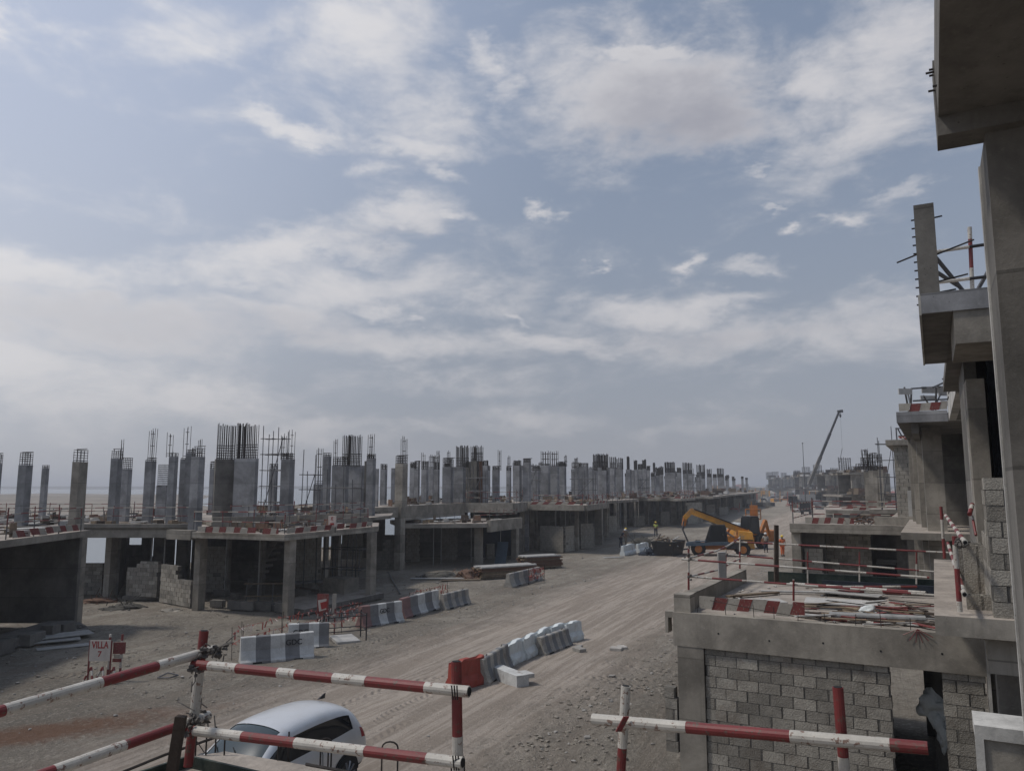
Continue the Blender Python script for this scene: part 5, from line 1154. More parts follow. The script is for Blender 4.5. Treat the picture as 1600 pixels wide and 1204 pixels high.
# rail and props on the jutting balcony slab
t = thing('guard_rail', tuple(PD(1520, 466, 11.5)), 'dark guard rail with slanted braces on the balcony slab beside the stub pillar', 'guard rail', 'rails on the upper slabs')
part(MB().stripes(PD(1520, 466, 11.6), PD(1515, 355, 11.6), .03, .42, 10), 'post', t, ['white', 'red'])
part(MB().stripes(PD(1458, 394, 11.7), PD(1560, 379, 11.5), .026, .45, 8), 'rail', t, ['white', 'blackmetal']); part(MB().stripes(PD(1458, 442, 11.7), PD(1560, 430, 11.5), .026, .45, 8), 'rail', t, ['white', 'blackmetal'])
for a, e in (((1462,402),(1506,456)),((1462,424),(1498,447)),((1554,406),(1528,452)),((1560,440),(1550,460))): part(MB().tube(PD(*a, 11.9), PD(*e, 12.1), .032, 8), 'brace', t, 'steel')
solo(MB().hexa([PD(1492,458,12), PD(1560,455,12), PD(1560,455,12.8), PD(1492,458,12.8), PD(1489,456,12.1), PD(1560,451,12.1), PD(1560,450,12.8), PD(1500,451,12.8)]), 'board', 'ply', tuple(PD(1520, 458, 12)), 'pale board lying on the jutting balcony slab', 'board')
solo(MB().hexa([PD(1466,469,12), PD(1487,468,12), PD(1487,468,12.4), PD(1466,469,12.4), PD(1482,459,12.1), PD(1484,459,12.1), PD(1484,459,12.3), PD(1482,459,12.3)]), 'mortar_heap', 'wood_dark', tuple(PD(1476, 468, 12)), 'small dark pointed heap behind the stub pillar', 'heap')
# clutter above the short striped board of house 2
t = thing('edge_scaffold', tuple(PD(1425, 645, 29)), 'tangle of scaffold tubes and boards over the short striped board high on the right', 'scaffold', 'scaffolds on the upper slabs')
T_ = lambda a, e, d0, d1, r_=.035, m_='steel', nm='tube': part(MB().tube(PD(*a, d0), PD(*e, d1), r_, 6), nm, t, m_)
for a, e in (((1413,605),(1421,648)),((1424,608),(1423,645)),((1427,650),(1418,612)),((1424,607),(1470,604)),((1427,626),(1490,623)),((1463,604),(1462,640)),((1443,618),(1456,640)),((1458,640),(1470,615)),((1458,605),(1478,596)),((1484,576),(1486,600)),((1494,577),(1492,600)),((1473,592),(1500,588)),((1484,582),(1506,582))): T_(a, e, 29.5, 30.5)
for (x0, y0, x1, y1, d) in ((1404,607,1425,616,29.2),(1440,604,1466,614,30),(1438,618,1463,624,30),(1466,603,1494,618,30.5),(1470,626,1494,634,30.5),(1484,576,1496,583,31),(1474,588,1496,592,31)):
    a = PD(x0, y1, d); e = PD(x1, y0, d); c = (a+e)/2; part(MB().box(c, (e.x-a.x, .05, e.z-a.z), -4), 'board', t, 'ply')
t = thing('edge_scaffold', tuple(PD(1402, 690, 46)), 'small frame of thin rails over orange netting at the top of the grey block house', 'scaffold', 'scaffolds on the upper slabs')
for a, e in (((1400,668),(1402,694)),((1400,669),(1421,669)),((1404,681),(1421,680)),((1403,670),(1409,681)),((1397,688),(1397,694))): T_(a, e, 46.5, 46.5, .04)
for k in range(14): a = (1403+rg.random()*18, 681+rg.random()*10); T_(a, (a[0]+rg.uniform(-3,3), a[1]+rg.uniform(-2,2)), 46.6, 46.8, .07, 'tape_red' if k % 2 else 'tape_white', 'netting_scrap')

# ------------------------------------------------------------------ barriers
def gz(p): return Vector((p.x, p.y, hgt(p.x, p.y)))
def local(par_loc, az):
    u_, v__ = dirs(az)
    return lambda f, s, z: Vector(par_loc)+u_*f+v__*s+Vector((0, 0, z))
def jersey(px0, py0, px1, py1, h, label, cat='barrier', style='stripe', n=5, group='concrete road barriers', text=None, lean=0, text_at=.72):
    A = gz(PZ(px0, py0, 0)); B = gz(PZ(px1, py1, 0)); L = (B-A).length; d = (B-A).normalized(); nrm = Vector((d.y, -d.x, 0)); C_ = (A+B)/2+nrm*-.28
    if nrm.y > 0: nrm = -nrm; C_ = (A+B)/2-nrm*.28
    up = Vector((0, 0, 1)); b = MB()
    prof = [(.30,0),(.30,.07),(.24,.14),(.13,.42),(.10,h-.03),(.07,h),(-.07,h),(-.10,h-.03),(-.13,.42),(-.24,.14),(-.30,.07),(-.30,0)]
    if style in ('plastic', 'plastic_red'): prof = [(.22,0),(.24,.06),(.24,.22),(.14,.38),(.11,h-.05),(.08,h),(-.08,h),(-.11,h-.05),(-.14,.38),(-.24,.22),(-.24,.06),(-.22,0)]
    mats = {'stripe': ['bar_white', 'bar_grey', 'bar_red'], 'plain': ['bar_dirty', 'bar_grey', 'bar_dirty'], 'plastic': ['plastic_white']*3, 'plastic_red': ['plastic_red']*3}[style]
    rg = random.Random(px0); m = len(prof)
    sub = n*3 if style.startswith('plastic') else n
    for i in range(sub+1):
        t_ = i/sub; P = C_+d*(t_-.5)*L
        for (w, z) in prof:
            wv = w*(1-.22*(i % 3 == 1)*(.1 < z < h-.1)) if style.startswith('plastic') else w
            b.v.append(tuple(P+nrm*(wv+rg.uniform(-.004, .004))+up*(z-(.10*(i % 6 < 3) if style.startswith('plastic') and z > h-.02 else 0))))
    for i in range(sub):
        for j in range(m-1): b.f.append((i*m+j, i*m+j+1, (i+1)*m+j+1, (i+1)*m+j)); b.m.append(2 if (style == 'stripe' and i == 0 and ' red end' in label) else i % 2)
    b.f.append(tuple(range(m))); b.m.append(0 if 'red end' not in label else 2); b.f.append(tuple(sub*m+j for j in range(m))[::-1]); b.m.append(0)
    loc = (C_.x, C_.y, C_.z)
    o = solo(b, 'concrete_barrier' if not style.startswith('plastic') else 'plastic_barrier', mats, loc, label, cat, group)
    if not style.startswith('plastic'):
        for s in (-1, 1):   # lifting feet cut under the ends
            part(MB().box(C_+d*s*(L*.28)+up*.03+nrm*.302, (.3, .006, .06), -math.degrees(math.atan2(d.y, d.x))), 'forklift_slot', o, 'black')
        for i in range(3): part(MB().beam(C_+d*(i-1)*L*.3+up*(h-.01), C_+d*((i-1)*L*.3+.1)+up*(h+.05), .02, .02), 'lifting_eye', o, 'rebar') if i != 1 else None
    if text:
        put_text(text, o, C_+d*L*(text_at-.5)+nrm*.135+up*.58, math.degrees(math.atan2(d.y, d.x)), .26, 'blackmetal', tilt=-4)
    return o
def put_text(s, par, pos, rot, size, m, tilt=0, font_w=1.0, name='lettering'):
    cu_ = bpy.data.curves.new('lettering', 'FONT'); cu_.body = s; cu_.size = size; cu_.align_x = 'CENTER'; cu_.align_y = 'CENTER'; cu_.extrude = .003; cu_.offset = size*.018
    tmp = bpy.data.objects.new('tmp', cu_); COL.objects.link(tmp); dg = bpy.context.evaluated_depsgraph_get(); me = bpy.data.meshes.new_from_object(tmp.evaluated_get(dg))
    bpy.data.objects.remove(tmp); me.materials.clear(); me.materials.append(M[m])
    o = bpy.data.objects.new(name, me); COL.objects.link(o); o.parent = par; o.location = Vector(pos)-ORG[par.name]
    o.rotation_euler = (R(90+tilt), 0, R(rot)); o.scale = (font_w, 1, 1); ORG[o.name] = Vector(pos); return o
jersey(376,1037,491,1026,.88,'grey and white striped barrier lettered GDC, nearest on the left of the track',text='GDC',n=5)
jersey(450,1013,514,1009,.9,'striped barrier tucked right behind the lettered one',n=4,text='GDC',text_at=.3)
jersey(569,980,632,968,.9,'striped barrier with dull red end, left of the middle pair',n=5,text='GDC',text_at=.55)
jersey(634,965,690,947,.9,'striped barrier with faded red end, right of the middle pair',n=5)
jersey(697,949,736,941,.75,'small dirty grey barrier beyond the striped pair',style='plain',n=7)
jersey(800,918,848,903,.8,'weathered grey barrier in front of the timber stacks',style='plain',n=7)
jersey(764,1066,802,1040,.76,'dirty ribbed grey barrier just behind the red plastic one',style='plain',n=8)
jersey(852,1020,895,1006,.62,'dirty grey barrier in front of the white plastic ones',style='plain',n=8)
jersey(716,1079,763,1064,.86,'red plastic barrier at the near end of the right hand line','barrier','plastic_red',3,'plastic water barriers')
for k, (a, e, lb) in enumerate([((803,1040),(828,1026),'nearest white plastic barrier, beside the ribbed grey one'),((826,1029),(848,1015),'second white plastic barrier from the ribbed grey one'),((846,1018),(868,1006),'middle white plastic barrier behind the front grey one'),((868,1008),(891,1001),'fourth white plastic barrier, second from the far end'),((891,1003),(914,997),'farthest white plastic barrier at the end of the line')]):
    jersey(*a, *e, .76, lb, 'barrier', 'plastic', 2, 'plastic water barriers')
jersey(977,867,995,863,.9,'white plastic barrier standing by the two workers','barrier','plastic',2,'plastic water barriers'); jersey(1000,862,1016,859,.8,'small white plastic barrier right of the one by the workers','barrier','plastic',2,'plastic water barriers')
def blockthing(px, py, size, az, label, m='stone', name='concrete_lump', tilt=(0,0), cat='rubble', group='concrete lumps on the ground'):
    p = gz(PZ(px, py, 0)); b = MB(); b.box(p+Vector((0,0,size[2]/2-.03)), size, az)
    o = solo(b, name, m, tuple(p), label, cat, group); o.rotation_euler = (R(tilt[0]), R(tilt[1]), 0); bevel(o, .02); return o
p0, p1 = gz(PZ(776,1053,0)), gz(PZ(817,1072,0))
solo(MB().beam(p0+Vector((0,0,.17)), p1+Vector((0,0,.17)), .42, .36).box(p1+Vector((.1,.35,.3)), (.5,.3,.12), 60), 'fallen_post', 'bar_white', tuple(p0), 'pale concrete post lying on the ground beside the red barrier', 'post')
for px, py, sz, az, lb in ((905,1016,(.5,.3,.18),60,'pale lump right of the plastic barriers'),(963,1014,(.45,.35,.16),20,'small pale pair of lumps in the open ground right of the barriers'),(972,1012,(.4,.3,.16),75,'lump leaning on the isolated pale one'),(905,1010,(.35,.2,.12),110,'thin lump behind the one by the barriers'),(918,1152,(.16,.12,.12),0,'small white stone near the bottom rail'),(985,1102,(.15,.1,.05),30,'tiny flat stone beside the corner column')):
    blockthing(px, py, sz, az, lb)
# ------------------------------------------------------------------ signs
sp = gz(PZ(155, 1066, 0)); sd = sp.y
SG = thing('sign_stand', tuple(sp), 'white board lettered VILLA 7 in dark red on a striped stand at left', 'sign')
Ls = local(sp, 0); bw = .64
def q3(f, s, z): return Vector((sp.x+s, sp.y-f, sp.z+z))
bd = part(MB().box(q3(.02, -.03, .96), (bw, .02, .62)), 'sign_board', SG, 'sign_white')
put_text('VILLA', bd, q3(.034, -.03, 1.12), 0, .29, 'red_flat', font_w=.70); put_text('7', bd, q3(.034, -.03, .85), 0, .24, 'red_flat')
for s in (-.36, .30): part(MB().box(q3(0, s, .62), (.045, .03, 1.24)), 'board_edge', SG, 'red')
part(MB().box(q3(-.15, .48, 1.0), (.36, .02, .34), -8), 'rear_board', SG, 'red_board'); part(MB().box(q3(-.16, .46, .75), (.3, .02, .12), 10), 'rear_board', SG, 'white_board'); part(MB().box(q3(-.16, .42, .63), (.3, .02, .1), 10), 'rear_board', SG, 'red_board')
for s in (.14, .52): part(MB().stripes(q3(-.2, s, -.02), q3(-.22, s, 1.4), .035, .24, 6, .1, int(s*10)), 'post', SG, ['white', 'red'])
for s in (-.3, .05, .4):
    for e in (-1, 1): part(MB().stripes(q3(-.05, s, .45), q3(.1*e+.1, s+.2*e, .02), .03, .14, 5, 0, int(s*9)+e), 'foot', SG, ['red', 'white'])
part(MB().stripes(q3(.12, -.36, .06), q3(.12, .6, .06), .035, .16, 6), 'base_bar', SG, ['white', 'red'])
sp2 = gz(PZ(507, 988, 0))
S2 = thing('sign_stand', tuple(sp2), 'dark red and white warning sign stand behind the lettered barriers', 'sign')
r3 = lambda f, s, z: Vector((sp2.x+s, sp2.y-f, sp2.z+z))
part(MB().box(r3(0, -.1, 1.15), (.5, .03, .9), 12), 'sign_board', S2, 'red_board'); part(MB().hexa([r3(.04, -.24, .9), r3(.05, .12, 1.0), r3(.045, .12, 1.0), r3(.035, -.24, .9), r3(.04, -.3, 1.35), r3(.05, .12, 1.42), r3(.045, .12, 1.42), r3(.035, -.3, 1.35)]), 'white_panel', S2, 'sign_white')
part(MB().hexa([r3(.06, -.14, .98), r3(.07, .08, 1.05), r3(.065, .08, 1.05), r3(.055, -.14, .98), r3(.06, -.2, 1.25), r3(.07, .1, 1.33), r3(.065, .1, 1.33), r3(.055, -.2, 1.25)]), 'dark_print', S2, 'red_flat')
part(MB().box(r3(-.05, .36, 1.2), (.16, .03, .8), -20), 'side_board', S2, 'white_board')
for s in (-.3, .05, .4): part(MB().stripes(r3(0, s, -.02), r3(-.04, s, 1.0), .03, .2, 5), 'post', S2, ['red', 'white'])
sp3 = Vector((-8.9, 39.8, 3.8)); 
sp3 = PD(519, 822, 39.0)
S3 = thing('sign_board', tuple(sp3), 'faded pink board with dark marks standing on the corner canopy edge', 'sign')
part(MB().box(sp3+Vector((0,0,.25)), (.42, .03, .56), 12), 'panel', S3, 'sign_white')
put_text('E', part(MB().box(sp3+Vector((0,-.02,.26)), (.36, .01, .46), 12), 'red_field', S3, 'tape_white'), sp3+Vector((0,-.035,.38)), 0, .22, 'red_flat'); part(MB().box(sp3+Vector((0,-.03,.12)), (.2, .01, .1), 12), 'mark', S3, 'red_flat')
for s in (-.15, .15): part(MB().box(sp3+Vector((s,.03,.0)), (.03, .03, .6), 12), 'leg', S3, 'rebar')
# ------------------------------------------------------------------ tape fences
def tape_fence(pts, label, h=.9, dense=3.0, seed=0, dark=False):
    t = thing('tape_fence', tuple(gz(PZ(*pts[0], 0))), label, 'tape fence', 'bars strung with red and white tape'); rg = random.Random(seed)
    Q = [gz(PZ(*p, 0)) for p in pts]
    for a, e in zip(Q, Q[1:]):
        D = (e-a).length; n = max(1, round(D/1.6))
        for i in range(n+1):
            p = a.lerp(e, i/n); part(MB().tube(p, p+Vector((rg.uniform(-.05,.05), 0, h+rg.uniform(0, .2))), .02 if dark else .012, 5), 'bar', t, 'rebar')
        for z in (h*.55, h*.95):
            k = int(D*dense*2); b = MB()
            b.tube(a+Vector((0,0,z)), e+Vector((0,0,z)), .006, 4, 0)
            for i in range(k):
                p = a.lerp(e, (i+rg.random())/k)+Vector((0,0,z)); q = p+Vector((rg.uniform(-.12,.12), rg.uniform(-.05,.05), rg.uniform(-.28, .12))); b.beam(p, q, .045, .012, rg.choice((0, 0, 1)))
            part(b, 'tape', t, ['tape_red', 'tape_white'], kind='stuff')
    return t
tape_fence([(362,1030),(378,1018),(440,1000),(500,985)], 'bars with ragged red tape behind the lettered barrier', .95, 4, 1)
tape_fence([(505,995),(560,978)], 'bars with dense red tape right of the lettered barriers', .9, 7, 2)
tape_fence([(500,972),(565,958)], 'ragged tape line along the edge of the corner villa pad', .6, 4, 3)
tape_fence([(640,945),(700,930)], 'tape bars behind the middle pair of barriers', .7, 5, 4)
tape_fence([(826,912),(850,906)], 'square frame wrapped in dark red tape by the timber stacks', .9, 16, 5, True)
fc = gz(PZ(535, 1000, 0)); t = thing('barrier_cage', tuple(fc), 'dark open steel frame on a pale slab right of the lettered barriers', 'cage')
part(MB().box(fc+Vector((0,.4,.06)), (1.5, .9, .12), 65), 'slab', t, 'ply')
fu, fv = dirs(65)
for s, e in ((-1,-1),(1,-1),(1,1),(-1,1)): p = fc+fv*s*.45+fu*e*.75+Vector((0,.4,0)); part(MB().tube(p, p+Vector((0,0,1.1)), .028, 6), 'upright', t, 'blackmetal')
for z in (.45, 1.0):
    for (s, e), (s2, e2) in (((-1,-1),(1,-1)),((1,-1),(1,1)),((1,1),(-1,1)),((-1,1),(-1,-1))): part(MB().tube(fc+fv*s*.45+fu*e*.75+Vector((0,.4,z)), fc+fv*s2*.45+fu*e2*.75+Vector((0,.4,z)), .02, 5), 'rail', t, 'blackmetal')
# ------------------------------------------------------------------ stacks, heaps and loose things
def plank_stack(px, py, L, az, rows, cols, label, w=.25, h=.11, seed=0):
    p = gz(PZ(px, py, 0)); t = thing('timber_stack', tuple(p), label, 'timber stack', 'timber stacks by the villas'); rg = random.Random(seed)
    me = {}; u_, v__ = dirs(az)
    for m_ in ('wood', 'ply_brown', 'ply'):
        b = MB().box((0,0,0), (w, L, h*.8), 0); me[m_] = b.mesh('plank', [m_])
    for r_ in range(rows):
        for c_ in range(cols):
            m_ = 'ply' if r_ == rows-1 else rg.choice(('wood', 'wood', 'ply_brown'))
            inst(me[m_], 'plank', t, p+v__*((c_-(cols-1)/2)*(w+.02)+rg.uniform(-.03,.03))+u_*rg.uniform(-.18,.18)+Vector((0,0,.12+r_*h)), az+rg.uniform(-1.5,1.5))
    for s in (-.3, .3): part(MB().box(p+u_*s*L+Vector((0,0,.03)), (cols*(w+.02), .12, .09), az), 'bearer', t, 'wood_dark')
    return t
plank_stack(790, 900, 4.2, 60, 7, 5, 'front timber stack with pale top, right of the brown heap', seed=1); plank_stack(843, 886, 3.0, 62, 8, 5, 'rear timber stack behind the taped frame', seed=2)
def heap(px, py, r_, m_, label, name='sand_heap', cat='heap', n=30, sq=.4, seed=0, jag=.35, spiky=0):
    p = gz(PZ(px, py, 0)); b = MB(); rg = random.Random(seed)
    b.blob(p+Vector((0,0,-.05)), r_, 0, seed, 3, (1, .8, sq), jag)
    for k in range(n): a = rg.random()*6.28; q = r_*rg.uniform(.2, 1.15); b.blob(p+Vector((math.cos(a)*q, math.sin(a)*q*.8, sq*r_*max(0, 1-q/r_)*.8)), rg.uniform(.04, .12)*min(r_, 1.5), 0, k+seed*9, 0)
    for k in range(spiky): a = p+Vector((rg.gauss(0, r_*.4), rg.gauss(0, r_*.4), rg.random()*r_*sq)); b.tube(a, a+Vector((rg.gauss(0, .3), rg.gauss(0, .3), rg.random()*.5))*r_, .02, 4)
    return solo(b, name, m_, tuple(p), label, cat, kind='stuff')
heap(684, 900, 1.25, 'sand_dark', 'dark sand heap on boards before the third villa', sq=.35, seed=1); heap(737, 902, 1.1, 'rust_net', 'rusty brown heap between the dark sand and the timber', 'scrap_heap', sq=.42, seed=2, spiky=30, jag=.6)
heap(1000, 858, 1.3, 'sand_dark', 'dark tangled heap beside the tan dressed worker', 'rebar_heap', sq=.7, seed=3, spiky=50, jag=.6); heap(1020, 866, 1.0, 'net', 'low dark bundle heap in front of the skip', 'rebar_heap', sq=.45, seed=4, spiky=40, jag=.6)
heap(120, 982, .45, 'con_dark', 'small grey heap at the foot of the leftmost column', 'rubble_heap', sq=.6, seed=5, jag=.5); heap(155, 938, .9, 'rust_net', 'low reddish heap beside the second column from the left', 'rubble_heap', sq=.25, seed=6, spiky=10)
heap(195, 948, 1.0, 'sand_dark', 'low dark rubble in front of the left block walls', 'rubble_heap', sq=.2, seed=7, spiky=14, jag=.6); heap(272, 952, .45, 'con', 'pale rubble below the right hand block wall panel', 'rubble_heap', sq=.35, seed=8, jag=.6)
heap(1135, 822, 1.8, 'plastic_white', 'pale heap of sacks along the far edge of the track', 'sack_heap', sq=.35, seed=9, jag=.5)
def lay(px, py, w, L, az, m_, label, h=.04, z=.03, name='board', group='boards lying on the ground'):
    p = gz(PZ(px, py, 0)); return solo(MB().box(p+Vector((0,0,z)), (w, L, h), az), name, m_, tuple(p), label, 'board', group)
lay(85,998,1.0,2.6,50,'ply','pale board on top of the pile by the leftmost villa',.03,.16); lay(60,1003,1.1,2.8,58,'ply','lower pale board of the pile by the leftmost villa',.03,.09); lay(30,1006,.7,1.6,70,'wood','narrow board at the left end of the pile',.05,.05); lay(110,1008,.5,2.2,55,'ply','thin board sticking out to the right of the pile',.03,.04)
lay(55,990,.8,1.6,80,'con_dark','dark slab lying behind the pale boards',.12,.2)
lay(690,904,.5,4.0,88,'ply','long pale board under the dark sand heap',.05,.08,group='boards before the third villa'); lay(720,906,.4,2.5,80,'wood','short board in front of the brown heap',.05,.05,group='boards before the third villa')
lay(958,870,.5,1.8,75,'ply','pale board by the worker in tan',.05,.05,group='boards before the third villa'); lay(475,918,.7,2.2,70,'con_cool','grey plank on the pad of the corner villa',.08,.4,group='boards before the third villa')
a = gz(PZ(606, 893, 0)); e = gz(PZ(625, 927, 0)); solo(MB().tube(a+Vector((0,0,.04)), e+Vector((0,0,.04)), .04, 6), 'steel_pole', 'steel', tuple(a), 'long dark pole lying on the ground right of the corner villa', 'pole')
p = gz(PZ(532, 932, 0)); solo(MB().box(p+Vector((0,0,.55)), (1.5, 1.2, 1.1), 28).box(p+Vector((-.5,-.2,.95)), (1.2,.1,.08), 60), 'concrete_box', 'con', tuple(p), 'square concrete box standing on the corner villa pad', 'concrete box')
p = gz(PZ(480, 935, 0)); solo(MB().box(p+Vector((0,0,.5)), (2.0, .1, .12), 40, 0).box(p+Vector((-.2,0,.35)), (1.2, .5, .3), 35, 1).blob(p+Vector((.4,0,.5)), .28, 1, 3, 1), 'form_bench', ['wood_dark', 'con_dark'], tuple(p), 'makeshift bench with dark beam beside the centre column', 'bench')
p = gz(PZ(412, 950, 0)); t = thing('trestle', tuple(p), 'dark trestle frame in the shade left of the centre column', 'trestle')
for s in (-.9, -.3, .4, .9): part(MB().tube(p+Vector((s, 0, 0)), p+Vector((s, .1, 1.25)), .03, 5), 'leg', t, 'steel')
for z in (.6, 1.2): part(MB().beam(p+Vector((-1, 0, z)), p+Vector((1, .1, z)), .08, .06), 'rail', t, 'wood')
p = gz(PZ(258, 1060, 0)); solo(MB().path([p+Vector((-.22,-.05,.03)), p+Vector((.2,-.1,.05)), p+Vector((.3,.25,.04)), p+Vector((-.05,.3,.1)), p+Vector((-.22,-.05,.03))], .022, 5), 'bent_bar', 'steel', tuple(p), 'bent frame lying on the track beyond the rail', 'bar')
# skip with timber by the heaps
p = gz(PZ(1045, 866, 0)); t = thing('waste_skip', tuple(p), 'dark open waste skip loaded with long planks left of the yellow boom', 'skip')
u_, v__ = dirs(30)
for s in (-1, 1): part(MB().hexa([p+v__*s*.75-u_*1.3, p+v__*s*.8-u_*1.3, p+v__*s*.8+u_*1.3, p+v__*s*.75+u_*1.3, p+v__*s*.98-u_*1.6+Vector((0,0,1.25)), p+v__*s*1.04-u_*1.6+Vector((0,0,1.25)), p+v__*s*1.04+u_*1.6+Vector((0,0,1.25)), p+v__*s*.98+u_*1.6+Vector((0,0,1.25))]), 'side_wall', t, 'blackmetal')
for s in (-1, 1): part(MB().hexa([p-v__*.78+u_*s*1.3, p+v__*.78+u_*s*1.3, p+v__*.78+u_*s*1.36, p-v__*.78+u_*s*1.36, p-v__*1.02+u_*s*1.6+Vector((0,0,1.25)), p+v__*1.02+u_*s*1.6+Vector((0,0,1.25)), p+v__*1.02+u_*s*1.66+Vector((0,0,1.25)), p-v__*1.02+u_*s*1.66+Vector((0,0,1.25))]), 'end_wall', t, 'blackmetal')
rg = random.Random(4); b = MB()
for k in range(26): c = p+v__*rg.uniform(-.8,.8)+u_*rg.uniform(-1,1)+Vector((0,0,rg.uniform(1.0,1.5))); d_ = (u_*rg.uniform(.3, 1)+v__*rg.uniform(-.5,.5)+Vector((0,0,rg.uniform(-.2,.3)))); b.beam(c-d_, c+d_, .12, .05, rg.randrange(3))
solo(b, 'planks_in_skip', ['wood', 'ply', 'wood_dark'], tuple(p+Vector((0,0,1))), 'tangle of planks thrown into the dark skip', 'planks', kind='stuff')
# ------------------------------------------------------------------ the silver car
def build_suv():
    CX = (-4.6, 15.5); az = 25+180   # heading towards the camera
    loc = Vector((CX[0], CX[1], hgt(*CX)+.02)); t = thing('parked_car', tuple(loc), 'silver suv facing the camera at the bottom left behind the slab edge', 'car')
    u_, v__ = dirs(az); P = lambda f, s, z: loc+u_*f*.95+v__*s*.94+Vector((0, 0, z))
    # station: f, then (half width, height) for sill, low, mid, shoulder, belt, window top, roof edge, roof mid, centre
    st = [(-2.12,[(.60,.38),(.70,.45),(.78,.62),(.76,.80),(.66,.92),(.58,.95),(.50,.97),(.30,.98),(0,.98)]),
          (-2.04,[(.68,.28),(.80,.40),(.88,.64),(.86,.84),(.76,.96),(.66,.99),(.58,1.01),(.32,1.03),(0,1.03)]),
          (-1.96,[(.72,.24),(.85,.36),(.90,.66),(.89,.88),(.82,1.03),(.70,1.12),(.63,1.16),(.34,1.19),(0,1.20)]),
          (-1.84,[(.74,.22),(.87,.34),(.91,.66),(.90,.89),(.83,1.07),(.70,1.28),(.62,1.36),(.34,1.40),(0,1.42)]),
          (-1.62,[(.76,.22),(.88,.33),(.91,.66),(.905,.90),(.85,1.09),(.69,1.38),(.60,1.48),(.34,1.54),(0,1.56)]),
          (-1.20,[(.77,.22),(.88,.33),(.91,.66),(.905,.90),(.865,1.02),(.70,1.47),(.61,1.565),(.34,1.62),(0,1.64)]),
          (-.55,[(.77,.22),(.87,.33),(.905,.66),(.90,.89),(.865,.99),(.70,1.49),(.61,1.58),(.34,1.635),(0,1.65)]),
          (-.45,[(.77,.22),(.87,.33),(.905,.66),(.90,.89),(.865,.985),(.70,1.49),(.61,1.58),(.34,1.635),(0,1.65)]),
          (.10,[(.77,.22),(.87,.33),(.90,.66),(.90,.88),(.865,.97),(.70,1.48),(.61,1.57),(.34,1.625),(0,1.64)]),
          (.45,[(.77,.22),(.87,.33),(.90,.66),(.90,.88),(.865,.965),(.70,1.44),(.605,1.53),(.34,1.585),(0,1.60)]),
          (.66,[(.77,.22),(.87,.33),(.90,.66),(.895,.87),(.86,.96),(.71,1.36),(.63,1.44),(.36,1.50),(0,1.515)]),
          (1.05,[(.77,.22),(.87,.33),(.90,.66),(.89,.86),(.85,.95),(.76,1.14),(.70,1.19),(.40,1.25),(0,1.27)]),
          (1.30,[(.76,.22),(.87,.33),(.90,.66),(.88,.85),(.83,.94),(.77,1.00),(.72,1.04),(.42,1.08),(0,1.10)]),
          (1.70,[(.74,.22),(.86,.33),(.89,.62),(.86,.80),(.80,.88),(.72,.95),(.66,.98),(.38,1.02),(0,1.03)]),
          (2.00,[(.66,.24),(.80,.34),(.84,.55),(.80,.70),(.72,.80),(.62,.86),(.54,.88),(.32,.91),(0,.92)]),
          (2.14,[(.50,.32),(.62,.40),(.66,.52),(.62,.62),(.56,.68),(.48,.72),(.42,.74),(.24,.75),(0,.75)])]
    b = MB(); ring = []
    for f, pts in st:
        row = [P(f, s, z) for s, z in pts]+[P(f, -s, z) for s, z in pts[-2::-1]]; ring.append([len(b.v)+i for i in range(len(row))]); b.v += [tuple(p) for p in row]
    m = len(ring[0])
    def mi(i, j):
        j2 = j if j < m//2 else m-2-j
        f0, f1 = st[i][0], st[i+1][0]
        if j2 == 4 and f0 >= -1.7 and f1 <= 1.06: return 1
        if j2 in (6, 7) and f0 >= .45 and f1 <= 1.31: return 2
        if j2 == 5 and f0 >= .66 and f1 <= 1.06: return 0
        if j2 in (6, 7) and f1 <= -1.83 and f0 >= -2.05: return 3
        if j2 == 3 and f1 <= -1.83: return 4
        if j2 == 0: return 5
        return 0
    for i in range(len(st)-1):
        for j in range(m-1): b.f.append((ring[i][j], ring[i+1][j], ring[i+1][j+1], ring[i][j+1])); b.m.append(mi(i, j))
    b.f.append(tuple(ring[0])); b.m.append(0); b.f.append(tuple(ring[-1])[::-1]); b.m.append(0)
    k = len(st)-1
    for i in range(k): b.f.append((ring[i][0], ring[i][m-1], ring[i+1][m-1], ring[i+1][0])); b.m.append(5)
    names = [('body', 'car'), ('side_window', 'glass'), ('windscreen', 'glass_shield'), ('rear_window', 'glass'), ('tail_light', 'lamp_red'), ('sill_trim', 'black')]
    me = b.mesh('tmp', [x[1] for x in names], loc, True); tmp = bpy.data.objects.new('tmp', me); COL.objects.link(tmp); tmp.location = loc
    s = tmp.modifiers.new('s', 'SUBSURF'); s.levels = 2; s.render_levels = 2
    ev = bpy.data.meshes.new_from_object(tmp.evaluated_get(bpy.context.evaluated_depsgraph_get())); bpy.data.objects.remove(tmp)
    cos = [v.co.copy() for v in ev.vertices]; nor = [v.normal.copy() for v in ev.vertices]
    groups = {}
    for p in ev.polygons:
        side = 0
        if p.material_index in (1, 4):
            c = p.center; s_ = c.dot(v__); side = 1 if s_ > 0 else -1
            if p.material_index == 1: side *= 1 if c.dot(u_) > -.5 else 2
        groups.setdefault((p.material_index, side), []).append(tuple(p.vertices))
    for (mm, side), fs in groups.items():
        used = sorted({i for f in fs for i in f}); ix = {g_: i for i, g_ in enumerate(used)}
        me2 = bpy.data.meshes.new(names[mm][0]); me2.from_pydata([tuple(cos[i]-(nor[i]*.012 if mm in (1, 2, 3) else Vector())) for i in used], [], [tuple(ix[i] for i in f) for f in fs])
        me2.materials.append(M[names[mm][1]]); me2.polygons.foreach_set('use_smooth', [True]*len(me2.polygons)); me2.update()
        o = bpy.data.objects.new(names[mm][0], me2); COL.objects.link(o); o.parent = t; ORG[o.name] = loc
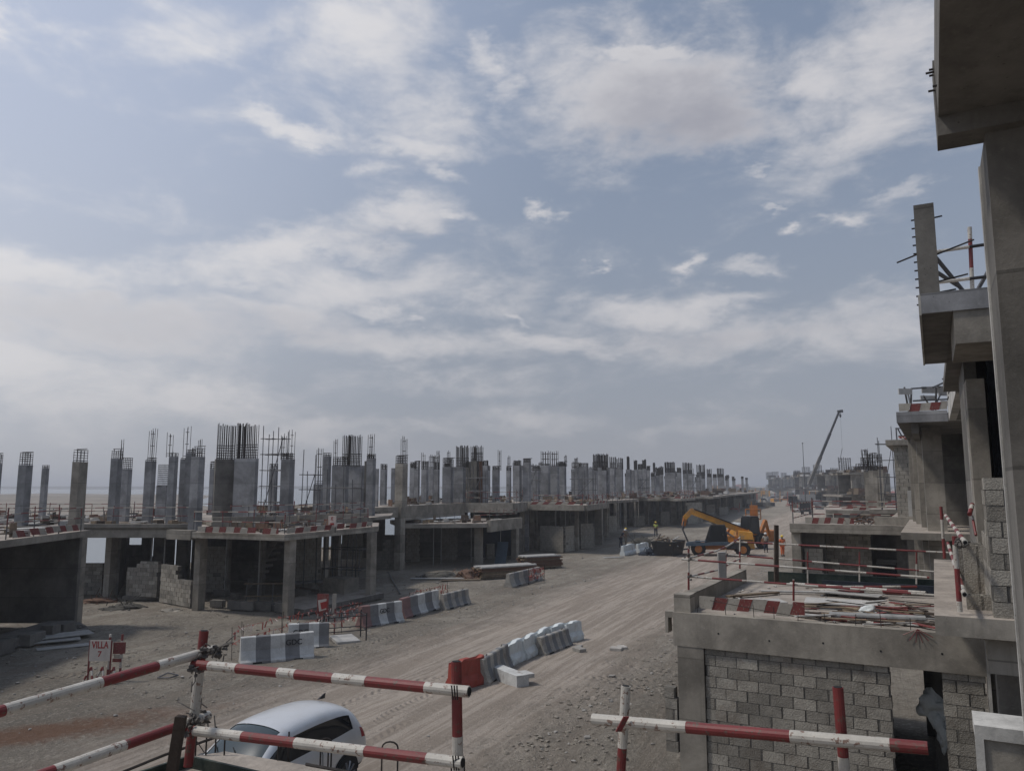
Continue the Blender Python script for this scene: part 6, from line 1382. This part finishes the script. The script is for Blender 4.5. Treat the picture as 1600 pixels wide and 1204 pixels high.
    for f, s in ((1.32, .82), (1.32, -.82), (-1.28, .82), (-1.28, -.82)):
        c = P(f, s, .335); sg = 1 if s > 0 else -1; w = thing_part(t, c)
        ty = part(MB().tube(c-v__*.11, c+v__*.11, .335, 28), 'tyre', w, 'black'); 
        part(MB().tube(c+v__*sg*.09, c+v__*sg*.114, .235, 24, r2=.225), 'rim', w, 'blackmetal')
        sb = MB()
        for k in range(10):
            a = k*math.pi/5; dd = u_*math.cos(a)+Vector((0,0,math.sin(a))); sb.beam(c+v__*sg*.12+dd*.03, c+v__*sg*.122+dd*.23, .035 if k % 2 else .05, .012)
        sb.tube(c+v__*sg*.11, c+v__*sg*.13, .05, 12); part(sb, 'spokes', w, 'alloy')
        ar = MB()   # dark wheel arch lining, just proud of the body
        for k in range(13):
            a0, a1 = math.pi*(k/13), math.pi*((k+1)/13)
            q = lambda a, rr_: c+v__*sg*.082+u_*math.cos(a)*rr_+Vector((0,0,math.sin(a)*rr_-.02)); ar.quad(q(a0, .33), q(a1, .33), q(a1, .41), q(a0, .41))
        o = part(ar, 'wheel_arch', t, 'black')
    for s in (-1, 1):
        c = P(.86, s*.98, 1.0); part(MB().blob(c, .1, 0, 4, 2, (1.1, .8, .75), 0), 'wing_mirror', t, 'blackmetal', smooth=True); part(MB().tube(P(.9, s*.84, .96), c, .03, 6), 'mirror_arm', t, 'blackmetal')
        for f in (-.75, .25): part(MB().beam(P(f-.1, s*.915, .84), P(f+.1, s*.915, .84), .03, .03), 'door_handle', t, 'car')
        part(MB().path([P(-.5, s*.903, .3), P(-.5, s*.912, .66), P(-.5, s*.905, .9), P(-.5, s*.87, .98)], .006, 4), 'door_seam', t, 'black')
        part(MB().path([P(.62, s*.885, .32), P(.66, s*.905, .66), P(.62, s*.90, .88)], .006, 4), 'door_seam', t, 'black')
    part(MB().hexa([P(-1.62, -.02, 1.60), P(-1.62, .02, 1.60), P(-1.40, .02, 1.62), P(-1.40, -.02, 1.62), P(-1.66, -.008, 1.70), P(-1.66, .008, 1.70), P(-1.60, .008, 1.69), P(-1.60, -.008, 1.69)]), 'fin_aerial', t, 'blackmetal')
    part(MB().box(P(1.22, -.2, 1.115), (.3, .2, .01), az), 'windscreen_paper', t, 'ply')
    part(MB().path([P(1.27, .1, 1.12), P(.95, .55, 1.31)], .01, 4), 'wiper', t, 'black'); part(MB().path([P(1.27, -.4, 1.11), P(1.0, .05, 1.33)], .01, 4), 'wiper', t, 'black')
def thing_part(par, c):
    o = bpy.data.objects.new('wheel', None); COL.objects.link(o); o.parent = par; o.location = Vector(c)-ORG[par.name]; ORG[o.name] = Vector(c); return o
build_suv()

# ------------------------------------------------------------------ machines
def wheel(t, c, v__, r_, w_, sg, rim='orange', n=20):
    w = thing_part(t, c)
    part(MB().tube(Vector(c)-v__*w_/2, Vector(c)+v__*w_/2, r_, n), 'tyre', w, 'black')
    u__ = Vector((-v__.y, v__.x, 0)); b = MB()
    for k in range(14):
        a = k*math.pi/7; dd = u__*math.cos(a)+Vector((0,0,math.sin(a))); b.beam(Vector(c)+dd*r_-v__*w_*.45, Vector(c)+dd*r_+v__*w_*.45, .08, .08)
    part(b, 'tread', w, 'black', kind='stuff')
    part(MB().tube(Vector(c)+v__*sg*w_*.46, Vector(c)+v__*sg*w_*.54, r_*.52, n), 'rim', w, rim)
def cab(t, P, f0, f1, s0, s1, z0, z1, sl=.2):
    c = [P(f0, s0, z0), P(f1, s0, z0), P(f1, s1, z0), P(f0, s1, z0), P(f0+sl*.3, s0+.06, z1), P(f1-sl, s0+.06, z1), P(f1-sl, s1-.06, z1), P(f0+sl*.3, s1-.06, z1)]
    o = part(MB().hexa(c), 'cab', t, 'glass_cab')
    for i in range(4): part(MB().beam(c[i], c[i+4], .09, .09), 'cab_pillar', o, 'blackmetal')
    for i in range(4):
        part(MB().beam(c[i], c[(i+1) % 4], .1, .1), 'cab_frame', o, 'blackmetal')
    top = [p+Vector((0,0,.0)) for p in c[4:]]; part(MB().hexa(top+[p+Vector((0,0,.12)) for p in top]), 'cab_roof', o, 'blackmetal')
    part(MB().hexa([P((f0+f1)/2-.25, (s0+s1)/2-.2, z0+.02), P((f0+f1)/2+.2, (s0+s1)/2-.2, z0+.02), P((f0+f1)/2+.2, (s0+s1)/2+.2, z0+.02), P((f0+f1)/2-.25, (s0+s1)/2+.2, z0+.02)]+[P((f0+f1)/2-.3, (s0+s1)/2-.2, z0+.8), P((f0+f1)/2-.1, (s0+s1)/2-.2, z0+.8), P((f0+f1)/2-.1, (s0+s1)/2+.2, z0+.8), P((f0+f1)/2-.3, (s0+s1)/2+.2, z0+.8)]), 'seat', o, 'black')
def telehandler():
    g_ = PZ(1132, 868, 0); loc = Vector((g_.x, g_.y+1, hgt(g_.x, g_.y))); az = -78; u_, v__ = dirs(az)
    P = lambda f, s, z: loc+u_*f+v__*s+Vector((0, 0, z))   # s<0 is the side towards the camera
    t = thing('telehandler', tuple(loc), 'yellow telescopic handler with cranked boom raised to the left and dark cab', 'telehandler')
    part(MB().hexa([P(-2.4,-.75,.55), P(2.3,-.75,.55), P(2.3,.75,.55), P(-2.4,.75,.55), P(-2.5,-.75,1.25), P(2.4,-.7,1.05), P(2.4,.7,1.05), P(-2.5,.75,1.25)]), 'chassis', t, 'orange')
    part(MB().hexa([P(-2.6,.2,1.0), P(.2,.2,1.0), P(.2,1.15,1.0), P(-2.6,1.15,1.0), P(-2.5,.3,1.7), P(.1,.3,1.6), P(.1,1.05,1.6), P(-2.5,1.05,1.7)]), 'engine_cover', t, 'yellow')
    part(MB().hexa([P(-2.75,-1.05,.7), P(-1.5,-1.05,.8), P(-1.5,1.05,.8), P(-2.75,1.05,.7), P(-2.6,-.9,2.05), P(-1.5,-.8,2.15), P(-1.5,.8,2.15), P(-2.6,.9,2.05)]), 'rear_body', t, 'yellow')
    part(MB().beam(P(-.6,-1.12,1.12), P(3.0,-1.12,.98), .5, .26), 'side_panel', t, 'blue'); part(MB().beam(P(1.2,-1.0,1.3), P(2.9,-1.0,1.15), .5, .06), 'front_fender', t, 'blue')
    part(MB().beam(P(-2.6,-1.0,1.42), P(-1.0,-1.0,1.42), .5, .06), 'rear_fender', t, 'blackmetal'); part(MB().beam(P(-1.5,-1.05,.9), P(-.4,-1.05,.9), .4, .5), 'fuel_tank', t, 'blackmetal')
    cab(t, P, -.5, 1.35, -1.1, -.15, 1.15, 2.55, .5)
    kn = P(2.45, .35, 3.78)
    bm = part(MB().beam(P(-2.35,.35,1.95), kn, .42, .52), 'boom', t, 'yellow')
    part(MB().beam(P(.6,.35,3.12), P(2.5,.35,3.85), .34, .4), 'inner_boom', bm, 'orange'); part(MB().beam(kn+u_*-.1+Vector((0,0,.08)), P(3.05,.35,3.15), .36, .42), 'gooseneck', bm, 'yellow'); part(MB().beam(P(3.0,.35,3.2), P(3.15,.35,2.5), .3, .3), 'boom_head', bm, 'orange')
    part(MB().tube(P(-1.2,.35,1.5), P(.9,.35,2.95), .09, 8), 'lift_cylinder', t, 'prop'); part(MB().beam(P(-2.3,.12,2.24), P(2.2,.12,3.97), .04, .1), 'hose_run', bm, 'black')
    # fork frame hanging from the head
    part(MB().path([P(3.15,.0,2.9), P(3.25,.0,2.2), P(2.95,.0,1.5), P(2.8,.0,1.1), P(2.7,.0,.55)], .07, 6).path([P(3.1,.65,2.7), P(3.2,.65,2.1), P(2.95,.65,1.4), P(2.7,.65,.8)], .06, 6), 'fork_carriage', t, 'steel')
    for s in (.0, .6): part(MB().beam(P(2.8,s,.5), P(3.9,s,.35), .14, .07), 'fork_tine', t, 'steel')
    part(MB().beam(P(3.1,-.2,1.9), P(3.1,.9,1.9), .1, .12), 'carriage_bar', t, 'steel')
    for f, s in ((1.95,-.98),(1.95,.98),(-1.75,-.98),(-1.75,.98)): wheel(t, P(f, s, .6), v__, .6, .42, -1 if s < 0 else 1)
    part(MB().box(P(-.1,-1.33,1.95), (.05,.16,.3), az), 'wing_mirror', t, 'black')
telehandler()
def backhoe():
    g_ = PZ(1190, 862, 0); loc = Vector((g_.x, g_.y+4, hgt(g_.x, g_.y))); az = 238; u_, v__ = dirs(az); P = lambda f, s, z: loc+u_*f+v__*s+Vector((0, 0, z))
    t = thing('backhoe_loader', tuple(loc), 'orange loader with tall dark cab and lowered front bucket behind the yellow boom', 'loader')
    part(MB().hexa([P(-1.6,-.7,.6), P(2.0,-.5,.6), P(2.0,.5,.6), P(-1.6,.7,.6), P(-1.6,-.7,1.3), P(2.0,-.45,1.6), P(2.0,.45,1.6), P(-1.6,.7,1.3)]), 'chassis', t, 'orange'); part(MB().hexa([P(.6,-.45,1.2), P(2.1,-.45,1.1), P(2.1,.45,1.1), P(.6,.45,1.2), P(.6,-.42,1.95), P(2.0,-.38,1.75), P(2.0,.38,1.75), P(.6,.42,1.95)]), 'bonnet', t, 'yellow')
    cab(t, P, -1.0, .35, -.6, .6, 1.2, 2.95, .2)
    for s in (-.85, .85): part(MB().beam(P(.6,s,1.6), P(1.5,s,1.9), .14, .25), 'loader_arm', t, 'orange'); part(MB().beam(P(1.5,s,1.9), P(2.5,s,.9), .14, .25), 'loader_arm', t, 'orange')
    part(MB().hexa([P(2.4,-1.1,.4), P(3.2,-1.1,.3), P(3.2,1.1,.3), P(2.4,1.1,.4), P(2.35,-1.1,1.3), P(2.75,-1.1,1.4), P(2.75,1.1,1.4), P(2.35,1.1,1.3)]), 'bucket', t, 'orange')
    part(MB().beam(P(-1.6,0,1.1), P(-2.6,0,2.6), .3, .35), 'digger_boom', t, 'orange'); part(MB().beam(P(-2.6,0,2.6), P(-3.1,0,1.0), .25, .3), 'dipper', t, 'orange')
    for f, s, r_ in ((1.5,-.85,.45),(1.5,.85,.45),(-.9,-.9,.72),(-.9,.9,.72)): wheel(t, P(f, s, r_), v__, r_, .4, -1 if s < 0 else 1)
backhoe()
a = gz(PZ(1172, 838, 0)); u_, v__ = dirs(-60)
t = thing('work_platform', (a.x, a.y, 0), 'small orange raised basket left of the tall dark cab', 'platform'); p = PD(1166, 806, 84)
part(MB().box(p+Vector((.6,0,-.3)), (1.6,1,.1), 0), 'basket_floor', t, 'orange')
for s in (-.2, .6, 1.4): part(MB().tube(p+Vector((s,-.5,-.3)), p+Vector((s,-.5,.75)), .05, 6), 'basket_post', t, 'orange')
for z in (.2, .75): part(MB().tube(p+Vector((-.2,-.5,z)), p+Vector((1.4,-.5,z)), .05, 6), 'basket_rail', t, 'orange')
part(MB().box(p+Vector((.9,.2,.5)), (.8,.5,1.3), 20), 'control_box', t, 'orange'); part(MB().beam(p+Vector((.8,.2,-.4)), p+Vector((2.4,1.5,-3.6)), .35, .4), 'arm', t, 'orange'); part(MB().box(Vector((p.x+2.6, p.y+1.6, .6)), (1.6,2.4,1.1), 20), 'base', t, 'orange')
# mobile crane far down the track
cb = PZ(1266, 788, 0); cd_ = 215.0; bp0 = PD(1264, 757, cd_); tip = PD(1311, 643, cd_)
CR = thing('mobile_crane', (bp0.x, cd_, 0), 'mobile crane with long dark telescopic boom leaning right above the far houses', 'crane')
m1 = bp0.lerp(tip, .38); m2 = bp0.lerp(tip, .7)
bo = part(MB().beam(bp0, m1, .7, .85), 'boom', CR, 'con_dark'); part(MB().beam(m1, m2, .55, .65), 'boom_section', bo, 'blackmetal'); part(MB().beam(m2, tip, .42, .5), 'boom_section', bo, 'blackmetal')
part(MB().beam(tip-Vector((.4,0,0)), tip+Vector((1.0,0,.2)), .6, .8), 'boom_head', bo, 'blackmetal')
hk = PD(1313, 649, cd_); part(MB().tube(tip+Vector((.4,0,0)), hk, .04, 4), 'rope', CR, 'steel'); part(MB().blob(hk, .45, 0, 2, 1, (.7,.7,1.3), .1), 'hook_block', CR, 'blackmetal')
lo = PD(1316, 700, cd_); part(MB().tube(hk, lo, .02, 4), 'rope', CR, 'steel'); lo2 = PD(1312, 722, cd_); part(MB().tube(lo, lo2, .08, 4), 'sling', CR, 'steel')
B0 = Vector((bp0.x, cd_, 0))
part(MB().box(B0+Vector((0,0,1.2)), (9, 2.6, 1.2), 0), 'carrier', CR, 'con_dark'); part(MB().box(B0+Vector((-1,0,2.6)), (4.5, 2.4, 1.8), 0), 'superstructure', CR, 'ply'); part(MB().box(B0+Vector((1.9,-.9,2.8)), (1.4,1,1.7), 0), 'operator_cab', CR, 'glass_cab'); part(MB().box(B0+Vector((-4.6,0,2.0)), (1.6,2.5,2.2), 0), 'driver_cab', CR, 'glass_cab'); part(MB().tube(bp0, bp0.lerp(tip,.2)-Vector((0,0,1.6)), .2, 6), 'lift_cylinder', CR, 'prop')
for x in (-3.6,-2.2,1.8,3.4): wheel(CR, B0+Vector((x,-1.2,.6)), Vector((0,1,0)), .6, .5, -1, 'black', 12)
a = PD(1257, 745, 190); e = PD(1254, 692, 190); solo(MB().tube(Vector((a.x, 190, 0)), e, .13, 6, r2=.06).blob(e, .2, 0, 1, 0), 'mast', 'steel', (a.x, 190, 0), 'thin lone mast left of the crane boom', 'mast')
# small vehicles far down the track
def pickup(px, py, az, m_, label, kind='pickup', s=1.0):
    g_ = PZ(px, py, 0); loc = Vector((g_.x, g_.y, 0)); u_, v__ = dirs(az); P = lambda f, q, z: loc+u_*f*s+v__*q*s+Vector((0,0,z*s))
    t = thing('parked_'+kind, tuple(loc), label, kind, 'vehicles far down the track')
    if kind == 'pickup':
        part(MB().hexa([P(-2.5,-.9,.5), P(2.5,-.85,.5), P(2.5,.85,.5), P(-2.5,.9,.5), P(-2.5,-.9,1.1), P(2.4,-.8,1.05), P(2.4,.8,1.05), P(-2.5,.9,1.1)]), 'body', t, m_); part(MB().hexa([P(-.7,-.85,1.1), P(1.5,-.85,1.08), P(1.5,.85,1.08), P(-.7,.85,1.1), P(-.5,-.7,1.75), P(.7,-.7,1.75), P(.7,.7,1.75), P(-.5,.7,1.75)]), 'cabin', t, 'glass')
        part(MB().hexa([P(-.5,-.72,1.75), P(.7,-.72,1.75), P(.7,.72,1.75), P(-.5,.72,1.75), P(-.45,-.66,1.82), P(.6,-.66,1.82), P(.6,.66,1.82), P(-.45,.66,1.82)]), 'roof', t, m_); ws = ((1.6,.38),(-1.6,.38))
    else:
        part(MB().box(P(-1.2,0,1.9), (2.4*s, 4.6*s, 1.5*s), az), 'load_body', t, 'sand_dark'); part(MB().box(P(2.2,0,1.7), (2.3*s, 1.7*s, 2.1*s), az), 'cab', t, m_); part(MB().box(P(3.07,0,2.1), (2.0*s,.04,.8*s), az), 'windscreen', t, 'glass'); part(MB().box(P(0,0,.85), (1.2*s, 7*s, .4*s), az), 'chassis', t, 'blackmetal'); ws = ((2.3,.5),(-1,.5),(-2.4,.5))
    for f, r_ in ws:
        for q in (-.85, .85): part(MB().tube(P(f, q-.12, r_), P(f, q+.12, r_), r_*s, 10), 'wheel', t, 'black')
    return t
pickup(1192, 786, 110, 'ply', 'pale pickup among the clutter left of the far track end'); pickup(1206, 782, 95, 'car', 'silver pickup beside the pale one in the distance'); pickup(1226, 783, 100, 'orange', 'low orange pickup at the far end of the track')
pickup(1168, 776, 60, 'white_board', 'white pickup near the last left villas'); pickup(1260, 803, 205, 'blackmetal', 'dark truck facing the camera on the track by the third garage', 'truck', .9); pickup(1225, 768, 200, 'yellow', 'yellow truck at the vanishing end of the track', 'truck'); pickup(1340, 786, 205, 'blue', 'blue cabbed truck behind the red pipe heap', 'truck', .8)
g_ = PZ(1244, 776, 0); solo(MB().blob((g_.x, g_.y, 1.3), 2.4, 0, 3, 2, (1.2,1,1), .05), 'cement_dome', 'con_cool', (g_.x, g_.y, 0), 'pale rounded tank at the far end of the track', 'tank', smooth=True)
rg = random.Random(21)
for k, (px, py, w, h, m_, lb) in enumerate([(1150,781,3,1.2,'ply','pale stack of sheets beneath the farthest villa'),(1162,787,2.5,1.0,'con','grey block stack left of the white pickup'),(1178,781,2,1.6,'orange','orange bin in the distance'),(1215,778,4,1.8,'con_cool','pale cabin by the far vehicles'),(1240,790,3,.9,'tape_red','low orange barrier row on the far track'),(1236,771,3,2.2,'yellow','yellow machine body far off'),(1147,789,2.5,.8,'wood','timber pile before the farthest villa'),(1128,800,2.2,1.0,'con','block pallet by the far left columns'),(1110,808,1.6,.9,'ply','small pale pallet behind the boom'),(1280,795,2,2.4,'con_cool','pale block cube by the dark truck'),(1200,793,1.8,.6,'con','grey slab pile in mid track'),(1185,799,1.2,.5,'wood','low timber pile by the track side')]):
    g_ = PZ(px, py, 0); t_ = Vector((g_.x, g_.y, 0)); b = MB()
    for j in range(5): b.box(t_+Vector((rg.uniform(-.3,.3)*w, rg.uniform(-.5,.5), h*(j+.5)/5)), (w*rg.uniform(.6, 1), w*.6, h/5), rg.uniform(0, 60))
    solo(b, 'material_stack', m_, tuple(t_), lb, 'stack', 'materials far down the track')
# ------------------------------------------------------------------ workers
def skin_fig(par, name, pts, edges, radii, m_, root=0, sub=1):
    me = bpy.data.meshes.new(name); me.from_pydata([tuple(Vector(p)-ORG[par.name]) for p in pts], edges, []); me.materials.append(M[m_])
    o = bpy.data.objects.new(name, me); COL.objects.link(o)
    s = o.modifiers.new('skin', 'SKIN')
    if not me.skin_vertices: me.attributes.new
    for i, r_ in enumerate(radii): me.skin_vertices[0].data[i].radius = (r_, r_) if not isinstance(r_, tuple) else r_
    me.skin_vertices[0].data[root].use_root = True
    q = o.modifiers.new('sub', 'SUBSURF'); q.levels = sub; q.render_levels = sub
    dg = bpy.context.evaluated_depsgraph_get(); ev = bpy.data.meshes.new_from_object(o.evaluated_get(dg)); bpy.data.objects.remove(o)
    ev.materials.clear(); ev.materials.append(M[m_]); ev.polygons.foreach_set('material_index', [0]*len(ev.polygons)); ev.polygons.foreach_set('use_smooth', [True]*len(ev.polygons))
    o = bpy.data.objects.new(name, ev); COL.objects.link(o); o.parent = par; ORG[o.name] = ORG[par.name]; return o
def person(px, py, az, vest, trousers, helmet, label, H=1.75, step=.12, arm=0.0, bend=0.0, grp='construction workers'):
    g_ = PZ(px, py, 0); loc = gz(g_); t = thing('person', tuple(loc), label, 'person', grp); u_, v__ = dirs(az)
    P = lambda f, s, z: loc+u_*(f+bend*max(0, z-.9))+v__*s+Vector((0,0,z*H/1.75))
    pts = [P(0,0,.95),P(0,0,1.15),P(0,0,1.38),P(0,0,1.5),P(.01,0,1.6),P(.02,0,1.68)]
    e = [(0,1),(1,2),(2,3),(3,4),(4,5)]; r_ = [(.14,.1),(.13,.1),(.15,.1),(.06,.06),(.09,.095),(.07,.075)]
    for s in (-1, 1):
        k = len(pts); st_ = step*s
        pts += [P(0,s*.18,1.42),P(.02+arm*.3,s*.24,1.15),P(.1+arm,s*.22,.92+arm*.5),P(.13+arm*1.1,s*.2,.84+arm*.6)]; e += [(2,k),(k,k+1),(k+1,k+2),(k+2,k+3)]; r_ += [.06,.045,.035,.04]
        k = len(pts); pts += [P(st_*.2,s*.1,.88),P(st_*.6+.03,s*.11,.5),P(st_,s*.12,.1),P(st_+.14,s*.12,.05)]; e += [(0,k),(k,k+1),(k+1,k+2),(k+2,k+3)]; r_ += [.09,.065,.045,.04]
    skin_fig(t, 'body', pts, e, r_, 'skin')
    vp = [P(0,0,.88),P(0,0,1.15),P(0,0,1.4)]; ve_ = [(0,1),(1,2)]; vr = [(.165,.125),(.155,.12),(.175,.125)]
    for s in (-1, 1): k = len(vp); vp += [P(0,s*.19,1.42),P(.02+arm*.3,s*.24,1.2)]; ve_ += [(2,k),(k,k+1)]; vr += [.075,.06]
    skin_fig(t, 'vest', vp, ve_, vr, vest)
    tp = [P(0,0,.93)]; te = []; tr_ = [(.16,.12)]
    for s in (-1, 1): k = len(tp); st_ = step*s; tp += [P(st_*.2,s*.1,.86),P(st_*.6+.03,s*.11,.5),P(st_,s*.12,.12)]; te += [(0,k),(k,k+1),(k+1,k+2)]; tr_ += [.105,.085,.065]
    skin_fig(t, 'trousers', tp, te, tr_, trousers)
    b = MB(); c = P(.02,0,1.69); b.blob(c, .125, 0, 0, 2, (1,1,.85), 0); b.tube(c-Vector((0,0,.03)), c-Vector((0,0,.012)), .15, 14); part(b, 'helmet', t, helmet, smooth=False)
    for s in (-1, 1): st_ = step*s; part(MB().box(P(st_+.06, s*.12, .045), (.1, .28, .1), az), 'boot', t, 'black')
    b = MB(); b.tube(P(-.005,0,1.08), P(-.005,0,1.12), .172, 10); part(b, 'reflective_band', t, 'white_board')
person(978, 851, 150, 'cloth_tan', 'cloth_tan', 'helmet_y', 'worker in tan overalls beside the dark heap at mid distance', arm=.12)
person(970, 854, 100, 'cloth_dark', 'cloth_dark', 'helmet', 'worker in dark clothes bending left of the tan dressed one', bend=.55, arm=.2)
person(1025, 837, 200, 'hiviz', 'cloth_dark', 'helmet_y', 'worker in lime vest standing alone in the open yard')
person(1197, 862, 195, 'white_board', 'cloth_dark', 'helmet', 'worker in white helmet and pale vest in front of the orange loader')
person(1223, 868, 180, 'hiviz_o', 'hiviz_o', 'helmet_y', 'worker all in orange right of the black timber post', arm=.1)
person(1236, 797, 170, 'cloth_dark', 'cloth_dark', 'helmet', 'tiny dark clad worker far off on the track')
# ------------------------------------------------------------------ thin haze in the air
def haze():
    m = bpy.data.materials.new('thin_haze'); m.use_nodes = True; t = m.node_tree; t.nodes.clear()
    v = N(t, 'ShaderNodeVolumePrincipled'); v.inputs['Density'].default_value = HAZE; v.inputs['Color'].default_value = (.93, .95, 1, 1); v.inputs['Anisotropy'].default_value = .2
    o = N(t, 'ShaderNodeOutputMaterial'); t.links.new(v.outputs[0], o.inputs['Volume']);
    b = MB().box((0, 2900, 15), (9000, 6600, 36)); me = b.mesh('haze', []); me.materials.append(m)
    ob = bpy.data.objects.new('haze', me); COL.objects.link(ob); tag(ob, kind='stuff')
    return ob
HAZE = .0007
haze()
